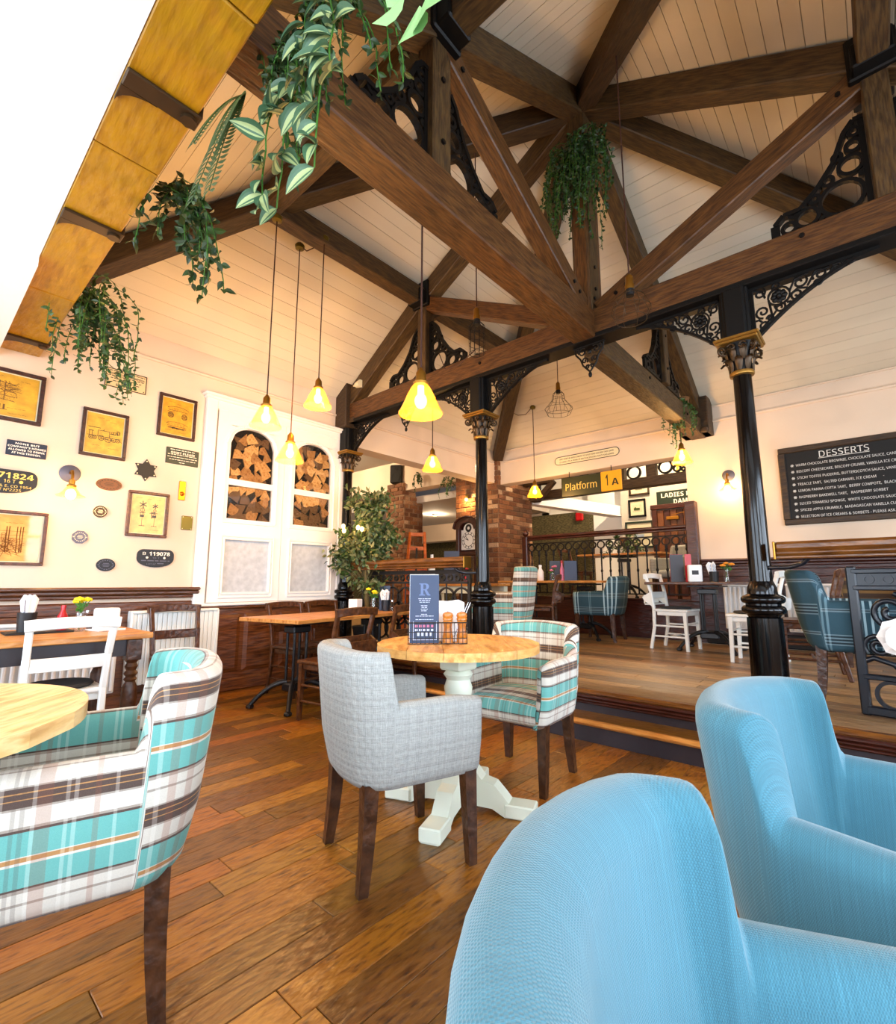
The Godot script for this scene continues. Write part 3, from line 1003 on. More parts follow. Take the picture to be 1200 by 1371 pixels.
func ring_bracket(w: float, h: float) -> MB:
	# right angle at the origin, along x on the beam and up y on the post; rings graded towards the tips
	var m := MB.new()
	m.span(Vector3(0, 0, -0.02), Vector3(0.03, h, 0.02))
	m.span(Vector3(0, 0, -0.02), Vector3(w, 0.025, 0.02))
	var pts := PackedVector3Array()
	for p in [[0.0, h], [0.05, h], [0.10, h - 0.06], [0.17, h * 0.62], [0.26, h * 0.42], [0.36, h * 0.27], [w - 0.05, 0.17], [w, 0.12], [w, 0.0]]:
		pts.append(Vector3(p[0], p[1], 0))
	for i in pts.size() - 1:
		m.bar(pts[i], pts[i + 1], 0.05, 0.028)
	for r in [[0.145, 0.14, 0.115], [0.085, 0.335, 0.065], [0.325, 0.095, 0.065], [0.205, 0.285, 0.034], [0.28, 0.2, 0.03], [0.062, 0.455, 0.042], [0.425, 0.07, 0.042], [0.145, 0.42, 0.028], [0.395, 0.155, 0.026], [0.05, 0.545, 0.032], [0.033, 0.25, 0.018], [0.24, 0.04, 0.022]]:
		m.ring(Vector2(r[0], r[1]), r[2] - 0.016, r[2] + 0.006, -0.016, 0.016, 22)
	return m

func scroll(c: Vector2, r0: float, r1: float, a0: float, turns: float, nn := 14) -> PackedVector3Array:
	var p := PackedVector3Array()
	for i in nn + 1:
		var f := float(i) / nn
		var r := lerpf(r0, r1, f)
		var a := a0 + turns * TAU * f
		p.append(Vector3(c.x + r * cos(a), c.y + r * sin(a), 0))
	return p

func spandrel(w: float, h: float) -> MB:
	# corner at the origin (top of the post), along x under the beam and down -y on the post; lower edge a sweeping arc
	var m := MB.new()
	m.span(Vector3(0, -h, -0.016), Vector3(0.022, 0, 0.016))
	m.span(Vector3(0, -0.02, -0.016), Vector3(w, 0, 0.016))
	var arc := PackedVector3Array()
	for i in 17:
		var f := i / 16.0
		arc.append(Vector3(0.01 + (w - 0.01) * f, -h * pow(1.0 - f, 1.75) - 0.012, 0))
	for i in 16: m.bar(arc[i], arc[i + 1], 0.036, 0.018)
	var th := 0.0075
	# rosette
	var rc := Vector2(0.17 * w / 0.7, -0.13 * h / 0.42)
	for k in 8:
		var a := TAU * k / 8
		m.ball(Vector3(rc.x + 0.03 * cos(a), rc.y + 0.03 * sin(a), 0), Vector3(0.02, 0.02, 0.014), 6, 4)
	m.ball(Vector3(rc.x, rc.y, 0), Vector3(0.018, 0.018, 0.022), 8, 5)
	m.ring(rc, 0.056, 0.066, -0.01, 0.01, 16)
	for q in [[0.06, -0.06, 0.045, 0.5], [0.07, -0.22, 0.045, 2.5], [0.075, -0.33, 0.035, 4.0], [0.29, -0.07, 0.05, 0.0], [0.27, -0.16, 0.04, 3.3], [0.40, -0.06, 0.042, 1.5], [0.385, -0.115, 0.024, 4.2], [0.49, -0.05, 0.03, 0.2], [0.56, -0.038, 0.02, 2.2], [0.17, -0.225, 0.034, 5.5], [0.11, -0.285, 0.022, 1.0], [0.16, -0.045, 0.03, 3.0]]:
		var c := Vector2(q[0] * w / 0.7, q[1] * h / 0.42)
		m.tube(scroll(c, 0.008, q[2], q[3], 1.35, 16), th, 5)
	for q in [[0.02, -0.02, 0.09, -0.11], [0.11, -0.14, 0.03, -0.38], [0.23, -0.12, 0.34, -0.02], [0.23, -0.15, 0.33, -0.135], [0.33, -0.12, 0.45, -0.03], [0.44, -0.09, 0.55, -0.02], [0.14, -0.2, 0.13, -0.27], [0.02, -0.28, 0.06, -0.3], [0.21, -0.2, 0.24, -0.22]]:
		var k := Vector2(w / 0.7, h / 0.42)
		var a := Vector3(q[0] * k.x, q[1] * k.y, 0); var b := Vector3(q[2] * k.x, q[3] * k.y, 0)
		var mid := (a + b) * 0.5 + Vector3(-(b - a).y, (b - a).x, 0) * 0.25
		m.tube(PackedVector3Array([a, a.lerp(mid, 0.6), mid, mid.lerp(b, 0.4), b]), th, 5)
	return m

func build_columns() -> void:
	var lab := ["black cast-iron column against the cupboard on the left, behind the leafy tree", "slender black cast-iron column in the middle, in front of the clock", "glossy black cast-iron column at the right beside the dessert board"]
	var proto: Node3D
	for k in 3:
		var at := Vector3([-4.965, -2.825, -0.575][k], PY, CZ)
		if k > 0:
			copy(proto, lab[k], at, 0.0, "cast-iron columns")
			continue
		var o := thing("column", lab[k], "column", at, 0.0, "cast-iron columns")
		proto = o
		var m := MB.new()
		m.lathe([Vector2(0.0, 0.0), Vector2(0.115, 0.0), Vector2(0.115, 0.04), Vector2(0.1, 0.05)], 24)
		m.lathe([Vector2(0.104, 0.05), Vector2(0.099, 0.55)], 64, Vector3.ZERO, 16, 0.09)
		obj("pedestal", m.done(), M.gloss_black, o)
		m = MB.new()
		var prof := [Vector2(0.085, 0.55)]
		for q in [[0.60, 0.028], [0.665, 0.026]]:
			for i in 7:
				var a := -PI / 2 + PI * i / 6
				prof.append(Vector2(0.098 + 0.026 * cos(a), q[0] + q[1] * sin(a)))
		prof.append(Vector2(0.085, 0.70)); prof.append(Vector2(0.082, 0.74)); prof.append(Vector2(0.066, 0.78))
		m.lathe(prof, 28)
		obj("collar", m.done(), M.gloss_black, o)
		m = MB.new()
		m.lathe([Vector2(0.065, 0.76), Vector2(0.062, 1.2), Vector2(0.055, 2.17)], 28)
		obj("shaft", m.done(), M.gloss_black, o)
		# capital: bell, acanthus leaves in two tiers, volutes under the corners of the abacus
		var cap := thing_part("capital", o)
		m = MB.new()
		m.lathe([Vector2(0.058, 2.19), Vector2(0.062, 2.22), Vector2(0.066, 2.28), Vector2(0.078, 2.34), Vector2(0.105, 2.385)], 20)
		obj("bell", m.done(), M.iron, cap)
		m = MB.new()
		m.lathe([Vector2(0.055, 2.165), Vector2(0.073, 2.17), Vector2(0.076, 2.182), Vector2(0.073, 2.194), Vector2(0.055, 2.2)], 24)
		obj("astragal", m.done(), M.gold, cap)
		m = MB.new()
		for tier in 2:
			for q in 8:
				var a := TAU * (q + 0.5 * tier) / 8
				var rows := []
				for i in 6:
					var f := i / 5.0
					var r := 0.064 + 0.01 * tier + 0.052 * f * f + 0.004
					var y := 2.195 + 0.07 * tier + 0.085 * sin(f * 2.0) / sin(2.0) * 0.95
					if i == 5: y -= 0.012
					var wd := 0.024 * sin(0.5 + 2.3 * f)
					var row := PackedVector3Array()
					for j in 5:
						var s := (j - 2) / 2.0
						var ra := a + s * wd / r
						row.append(Vector3(cos(ra) * (r + 0.008 * (1 - s * s)), y - 0.006 * absf(s), sin(ra) * (r + 0.008 * (1 - s * s))))
					rows.append(row)
				m.grid(rows, false, false)
		obj("leaves", m.done(), M.bronze, cap)
		m = MB.new()
		for q in 4:
			m.xf = Transform3D(Basis(Vector3.UP, PI / 4 + q * PI / 2), Vector3.ZERO)
			var sp := PackedVector3Array()
			for i in 19:
				var f := i / 18.0
				var r := lerpf(0.034, 0.006, f)
				sp.append(Vector3(0.128 + r * cos(-2.2 + f * TAU * 1.4), 2.345 + r * sin(-2.2 + f * TAU * 1.4), 0))
			m.tube(sp, 0.009, 6)
			m.xf = Transform3D(Basis(Vector3.UP, q * PI / 2), Vector3.ZERO)
			for sgn in [-1, 1]:
				var s2 := PackedVector3Array()
				for i in 13:
					var f := i / 12.0
					var r := lerpf(0.026, 0.005, f)
					s2.append(Vector3(0.108, 2.35 + r * sin(0.4 + f * TAU), sgn * (0.032 + r * cos(0.4 + f * TAU))))
				m.tube(s2, 0.007, 5)
		m.xf = Transform3D()
		obj("volutes", m.done(), M.bronze, cap)
		m = MB.new()
		m.cbox(Vector3(0, 2.393, 0), Vector3(0.25, 0.018, 0.25), 0.006)
		m.cbox(Vector3(0, 2.412, 0), Vector3(0.27, 0.02, 0.27), 0.006)
		obj("abacus", m.done(), M.gold, cap)
		m = MB.new()
		m.cbox(Vector3(0, 2.6, 0), Vector3(0.17, 0.36, 0.16), 0.012)
		m.cbox(Vector3(0, 2.6, 0), Vector3(0.13, 0.36, 0.20), 0.012)
		obj("post_block", m.done(), M.iron, o)
	# openwork spandrels
	var sp := spandrel(0.68, 0.36).done()
	var sq := spandrel(0.6, 0.36).done()
	for q in [[0, 1, "right of the left column"], [1, -1, "left of the middle column"], [1, 1, "right of the middle column"], [2, -1, "left of the right column"], [2, 1, "right of the right column"]]:
		var x: float = [-4.965, -2.825, -0.575][q[0]]
		var o := single("spandrel_bracket", sp if q[1] > 0 else sq, M.iron, "black scrollwork spandrel under the tie beam " + q[2], "bracket", Vector3(x + q[1] * 0.085, 3.08, CZ), 0.0 if q[1] > 0 else PI, "scrollwork spandrels")
	# drop finials under the tie beam
	var m := MB.new()
	for s in [-1, 1]:
		for q in [[0.06, -0.05, 0.04, 0.4], [0.045, -0.13, 0.03, 2.0], [0.02, -0.19, 0.018, 1.0], [0.10, -0.03, 0.022, 3.0]]:
			var p := scroll(Vector2(q[0], q[1]), 0.006, q[2], q[3], 1.3, 14)
			if s < 0:
				for i in p.size(): p[i].x = -p[i].x
			m.tube(p, 0.007, 5)
		m.tube(PackedVector3Array([Vector3(s * 0.13, 0, 0), Vector3(s * 0.12, -0.06, 0), Vector3(s * 0.08, -0.11, 0), Vector3(s * 0.06, -0.17, 0), Vector3(0, -0.24, 0)]), 0.008, 5)
	m.ball(Vector3(0, -0.265, 0), Vector3(0.016, 0.026, 0.016), 8, 6)
	m.ball(Vector3(0, -0.06, 0), Vector3(0.022, 0.022, 0.014), 8, 6)
	m.span(Vector3(-0.14, -0.012, -0.012), Vector3(0.14, 0.0, 0.012))
	var fm := m.done()
	single("drop_finial", fm, M.iron, "black openwork drop hanging under the middle joint of the beams", "finial", Vector3(CX, 3.08, CZ), 0.0, "openwork drops")
	single("drop_finial", fm, M.iron, "black openwork drop hanging under the tie beam left of the middle column", "finial", Vector3(-3.9, 3.08, CZ), 0.0, "openwork drops")

func thing_part(called: String, parent: Node3D) -> Node3D:
	var o := Node3D.new()
	o.name = called
	parent.add_child(o, true)
	return o

# ---------------------------------------------------------------- brick piers and the rooms beyond
func brick_pier(label: String, lo: Vector3, hi: Vector3, slim_lo: Vector3, slim_hi: Vector3) -> void:
	# a pier with a shoulder; its bricks on the two faces in view (towards +z and +x) stand proud of the mortar
	var o := thing("brick_pier", label, "brick pier", Vector3.ZERO, 0.0, "brick piers")
	var m := MB.new()
	m.span(lo, hi)
	m.span(slim_lo, slim_hi)
	obj("mortar", m.done(), M.mortar, o)
	var shapes := []
	rng.seed = 33
	for k in 4:
		m = MB.new()
		m.cbox(Vector3.ZERO, Vector3(0.226 - 0.004 * k, 0.075, 0.03), 0.006)
		shapes.append(m.done())
	var half := []
	for k in 2:
		m = MB.new()
		m.cbox(Vector3.ZERO, Vector3(0.108, 0.075, 0.03), 0.006)
		half.append(m.done())
	for part in 2:
		var a := lo if part == 0 else slim_lo
		var b := hi if part == 0 else slim_hi
		var y := a.y + 0.044
		var row := 0
		while y < b.y - 0.03:
			for face in 2:
				var w := (b.x - a.x) if face == 0 else (b.z - a.z)
				var n := roundi(w / 0.24)
				var pitch := w / n
				for k in n + (1 if row % 2 else 0):
					var s := (k + 0.5) * pitch - (pitch * 0.5 if row % 2 else 0.0)
					var short := row % 2 == 1 and (k == 0 or k == n)
					if short: s = 0.06 if k == 0 else w - 0.06
					var q := obj("brick", half[k % 2] if short else shapes[rng.randi() % 4], M["brick%d" % [0, 1, 2, 0, 3, 4, 1, 5][rng.randi() % 8]], o)
					var out := rng.randf_range(-0.005, 0.006)
					if face == 0: q.position = Vector3(a.x + s, y, b.z + out)
					else:
						q.position = Vector3(b.x + out, y, b.z - s)
						q.rotation.y = PI / 2
			y += 0.087
			row += 1

func build_back_rooms() -> void:
	brick_pier("broad brick pier behind the middle column, grandfather clock against it", Vector3(-6.0, PY, -8.15), Vector3(-5.0, 3.1, -7.04), Vector3(-5.25, 3.1, -7.5), Vector3(-5.0, 3.82, -7.04))
	brick_pier("brick pier on the left with a black loudspeaker on top", Vector3(-8.02, PY, -7.6), Vector3(-7.45, 2.95, -7.04), Vector3(-8.0, 2.95, -7.4), Vector3(-7.5, 3.22, -7.04))
	# left-hand room
	var m := MB.new()
	m.span(Vector3(-12.4, 3.72, -12.4), Vector3(-5.24, 3.9, -3.6))
	struct("ceiling_left", m.done(), M.far_ceiling)
	m = MB.new()
	m.span(Vector3(-12.4, 3.05, -7.4), Vector3(-6.0, 3.72, -7.1))
	struct("trim_8", m.done(), M.plaster)
	m = MB.new()
	m.span(Vector3(-12.4, 2.8, -12.2), Vector3(-6.0, 2.95, -7.4))
	struct("ceiling_left", m.done(), M.far_ceiling)
	m = MB.new()
	m.span(Vector3(-12.4, 2.3, -11.0), Vector3(-6.0, 2.8, -10.6))
	struct("trim_9", m.done(), M.plaster)
	m = MB.new()
	m.span(Vector3(-12.4, 0, -12.4), Vector3(-12.2, 3.76, -3.6))
	struct("wall_far_left", m.done(), M.stone)
	m = MB.new()
	m.span(Vector3(-12.4, 0, -12.4), Vector3(-4.75, 2.75, -11.2))
	struct("wall_far_left", m.done(), M.stone)
	m = MB.new()
	m.span(Vector3(-12.4, 0, -3.82), Vector3(-5.24, 3.76, -3.62))
	struct("wall_near_left", m.done(), M.far_wall)
	# room behind the railing: a raised floor, pale back wall with a dark door
	m = MB.new()
	m.span(Vector3(-5.0, PY, -12.3), Vector3(3.3, 0.82, -7.2))
	struct("floor_back", m.done(), M.red_wood)
	m = MB.new()
	m.span(Vector3(-4.62, PY, -7.2), Vector3(-1.87, 0.86, -7.15))
	m.bar(Vector3(-4.62, 0.845, -7.16), Vector3(-1.87, 0.845, -7.16), 0.05, 0.03, 0.008)
	struct("wall_step", m.done(), M.red_wood)
	m = MB.new()
	m.span(Vector3(-4.03, 0.8, -10.4), Vector3(3.3, 4.2, -10.2))
	struct("wall_far_back", m.done(), M.far_wall)
	m = MB.new()
	m.span(Vector3(-4.9, 0.8, -10.7), Vector3(-4.03, 4.2, -10.45))
	struct("wall_far_back", m.done(), M.white_ceiling)
	m = MB.new()
	m.span(Vector3(-6.2, 2.72, -11.1), Vector3(-4.75, 4.2, -10.6))
	struct("wall_far_back", m.done(), M.white_ceiling)
	m = MB.new()
	m.span(Vector3(-6.6, 0.6, -10.6), Vector3(-4.78, 2.72, -10.45))
	struct("wall_stone", m.done(), M.stone)
	m = MB.new()
	m.hexa([Vector3(-5.2, 2.62, -8.2), Vector3(-5.0, 2.62, -8.2), Vector3(-4.03, 2.5, -10.3), Vector3(-4.3, 2.5, -10.3), Vector3(-5.2, 2.85, -8.2), Vector3(-5.0, 2.85, -8.2), Vector3(-4.03, 2.72, -10.3), Vector3(-4.3, 2.72, -10.3)])
	struct("trim_10", m.done(), M.white_ceiling)
	m = MB.new()
	m.span(Vector3(-6.2, 4.2, -12.4), Vector3(3.3, 4.4, -7.3))
	m.span(Vector3(-6.2, 3.5, -7.42), Vector3(3.3, 4.2, -7.3))
	struct("ceiling_back", m.done(), M.white_ceiling)
	m = MB.new()
	m.span(Vector3(-1.7, 0.8, -10.3), Vector3(-1.5, 4.2, -7.34))
	struct("wall_far_right", m.done(), M.far_wall)
	# door of the ladies' room
	var d := struct_node("door_1")
	m = MB.new()
	for x in [-3.33, -2.37]:
		m.cbox(Vector3(x, 1.71, -10.17), Vector3(0.1, 1.78, 0.08), 0.01)
	m.cbox(Vector3(-2.85, 2.6, -10.17), Vector3(1.1, 0.1, 0.1), 0.01)
	obj("door_frame", m.done(), M.red_wood, d)
	for k in 7:
		m = MB.new()
		m.cbox(Vector3(-3.22 + k * 0.124, 1.68, -10.18), Vector3(0.12, 1.72, 0.03), 0.008)
		obj("plank", m.done(), M.red_wood if k % 2 else M.panel_wood, d)
	m = MB.new()
	m.cbox(Vector3(-2.98, 2.36, -10.14), Vector3(0.24, 0.07, 0.05), 0.01)
	m.bar(Vector3(-2.98, 2.42, -10.13), Vector3(-2.7, 2.47, -10.13), 0.02, 0.015)
	obj("door_closer", m.done(), M.brass, d)
	# beams with rings in the room behind
	m = MB.new()
	m.cbox(Vector3(-3.5, 3.17, -8.3), Vector3(3.6, 0.19, 0.16), 0.01)
	m.cbox(Vector3(-3.5, 2.77, -8.3), Vector3(3.6, 0.17, 0.16), 0.01)
	for x in [-4.3, -3.25, -2.72]: m.cbox(Vector3(x, 2.96, -8.3), Vector3(0.16, 0.26, 0.14), 0.01)
	var fb := thing("roof_frame", "dark timber frame with iron rings in the room behind the hanging platform sign", "roof frame")
	obj("timber", m.done(), M.oak_dark, fb)
	m = MB.new()
	m.xf = Transform3D(Basis(), Vector3(0, 0.075, -8.24))
	for q in [[-3.0, 2.88, 0.115], [-2.48, 2.9, 0.11], [-2.3, 2.85, 0.06], [-2.2, 2.82, 0.035], [-3.6, 2.88, 0.115], [-3.9, 2.88, 0.115], [-4.05, 3.28, 0.06], [-3.85, 3.3, 0.09], [-3.3, 3.3, 0.08], [-3.1, 3.3, 0.05]]:
		m.ring(Vector2(q[0], q[1]), q[2] - 0.022, q[2] + 0.008, -0.02, 0.02, 20)
	m.xf = Transform3D()
	obj("iron_ring", m.done(), M.iron, fb)
	m = MB.new()
	m.cbox(Vector3(-4.75, 2.8, -7.9), Vector3(0.16, 0.42, 0.16), 0.01)
	m.bar(Vector3(-5.0, 2.98, -7.9), Vector3(-4.4, 2.98, -7.9), 0.14, 0.14, 0.01)
	m.bar(Vector3(-4.7, 2.62, -7.9), Vector3(-4.35, 2.95, -7.9), 0.1, 0.1, 0.01)
	single("corner_bracket", m.done(), M.oak_dark, "dark timber bracket under the header right of the broad brick pier", "bracket")
	# railing of cast-iron balusters under a dark handrail
	var r := thing("railing", "black cast-iron railing with a dark handrail in the wide opening", "railing", Vector3(0, 0.86, -7.12))
	m = MB.new()
	m.bar(Vector3(-4.45, 0.985, 0), Vector3(-1.85, 0.985, 0), 0.09, 0.05, 0.015)
	m.bar(Vector3(-4.45, 0.945, 0), Vector3(-1.85, 0.945, 0), 0.05, 0.035, 0.01)
	obj("handrail", m.done(), M.red_wood, r)
	m = MB.new()
	m.bar(Vector3(-4.45, 0.87, 0), Vector3(-1.85, 0.87, 0), 0.03, 0.018)
	m.bar(Vector3(-4.45, 0.06, 0), Vector3(-1.85, 0.06, 0), 0.03, 0.018)
	obj("iron_rail", m.done(), M.iron, r)
	m = MB.new()
	m.rod(Vector3(0, 0.06, 0), Vector3(0, 0.74, 0), 0.011, 6)
	m.ball(Vector3(0, 0.4, 0), Vector3(0.02, 0.03, 0.02), 6, 5)
	m.ball(Vector3(0, 0.68, 0), Vector3(0.024, 0.028, 0.016), 6, 5)
	m.xf = Transform3D(Basis(), Vector3(0, 0, 0))
	m.ring(Vector2(0, 0.8), 0.046, 0.064, -0.008, 0.008, 14)
	m.rod(Vector3(0, 0.7, 0), Vector3(0, 0.75, 0), 0.018, 6)
	var bal := m.done()
	for k in 19:
		var b := obj("baluster", bal, M.iron, r)
		b.position = Vector3(-4.38 + k * 0.136, 0, 0)
	m = MB.new()
	m.cbox(Vector3(-4.5, 0.5, 0), Vector3(0.1, 1.0, 0.1), 0.012)
	m.ball(Vector3(-4.5, 1.06, 0), Vector3(0.055, 0.06, 0.055), 12, 8)
	obj("newel", m.done(), M.red_wood, r)
	m = MB.new()
	m.cbox(Vector3(-1.83, 0.86 + 0.64, 0.0), Vector3(0.14, 1.34, 0.13), 0.012)
	single("newel_post", m.done(), M.red_wood, "tall red-brown square post ending the railing by the wall lamp", "post", Vector3(0, 0.0, -7.05))

# ---------------------------------------------------------------- furniture
func tub_shell(W: float, D: float, hb: float, ha: float, t: float, bottom: float, seat: float, lean: float, R: float, stepw := 0.07, step_at := 0.0, flare := 0.0, bow := 0.0) -> ArrayMesh:
	# faces +z; one continuous padded shell round the back and the two arms
	var path := []       # [position xz, outward xz, distance]
	var hx := W / 2 - t / 2; var zf := D / 2 - t / 2; var zb := -D / 2 + t / 2
	var add := func(p: Vector2, o: Vector2) -> void:
		var s := 0.0
		if path.size(): s = path[-1][2] + (p - path[-1][0]).length()
		path.append([p, o, s])
	for i in 14: add.call(Vector2(hx + flare * (1 - i / 14.0), lerpf(zf, zb + R, i / 14.0)), Vector2(1, 0))
	# corner arcs that run smoothly into one wide arc across the back
	var w := hx - R
	var Dc := (w * w + bow * bow) / (2.0 * bow)
	var al := asin(w / Dc)
	for i in 10:
		var a := i / 9.0 * (PI / 2 - al)
		add.call(Vector2(w + R * cos(a), zb + R - R * sin(a)), Vector2(cos(a), -sin(a)))
	for i in range(1, 9):
		var a := lerpf(al, -al, i / 9.0)
		add.call(Vector2((Dc + R) * sin(a), zb - bow + (Dc + R) * (1.0 - cos(a))), Vector2(sin(a), -cos(a)))
	for i in 10:
		var a := (1.0 - i / 9.0) * (PI / 2 - al)
		add.call(Vector2(-w - R * cos(a), zb + R - R * sin(a)), Vector2(-cos(a), -sin(a)))
	for i in range(1, 15): add.call(Vector2(-hx - flare * i / 14.0, lerpf(zb + R, zf, i / 14.0)), Vector2(-1, 0))
	var total: float = path[-1][2]
	var s0: float = (zf - zb - R) + step_at      # where the arm ends and the back begins
	# finer samples near the two steps, so that the shoulder is crisp
	var pts := []
	for i in path.size(): pts.append(path[i])
	for side in 2:
		for k in 10:
			var s := s0 - stepw + stepw * k / 9.0 * 1.6
			if side == 1: s = total - s
			for i in path.size() - 1:
				if s >= path[i][2] and s < path[i + 1][2]:
					var f: float = (s - path[i][2]) / (path[i + 1][2] - path[i][2])
					pts.append([path[i][0].lerp(path[i + 1][0], f), path[i][1].lerp(path[i + 1][1], f).normalized(), s])
	pts.sort_custom(func(a, b): return a[2] < b[2])
	var rows := []; var uvs := []
	var row_at := func(p: Vector2, o: Vector2, s: float, k: float, zadd: float) -> void:
		var e := minf(s, total - s)
		var b := smoothstep(s0 - stepw, s0 + stepw * 0.35, e)
		var mid := clampf((e - s0) / (total / 2 - s0), 0.0, 1.0)
		var h := lerpf(ha - 0.012 * smoothstep(0.1, 0.0, e), hb + 0.015 * sin(mid * PI / 2), b)
		var ln := lerpf(0.02, lean, smoothstep(0.0, 0.25, mid))
		var tt := t * k
		var row := PackedVector3Array(); var uv := PackedVector2Array()
		var sect := []
		var off_k := []      # 0 inner wall, 1 rounded top, 2 outer wall
		sect.append([-tt / 2, bottom + 0.06])
		for i in 5: sect.append([-tt / 2, lerpf(seat - 0.04, h - t / 2, i / 4.0)])
		for i in range(1, 8):
			var a := PI - PI * i / 8.0
			sect.append([tt / 2 * cos(a), h - t / 2 + t / 2 * sin(a) * (0.4 + 0.6 * k)])
		for i in 8: sect.append([tt / 2, lerpf(h - t / 2, bottom + 0.035, i / 7.0)])
		sect.append([tt / 2 - 0.012, bottom + 0.01]); sect.append([tt / 2 - 0.035, bottom])
		sect.append([-tt / 2, bottom])
		for i in sect.size(): off_k.append(0 if i < 6 or i == sect.size() - 1 else (1 if i < 13 else 2))
		for i in sect.size():
			var y: float = sect[i][1]
			var off: float = sect[i][0] + ln * clampf((y - bottom) / (hb - bottom), 0, 1.2) - 0.02 * clampf((bottom + 0.15 - y) / 0.15, 0, 1)
			row.append(Vector3(p.x + o.x * off, y, p.y + o.y * off + zadd))
			var vv := 1.0 - y
			var top := h - t / 2
			if off_k[i] == 1: vv = 1.0 - top - t / 2 * (PI - acos(clampf(sect[i][0] / (tt / 2 + 1e-5), -1, 1)) - 0.0) * 0.0 - t / 2 * acos(clampf(sect[i][0] / (tt / 2 + 1e-5), -1, 1))
			elif off_k[i] == 0: vv = 1.0 - top - PI * t / 2 + (top - y)
			uv.append(Vector2(s, vv - (0.186 if b < 0.5 else 0.0)))
		rows.append(row); uvs.append(uv)
	var r := t / 2
	for i in 5:
		var a := PI / 2 * (1.0 - i / 4.0)
		row_at.call(pts[0][0], pts[0][1], 0.0, maxf(cos(a), 0.04), r * sin(a))
	for i in range(1, pts.size() - 1): row_at.call(pts[i][0], pts[i][1], pts[i][2], 1.0, 0.0)
	for i in 5:
		var a := PI / 2 * i / 4.0
		row_at.call(pts[-1][0], pts[-1][1], total, maxf(cos(a), 0.04), r * sin(a))
	var m := MB.new()
	m.grid(rows, false, true, uvs, false)
	return m.done()

func tub_seat(W: float, D: float, t: float, seat: float, bottom: float) -> ArrayMesh:
	var m := MB.new()
	var w := W - 2 * t + 0.03
	var prof := [[-D / 2 + t * 0.6, bottom + 0.02], [-D / 2 + t * 0.6, seat - 0.01]]
	for i in 5: prof.append([lerpf(-D / 2 + t, D / 2 - 0.06, i / 4.0), seat + 0.012 * sin(PI * i / 4.0)])
	for i in range(1, 7):
		var a := PI / 2 - PI / 2 * i / 6
		prof.append([D / 2 - 0.05 + 0.06 * cos(a), seat - 0.05 + 0.05 * sin(a)])
	prof.append([D / 2 + 0.006, bottom + 0.03]); prof.append([D / 2 - 0.02, bottom + 0.008]); prof.append([-D / 2 + t, bottom + 0.008])
	var rows := []; var uvs := []
	for i in 9:
		var f := i / 8.0
		var row := PackedVector3Array(); var uv := PackedVector2Array()
		var acc := 0.0
		for k in prof.size():
			var y: float = prof[k][1]
			if y > seat - 0.02: y += 0.012 * sin(PI * f)
			row.append(Vector3(lerpf(w / 2, -w / 2, f), y, prof[k][0]))
			if k: acc += Vector2(prof[k][0] - prof[k - 1][0], prof[k][1] - prof[k - 1][1]).length()
			uv.append(Vector2(f * w, acc + 0.37))
		rows.append(row); uvs.append(uv)
	m.grid(rows, false, true, uvs, true)
	return m.done()

func tapered_leg(top: Vector3, foot: Vector3, a: float, b: float, bow := 0.0) -> ArrayMesh:
	var m := MB.new()
	var prev := []
	for i in 6:
		var f := i / 5.0
		var c := foot.lerp(top, f)
		var out := Vector3(foot.x - top.x, 0, foot.z - top.z)
		c -= out.normalized() * bow * sin(PI * f)
		var h := lerpf(b, a, pow(f, 0.8)) / 2
		var q := [c + Vector3(-h, 0, h), c + Vector3(h, 0, h), c + Vector3(h, 0, -h), c + Vector3(-h, 0, -h)]
		if i > 0:
			for k in 4: m.quad(prev[k], prev[(k + 1) % 4], q[(k + 1) % 4], q[k])
		else: m.quad(q[3], q[2], q[1], q[0])
		prev = q
	return m.done()

func tub_chair(label: String, at: Vector3, turn: float, cloth: Material, W := 0.60, D := 0.58, hb := 0.83, ha := 0.645, leg_mat: Material = null, t := 0.08, bottom := 0.33, R := 0.17, lean := 0.06, stepw := 0.05, step_at := 0.05, group := "upholstered tub chairs", flare := 0.0, bow := 0.015) -> Node3D:
	var o := thing("tub_chair", label, "armchair", at, turn, group)
	obj("shell", tub_shell(W, D, hb, ha, t, bottom, 0.45, lean, R, stepw, step_at, flare, bow), cloth, o)
	obj("seat", tub_seat(W, D, t, 0.45, bottom), cloth, o)
	for s in [-1, 1]:
		var x: float = s * (W / 2 - 0.05)
		obj("leg", tapered_leg(Vector3(x, bottom + 0.03, D / 2 - 0.05), Vector3(x, 0, D / 2 - 0.035), 0.052, 0.034), leg_mat if leg_mat else M.leg_brown, o)
		obj("leg", tapered_leg(Vector3(x * 0.86, bottom + 0.03, -D / 2 + 0.07), Vector3(x * 0.92, 0, -D / 2 + 0.045), 0.056, 0.036, 0.006), leg_mat if leg_mat else M.leg_brown, o)
	return o

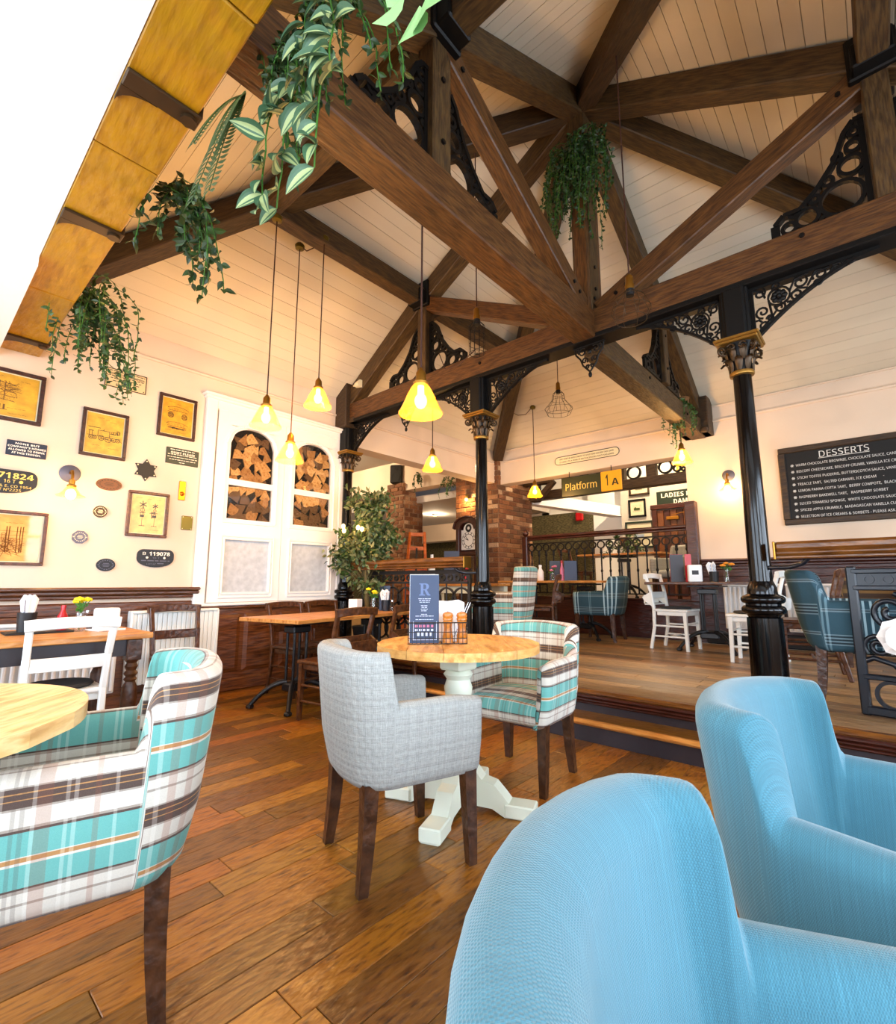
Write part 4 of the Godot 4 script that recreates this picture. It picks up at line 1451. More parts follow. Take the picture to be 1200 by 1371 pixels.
func chapel_chair(label: String, at: Vector3, turn: float, paint: Material, pocket := true, pad: Material = null, group := "wooden chapel chairs") -> Node3D:
	# faces +z; back posts lean back, two back rails, a book pocket behind, H stretchers
	var o := thing("dining_chair", label, "chair", at, turn, group)
	var m := MB.new()
	m.cbox(Vector3(0, 0.45, 0.01), Vector3(0.41, 0.03, 0.40), 0.01)
	m.cbox(Vector3(0, 0.415, 0.02), Vector3(0.36, 0.05, 0.34), 0.006)
	obj("seat", m.done(), paint, o)
	for s in [-1, 1]:
		obj("leg", tapered_leg(Vector3(s * 0.175, 0.44, 0.17), Vector3(s * 0.18, 0, 0.18), 0.038, 0.03), paint, o)
		m = MB.new()
		var p := [Vector3(s * 0.19, 0, -0.235), Vector3(s * 0.185, 0.25, -0.185), Vector3(s * 0.185, 0.46, -0.18), Vector3(s * 0.19, 0.66, -0.205), Vector3(s * 0.197, 0.855, -0.255)]
		for i in 4: m.bar(p[i], p[i + 1] + (p[i + 1] - p[i]).normalized() * 0.006, 0.036, 0.034, 0.006)
		obj("back_post", m.done(), paint, o)
	m = MB.new()
	var arc := []
	for i in 9:
		var f := i / 8.0 * 2 - 1
		arc.append(Vector3(f * 0.222, 0.845 + 0.012 * (1 - f * f), -0.257 - 0.018 * (1 - f * f)))
	m.sweep_rect(arc, 0.034, 0.062)
	obj("top_rail", m.done(), paint, o)
	m = MB.new()
	var arc2 := []
	for q in arc: arc2.append(Vector3(q.x * 0.84, 0.625, q.z + 0.055))
	m.sweep_rect(arc2, 0.018, 0.075)
	obj("back_rail", m.done(), paint, o)
	m = MB.new()
	for s in [-1, 1]:
		m.rod(Vector3(s * 0.18, 0.27, 0.17), Vector3(s * 0.185, 0.27, -0.19), 0.011, 8)
		m.rod(Vector3(s * 0.18, 0.15, 0.17), Vector3(s * 0.185, 0.15, -0.2), 0.011, 8)
	m.rod(Vector3(-0.18, 0.15, -0.02), Vector3(0.18, 0.15, -0.02), 0.011, 8)
	m.rod(Vector3(-0.18, 0.3, 0.172), Vector3(0.18, 0.3, 0.172), 0.011, 8)
	obj("stretcher", m.done(), paint, o)
	if pocket:
		m = MB.new()
		for s in [-1, 1]:
			var x: float = s * 0.195
			m.xf = Transform3D(Basis(Vector3(0, 0, -1), Vector3.UP, Vector3(1, 0, 0)), Vector3(x, 0, 0))
			m.prism(PackedVector2Array([Vector2(0.195, 0.67), Vector2(0.31, 0.60), Vector2(0.285, 0.555), Vector2(0.19, 0.49)]), -0.01, 0.01)
		m.xf = Transform3D()
		m.bar(Vector3(-0.19, 0.575, -0.29), Vector3(0.19, 0.575, -0.29), 0.016, 0.1, 0.003)
		m.bar(Vector3(-0.19, 0.515, -0.245), Vector3(0.19, 0.515, -0.245), 0.09, 0.014, 0.003)
		obj("book_pocket", m.done(), paint, o)
	if pad:
		m = MB.new()
		m.lathe([Vector2(0, 0.465), Vector2(0.165, 0.467), Vector2(0.178, 0.477), Vector2(0.165, 0.49), Vector2(0.08, 0.494), Vector2(0, 0.494)], 28)
		obj("seat_pad", m.done(), pad, o)
	return o

func plank_top(o: Node3D, lx: float, lz: float, y: float, th: float, n: int, material: Material) -> void:   # n planks along x
	var w := lz / n
	for k in n:
		var m := MB.new()
		m.cbox(Vector3.ZERO, Vector3(lx, th, w - 0.0016), 0.004)
		var p := obj("plank", m.done(), material, o)
		p.position = Vector3(0, y - th / 2, -lz / 2 + (k + 0.5) * w)

func trestle_base(o: Node3D, x: float, lz: float, top: float) -> void:
	# cast-iron pedestal: two pairs of slim rods between a top plate and four scrolled feet
	var m := MB.new()
	m.cbox(Vector3(x, top - 0.02, 0), Vector3(0.34, 0.02, lz * 0.62), 0.006)
	m.cbox(Vector3(x, top - 0.08, 0), Vector3(0.2, 0.06, 0.14), 0.01)
	m.cbox(Vector3(x, 0.17, 0), Vector3(0.2, 0.07, 0.14), 0.012)
	for sx in [-0.07, 0.07]:
		for sz in [-0.045, 0.045]:
			m.rod(Vector3(x + sx, 0.18, sz), Vector3(x + sx, top - 0.07, sz), 0.013, 10)
	obj("iron_frame", m.done(), M.table_iron, o)
	for s in [[1, 1], [1, -1], [-1, 1], [-1, -1]]:
		m = MB.new()
		var p := PackedVector3Array()
		for i in 8:
			var f := i / 7.0
			p.append(Vector3(x + s[0] * (0.06 + 0.22 * f), 0.18 * (1 - f * f) + 0.03, s[1] * (0.04 + 0.2 * f)))
		m.tube(p, 0.026, 8, 0.018)
		m.cbox(p[7] + Vector3(0, -0.012, 0), Vector3(0.06, 0.036, 0.055), 0.012)
		obj("foot", m.done(), M.table_iron, o)

func build_furniture() -> void:
	# --- near chairs
	tub_chair("large plain blue tub chair at the very bottom of the picture", Vector3(0.07, 0, -0.54), PI / 2 + 0.27, M.blue_fabric, 0.60, 0.62, 0.82, 0.66, null, 0.10, 0.33, 0.10, 0.06, 0.03, 0.05, "plain blue tub chairs", 0.06, 0.04)
	tub_chair("plain blue tub chair at the right edge, behind the bottom one", Vector3(0.035, 0, -1.39), PI / 2 - 0.12, M.blue_fabric, 0.58, 0.62, 0.82, 0.645, null, 0.10, 0.33, 0.10, 0.06, 0.03, 0.05, "plain blue tub chairs", 0.06, 0.03)
	tub_chair("turquoise and brown plaid tub chair drawn up to the nearest round table", Vector3(-1.71, 0, -0.375), -0.29, M.plaid, 0.58, 0.58, 0.85, 0.67, null, 0.085, 0.34, 0.10, 0.06, 0.03, 0.03)
	tub_chair("pale grey linen tub chair seen from behind in the middle of the floor", Vector3(-1.585, 0, -1.47), PI - 0.33, M.linen, 0.55, 0.52, 0.825, 0.645, null, 0.075, 0.33, 0.12, 0.05, 0.025, 0.03)
	tub_chair("turquoise plaid tub chair facing the grey one across the round table", Vector3(-1.63, 0, -2.50), 0.08, M.plaid, 0.56, 0.50, 0.83, 0.665, null, 0.08, 0.33, 0.10, 0.05, 0.03, 0.03)
	# --- round table in the middle
	var o := thing("round_table", "round pine-topped table on a white pedestal in the middle of the floor", "table", Vector3(-1.65, 0, -1.95))
	round_top(o, 0.41, 0.78, M.table_pine)
	var m := MB.new()
	m.lathe([Vector2(0.0, 0.1), Vector2(0.075, 0.1), Vector2(0.08, 0.14), Vector2(0.062, 0.18), Vector2(0.05, 0.26), Vector2(0.052, 0.4), Vector2(0.062, 0.5), Vector2(0.072, 0.56), Vector2(0.058, 0.60), Vector2(0.075, 0.625), Vector2(0.055, 0.65)], 28)
	m.cbox(Vector3(0, 0.70, 0), Vector3(0.14, 0.11, 0.14), 0.01)
	m.cbox(Vector3(0, 0.735, 0), Vector3(0.5, 0.03, 0.09), 0.01)
	m.cbox(Vector3(0, 0.735, 0), Vector3(0.09, 0.03, 0.5), 0.01)
	obj("pedestal", m.done(), M.cream_paint, o)
	for k in 4:
		m = MB.new()
		m.xf = Transform3D(Basis(Vector3.UP, 0.37 + k * PI / 2), Vector3.ZERO)
		m.prism(PackedVector2Array([Vector2(0, 0.05), Vector2(0.06, 0.035), Vector2(0.18, 0.03), Vector2(0.24, 0.0), Vector2(0.375, 0.0), Vector2(0.375, 0.055), Vector2(0.26, 0.062), Vector2(0.235, 0.09), Vector2(0.19, 0.135), Vector2(0.13, 0.15), Vector2(0.08, 0.21), Vector2(0.0, 0.24)]), -0.04, 0.04)
		m.cbox(Vector3(0.31, 0.032, 0), Vector3(0.14, 0.06, 0.1), 0.006)
		obj("foot", m.done(), M.cream_paint, o)
	# --- round table cut by the left edge
	o = thing("round_table", "pale round table top cut off by the left edge of the picture", "table", Vector3(-1.75, 0, 0.07))
	round_top(o, 0.47, 0.77, M.table_pale)
	m = MB.new()
	m.lathe([Vector2(0.0, 0.0), Vector2(0.24, 0.0), Vector2(0.24, 0.03), Vector2(0.08, 0.07), Vector2(0.05, 0.2), Vector2(0.06, 0.5), Vector2(0.07, 0.6), Vector2(0.05, 0.73)], 28)
	obj("pedestal", m.done(), M.cream_paint, o)
	# --- farm table on the left with its chairs
	o = thing("farm_table", "pine farm table with turned brown legs against the picture wall", "table", Vector3(-4.05, 0, -0.42))
	for k in 6:
		m = MB.new()
		m.cbox(Vector3.ZERO, Vector3(1.5, 0.035, 0.1485), 0.004)
		var p := obj("plank", m.done(), M.farm_pine, o)
		p.position = Vector3(-0.375 + k * 0.15, 0.7425, 0)
		p.rotation.y = PI / 2
	m = MB.new()
	for s in [-1, 1]:
		m.span(Vector3(s * 0.38 - 0.012, 0.62, -0.65), Vector3(s * 0.38 + 0.012, 0.722, 0.65))
		m.span(Vector3(-0.38, 0.62, s * 0.66 - 0.012), Vector3(0.38, 0.722, s * 0.66 + 0.012))
	obj("apron", m.done(), M.purple_grey, o)
	for s in [[1, 1], [1, -1], [-1, 1], [-1, -1]]:
		m = MB.new()
		m.cbox(Vector3(0, 0.655, 0), Vector3(0.085, 0.135, 0.085), 0.006)
		m.lathe([Vector2(0, 0), Vector2(0.028, 0.0), Vector2(0.034, 0.06), Vector2(0.03, 0.1), Vector2(0.04, 0.2), Vector2(0.045, 0.36), Vector2(0.042, 0.42), Vector2(0.028, 0.455), Vector2(0.038, 0.47), Vector2(0.028, 0.485), Vector2(0.04, 0.505), Vector2(0.028, 0.525), Vector2(0.038, 0.55), Vector2(0.028, 0.57), Vector2(0.04, 0.59)], 20)
		var l := obj("leg", m.done(), M.leg_brown, o)
		l.position = Vector3(s[0] * 0.375, 0, s[1] * 0.66)
	chapel_chair("white painted chapel chair with a grey round pad at the farm table", Vector3(-3.74, 0.0, -0.72), -PI / 2, M.white_paint, false, M.grey_seat)
	chapel_chair("dark brown chapel chair standing alone against the white panelling by the picture wall", Vector3(-4.6, 0, -1.74), PI / 2, M.chair_brown, false)
	# --- long pine table in front of the cupboard
	var dirt := Vector3(-0.177, 0, -0.984)
	o = thing("long_table", "long pine plank table on black iron legs in front of the white cupboard", "table", Vector3(-4.11, 0, -3.0), atan2(-dirt.z, dirt.x))
	plank_top(o, 1.72, 0.76, 0.775, 0.032, 5, M.farm_pine)
	trestle_base(o, -0.52, 0.76, 0.745)
	trestle_base(o, 0.52, 0.76, 0.745)
	chapel_chair("brown chapel chair at the long pine table, partly behind the grey chair", Vector3(-3.42, 0, -2.46), -PI / 2 + 0.12, M.chair_brown, true)
	chapel_chair("brown chapel chair with a teal seat pad behind the round table's menu", Vector3(-3.55, 0, -3.16), -PI / 2 + 0.16, M.chair_brown, true, M.teal_seat)
	chapel_chair("brown chapel chair on the far side of the long table, under the left frosted panel", Vector3(-4.45, 0, -2.78), PI / 2 + 0.1, M.chair_brown, false)
	chapel_chair("brown chapel chair on the far side of the long table, nearer the black column", Vector3(-4.52, 0, -3.28), PI / 2 + 0.1, M.chair_brown, false)
	# --- raised floor
	var p1 := Vector3(0, PY, 0)
	o = thing("cafe_table", "wooden table on iron legs between the two white chairs on the raised floor", "table", p1 + Vector3(-1.52, 0, -6.3))
	plank_top(o, 1.2, 0.7, 0.78, 0.03, 5, M.chair_brown)
	trestle_base(o, 0.0, 0.7, 0.75)
	chapel_chair("white chapel chair with a book pocket, left of the table on the raised floor", p1 + Vector3(-1.86, 0, -6.22), PI / 2 - 0.1, M.white_paint, true, M.grey_seat, "white chairs on the raised floor")
	chapel_chair("white chapel chair beside the right column, seat side on", p1 + Vector3(-0.98, 0, -5.72), -PI / 2, M.white_paint, true, M.grey_seat, "white chairs on the raised floor")
	chapel_chair("dark brown chapel chair just behind the right column", p1 + Vector3(-0.50, 0, -5.2), -PI / 2 + 0.15, M.chair_brown, true)
	tub_chair("blue and white tartan tub chair side on behind the iron frame at the right", p1 + Vector3(-0.08, 0, -4.25), PI / 2 + 0.05, M.plaid_blue, 0.62, 0.66, 0.85, 0.66, null, 0.08, 0.34, 0.10, 0.09, 0.06, 0.06)
	tub_chair("blue tartan tub chair in front of the railing's dark panel", p1 + Vector3(-2.92, 0, -6.5), -PI / 2 + 0.1, M.plaid_blue, 0.6, 0.58, 0.85, 0.66, null, 0.08, 0.34, 0.13, 0.07, 0.06, 0.06)
	tub_chair("small brown tartan tub chair by the far wall behind the blue tartan one", p1 + Vector3(-0.05, 0, -6.2), 0.1, M.plaid_brown, 0.6, 0.56, 0.84, 0.64, null, 0.08, 0.34, 0.13, 0.05)
	# high-backed plaid chair behind the middle column
	tub_chair("high-backed turquoise plaid armchair on the raised floor behind the middle column", p1 + Vector3(-3.42, 0, -4.85), -PI / 2 + 0.35, M.plaid, 0.62, 0.66, 0.95, 0.66, null, 0.085, 0.3, 0.1, 0.08, 0.03, 0.03)
	chapel_chair("very dark brown chair by the table under the railing", p1 + Vector3(-3.58, 0, -6.02), -PI / 2 + 0.4, M.chair_brown, true)
	o = thing("cafe_table", "dark table with sauces and menus in front of the railing", "table", p1 + Vector3(-3.62, 0, -6.55))
	plank_top(o, 1.7, 0.62, 0.80, 0.03, 4, M.farm_pine)
	trestle_base(o, -0.45, 0.62, 0.77)
	trestle_base(o, 0.45, 0.62, 0.77)
	# beyond the railing, on the upper floor
	var p2 := Vector3(0, 0.82, 0)
	tub_chair("pale blue-grey tub chair beyond the railing beside the dark door", p2 + Vector3(-2.35, 0, -8.1), -0.5, M.linen, 0.6, 0.58, 0.86, 0.66, null, 0.085, 0.33, 0.12, 0.06, 0.03, 0.03)
	o = thing("cafe_table", "pine-topped table beyond the railing under the green-framed picture", "table", p2 + Vector3(-3.35, 0, -8.5))
	plank_top(o, 1.5, 0.7, 0.76, 0.03, 4, M.farm_pine)
	trestle_base(o, 0.0, 0.7, 0.73)
	chapel_chair("brown chapel chair beyond the railing at the left of the pine table", p2 + Vector3(-4.15, 0, -8.3), PI / 2, M.chair_brown, true)
	# high bar table behind the left rail
	o = thing("bar_table", "pale wooden serving table behind the oak rail by the clock", "table", p1 + Vector3(-4.45, 0, -5.3))
	plank_top(o, 1.3, 0.6, 0.76, 0.035, 4, M.farm_pine)
	m = MB.new()
	for s in [[1, 1], [1, -1], [-1, 1], [-1, -1]]: m.cbox(Vector3(s[0] * 0.58, 0.37, s[1] * 0.24), Vector3(0.08, 0.74, 0.08), 0.006)
	m.cbox(Vector3(0, 0.68, 0.24), Vector3(1.1, 0.1, 0.025), 0.004)
	m.cbox(Vector3(0, 0.68, -0.24), Vector3(1.1, 0.1, 0.025), 0.004)
	obj("frame", m.done(), M.cream_paint, o)
	# tall high chair by the pier
	o = thing("high_chair", "orange wooden child's high chair between the two brick piers", "high chair", p1 + Vector3(-5.32, 0, -5.3), 0.7)
	m = MB.new()
	for s in [-1, 1]:
		m.bar(Vector3(s * 0.2, 0, 0.18), Vector3(s * 0.11, 1.56, -0.1), 0.045, 0.03, 0.006)
		m.bar(Vector3(s * 0.2, 0, -0.3), Vector3(s * 0.13, 1.0, -0.02), 0.045, 0.03, 0.006)
	obj("frame", m.done(), M.orange_wood, o)
	for y in [0.25, 0.62, 0.95, 1.3, 1.52]:
		m = MB.new()
		var f: float = y / 1.56
		m.cbox(Vector3(0, y, lerpf(0.18, -0.1, f)), Vector3(lerpf(0.4, 0.22, f), 0.06, 0.025), 0.005)
		obj("slat", m.done(), M.orange_wood, o)
	m = MB.new()
	m.cbox(Vector3(0, 0.72, -0.05), Vector3(0.3, 0.025, 0.3), 0.005)
	obj("seat", m.done(), M.orange_wood, o)
	m = MB.new()
	m.bar(Vector3(0, 1.3, -0.03), Vector3(0, 0.95, 0.04), 0.03, 0.01)
	obj("strap", m.done(), M.black, o)

func round_top(o: Node3D, r: float, y: float, material: Material) -> void:
	# planks cut to a circle; each a piece with its own edge
	var n := 5
	for k in n:
		var x0 := -r + 2 * r * k / n + 0.0008; var x1 := -r + 2 * r * (k + 1) / n - 0.0008
		var poly := PackedVector2Array()
		var top := PackedVector2Array(); var bot := PackedVector2Array()
		for i in 13:
			var x := lerpf(x0, x1, i / 12.0)
			var c := sqrt(maxf(r * r - x * x, 0.0))
			top.append(Vector2(x, c)); bot.append(Vector2(x, -c))
		if k == 0: top.remove_at(0)
		if k == n - 1: top.remove_at(12)
		top.reverse()
		poly.append_array(bot); poly.append_array(top)
		var m := MB.new()
		m.xf = Transform3D(Basis(Vector3.RIGHT, -PI / 2), Vector3(0, 0, 0)).rotated(Vector3.UP, PI / 2)
		m.prism(poly, 0.0, 0.038)
		var p := obj("plank", m.done(), material, o)
		p.position = Vector3(0, y - 0.038, 0)
		p.rotation.y = -PI / 2 + 0.75

# ---------------------------------------------------------------- pictures, plates, signs, cupboard
func wall_basis() -> Basis:       # local x runs along the left wall away from the camera, y up, z out of the wall
	return Basis(Vector3(0, 0, -1), Vector3.UP, Vector3(1, 0, 0))

func on_left(o: Node3D, y: float, z: float, out := 0.0) -> void:
	o.transform = Transform3D(wall_basis(), Vector3(WX + out, y, z))

func text_on(parent: Node3D, s: String, h: float, at: Vector3, material: Material, font := "Droid Sans", width := 0.0, bold := false, depth := 0.0015, called := "lettering") -> void:
	var t := text_mesh(s, font, h, depth, bold)
	var o := obj(called, t, material, parent)
	o.position = at
	if width > 0.0:
		var w := t.get_aabb().size.x
		if w > 0.001: o.scale.x = width / w

func print_row(parent: Node3D, y: float, width: float, h: float, z: float, material: Material, seed_: int, x0 := 0.0) -> void:
	# a row of print too small to read: word-long strokes of even height
	var r := RandomNumberGenerator.new()
	r.seed = seed_
	var m := MB.new()
	var x := -width / 2
	while x < width / 2 - h:
		var l := minf(h * r.randf_range(1.5, 4.5), width / 2 - x)
		m.box(Vector3(x0 + x + l / 2, y, z), Vector3(l, h * 0.7, 0.0012))
		x += l + h * 0.8
	obj("print_row", m.done(), material, parent)

func print_image(w: int, h: int, paper: Color, ink: Color, seed_: int, f: Callable) -> StandardMaterial3D:
	var im := Image.create(w, h, false, Image.FORMAT_RGB8)
	rng.seed = seed_
	var nz := FastNoiseLite.new()
	nz.seed = seed_
	nz.frequency = 0.02
	for y in h:
		for x in w:
			var k := 1.0 + 0.16 * nz.get_noise_2d(x, y) + rng.randf_range(-0.03, 0.03)
			im.set_pixel(x, y, Color(paper.r * k, paper.g * k, paper.b * k))
	f.call(im, ink)
	var m := StandardMaterial3D.new()
	m.albedo_texture = ImageTexture.create_from_image(im)
	m.roughness = 0.35
	return m

func ln(im: Image, a: Vector2, b: Vector2, c: Color, w := 1.0) -> void:
	var n := int((b - a).length()) + 1
	for i in n + 1:
		var p := a.lerp(b, float(i) / n)
		im.fill_rect(Rect2i(int(p.x), int(p.y), int(maxf(1, w)), int(maxf(1, w))), c)

func circ(im: Image, c: Vector2, r: float, col: Color, w := 1.0) -> void:
	var n := int(r * 5) + 8
	for i in n: ln(im, c + Vector2.from_angle(TAU * i / n) * r, c + Vector2.from_angle(TAU * (i + 1) / n) * r, col, w)

func scribble(im: Image, x: int, y: int, w: int, col: Color) -> void:
	var q := x
	while q < x + w:
		var l := rng.randi_range(2, 6)
		ln(im, Vector2(q, y + rng.randi_range(-1, 1)), Vector2(q + l, y + rng.randi_range(-1, 1)), col)
		q += l + rng.randi_range(1, 3)

func picture(label: String, y0: float, y1: float, z0: float, z1: float, art: Material, frame: Material, bar := 0.026) -> void:
	var w := absf(z0 - z1); var h := y1 - y0
	var o := thing("framed_print", label, "picture", Vector3.ZERO, 0.0, "")
	on_left(o, (y0 + y1) / 2, (z0 + z1) / 2)
	for s in [[0, 1], [0, -1], [1, 0], [-1, 0]]:
		var m := MB.new()
		if s[0] == 0: m.cbox(Vector3(0, s[1] * (h / 2 - bar / 2), 0.014), Vector3(w, bar, 0.028), 0.004)
		else: m.cbox(Vector3(s[0] * (w / 2 - bar / 2), 0, 0.014), Vector3(bar, h - 2 * bar, 0.028), 0.004)
		obj("frame", m.done(), frame, o)
	var m := MB.new()
	m.box(Vector3(0, 0, 0.006), Vector3(w - 2 * bar + 0.002, h - 2 * bar + 0.002, 0.006))
	obj("mount", m.done(), M.ivory, o)
	m = MB.new()
	var a := w / 2 - bar - 0.008; var b := h / 2 - bar - 0.008
	m.quad_uv(Vector3(-a, -b, 0.0105), Vector3(a, -b, 0.0105), Vector3(a, b, 0.0105), Vector3(-a, b, 0.0105))
	obj("print", m.done(), art, o)

func plate(called: String, label: String, category: String, y: float, z: float, mesh: Mesh, material: Material, group := "") -> Node3D:
	var o := thing(called, label, category, Vector3.ZERO, 0.0, group)
	on_left(o, y, z)
	obj("plate", mesh, material, o)
	return o

func oval_mesh(rx: float, ry: float, th: float, n := 40, rim := 0.006) -> ArrayMesh:
	var m := MB.new()
	var p := PackedVector2Array(); var q := PackedVector2Array()
	for i in n:
		var a := TAU * i / n
		p.append(Vector2(cos(a) * rx, sin(a) * ry))
	m.prism(p, 0.0, th)
	for i in n:
		var a := TAU * i / n; var b := TAU * (i + 1) / n
		m.bar(Vector3(cos(a) * (rx - rim), sin(a) * (ry - rim), th), Vector3(cos(b) * (rx - rim), sin(b) * (ry - rim), th), 0.004, rim, 0.0)
	return m.done()

func d_plate(w: float, h: float) -> ArrayMesh:       # flat-topped plate with a bowed bottom
	var p := PackedVector2Array()
	for i in 7:
		var a := PI / 2 - PI / 2 * i / 6
		p.append(Vector2(w / 2 - h * 0.3 + h * 0.3 * cos(a), h / 2 - h * 0.3 + h * 0.3 * sin(a)))
	for i in 15:
		var a := -PI * i / 14.0
		p.append(Vector2(w / 2 * cos(a), -h * 0.02 + h * 0.48 * sin(a)))
	for i in 7:
		var a := PI - PI / 2 * i / 6
		p.append(Vector2(-w / 2 + h * 0.3 + h * 0.3 * cos(a), h / 2 - h * 0.3 + h * 0.3 * sin(a)))
	var m := MB.new()
	m.prism(p, 0.0, 0.014)
	return m.done()

func build_walls_decor() -> void:
	var gold_paper := Color(0.80, 0.60, 0.17)
	var ink := Color(0.10, 0.065, 0.015)
	var loco := print_image(160, 200, Color(0.80, 0.63, 0.22), ink, 41, func(im: Image, c: Color) -> void:
		for q in [[60, 20, 25], [95, 26, 16], [112, 34, 30]]: scribble(im, q[0] - 15, q[1], q[2], c)
		ln(im, Vector2(8, 70), Vector2(58, 70), c, 3)
		for x in [14, 26]: ln(im, Vector2(x, 88), Vector2(x, 112), c, 2)
		ln(im, Vector2(10, 88), Vector2(30, 88), c, 3); ln(im, Vector2(6, 112), Vector2(150, 112), c, 2)
		im.fill_rect(Rect2i(50, 82, 52, 2), c); im.fill_rect(Rect2i(50, 82, 2, 30), c); im.fill_rect(Rect2i(100, 82, 2, 30), c)
		ln(im, Vector2(72, 82), Vector2(76, 76), c, 2); ln(im, Vector2(102, 92), Vector2(140, 92), c, 2); ln(im, Vector2(102, 104), Vector2(144, 104), c, 1)
		for q in [[112, 86, 5], [122, 86, 6], [138, 80, 8]]: circ(im, Vector2(q[0], q[1]), q[2], c, 2)
		ln(im, Vector2(136, 72), Vector2(134, 92), c, 3); ln(im, Vector2(142, 72), Vector2(146, 92), c, 2)
		for q in [[22, 122, 9], [38, 122, 8], [66, 120, 12], [96, 124, 13], [120, 122, 10], [138, 122, 9]]:
			circ(im, Vector2(q[0], q[1]), q[2], c, 2)
			for k in 6: ln(im, Vector2(q[0], q[1]), Vector2(q[0], q[1]) + Vector2.from_angle(k * TAU / 6) * q[2], c)
		ln(im, Vector2(64, 122), Vector2(122, 124), c, 2); ln(im, Vector2(144, 116), Vector2(156, 128), c, 2)
		for k in 60: im.set_pixel(rng.randi_range(52, 100), rng.randi_range(84, 110), c)
		scribble(im, 30, 160, 30, c); scribble(im, 100, 168, 45, c))
	var wagon := print_image(160, 200, Color(0.82, 0.60, 0.15), ink, 42, func(im: Image, c: Color) -> void:
		scribble(im, 30, 18, 30, c); scribble(im, 75, 26, 18, c)
		for t in 2:
			var y := 38 if t == 0 else 126
			for i in 26:
				var f := i / 25.0
				ln(im, Vector2(30 + 100 * f, y + 10 - 9 * sin(PI * f)), Vector2(30 + 100 * f, y + 12 - 9 * sin(PI * f)), c, 2)
			ln(im, Vector2(30, y + 10), Vector2(26, y + 16), c, 2); ln(im, Vector2(130, y + 10), Vector2(136, y + 16), c, 2)
			ln(im, Vector2(30, y + 26), Vector2(130, y + 26), c, 2)
			for x in range(34, 130, 8): ln(im, Vector2(x, y + 12), Vector2(x, y + 26), c)
			for k in 80: im.set_pixel(rng.randi_range(32, 128), rng.randi_range(y + 4, y + 26), c)
		for x in [44, 116]:
			for r in [15, 11, 6]: circ(im, Vector2(x, 92), r, c, 2)
			for k in 120:
				var p := Vector2(x, 92) + Vector2.from_angle(rng.randf() * TAU) * rng.randf() * 17
				im.set_pixel(int(p.x), int(p.y), c)
			ln(im, Vector2(x - 18, 72), Vector2(x + 18, 72), c, 2)
		for k in 60: ln(im, Vector2(rng.randi_range(28, 130), rng.randi_range(158, 168)), Vector2(rng.randi_range(28, 130), 163), c)
		scribble(im, 20, 178, 30, c); scribble(im, 90, 184, 40, c))
	var signals := print_image(160, 200, Color(0.88, 0.72, 0.42), ink, 43, func(im: Image, c: Color) -> void:
		scribble(im, 18, 14, 30, c); scribble(im, 74, 18, 18, c); scribble(im, 118, 20, 20, c)
		for q in [[52, 40, 1.0], [112, 44, 0.7]]:
			var x: float = q[0]
			ln(im, Vector2(x, 60), Vector2(x, 160), c, 2); ln(im, Vector2(x - 12, 160), Vector2(x + 12, 160), c, 3)
			for k in 6: ln(im, Vector2(x, q[1] + 8), Vector2(x, q[1] + 8) + Vector2.from_angle(k * TAU / 6 + 0.4) * 18 * q[2], c, 4)
			circ(im, Vector2(x, 78), 10 * q[2], c, 2); circ(im, Vector2(x, 100), 9 * q[2], c, 2)
			ln(im, Vector2(x - 14, 92), Vector2(x + 12, 90), c, 3)
			im.fill_rect(Rect2i(int(x) - 10, 104, 20, 12), c)
		ln(im, Vector2(88, 92), Vector2(112, 86), c, 3); ln(im, Vector2(96, 84), Vector2(98, 116), c, 4)
		scribble(im, 90, 182, 44, c))
	var tree_art := print_image(200, 160, gold_paper, Color(0.36, 0.22, 0.03), 44, func(im: Image, c: Color) -> void:
		scribble(im, 100, 12, 20, c); scribble(im, 160, 20, 20, c)
		for x in [104, 116, 128]: ln(im, Vector2(x, 30), Vector2(x, 100), c, 2)
		for y in [32, 46, 62, 80, 96]: ln(im, Vector2(96, y), Vector2(150, y + 6), c, 2)
		for k in 300: im.set_pixel(rng.randi_range(96, 160), rng.randi_range(30, 100), c)
		for k in 24: ln(im, Vector2(rng.randi_range(98, 165), rng.randi_range(28, 70)), Vector2(rng.randi_range(98, 165), rng.randi_range(28, 90)), c)
		for x in [24, 78, 120]:
			im.fill_rect(Rect2i(x, 118, 4, 18), c); im.fill_rect(Rect2i(x + 9, 118, 4, 18), c); ln(im, Vector2(x - 4, 136), Vector2(x + 16, 136), c, 2)
		scribble(im, 138, 128, 34, c); scribble(im, 140, 148, 40, c))
	var machine := print_image(200, 200, Color(0.84, 0.62, 0.34), Color(0.38, 0.22, 0.08), 45, func(im: Image, c: Color) -> void:
		scribble(im, 90, 14, 24, c); scribble(im, 130, 34, 30, c)
		for x in [96, 106, 132, 138, 152, 158, 164]: ln(im, Vector2(x, 50), Vector2(x + rng.randi_range(-2, 2), 160), c, 2)
		for y in [70, 88, 100, 130]: ln(im, Vector2(92, y), Vector2(168, y), c)
		for k in 5: circ(im, Vector2(128, 84 + k * 7), 4, c)
		for k in 50: ln(im, Vector2(rng.randi_range(94, 168), rng.randi_range(100, 170)), Vector2(rng.randi_range(94, 168), rng.randi_range(100, 180)), c))
	var machine_m := machine
	machine_m.roughness = 0.04
	var fr := wood("frame_wood", T_wood, Color(0.27, 0.13, 0.06), 0.4, Vector3(3, 3, 3))
	var fr2 := wood("frame_light", T_wood, Color(0.40, 0.22, 0.12), 0.4, Vector3(3, 3, 3))
	picture("framed engraving on golden paper at the left edge under the golden beam", 2.35, 2.77, -0.02, -0.67, tree_art, fr, 0.03)
	picture("framed golden print of a steam locomotive", 2.175, 2.6, -0.94, -1.285, loco, fr)
	picture("framed golden print of railway carriages, nearest the white cupboard", 2.485, 2.91, -1.52, -1.865, wagon, fr)
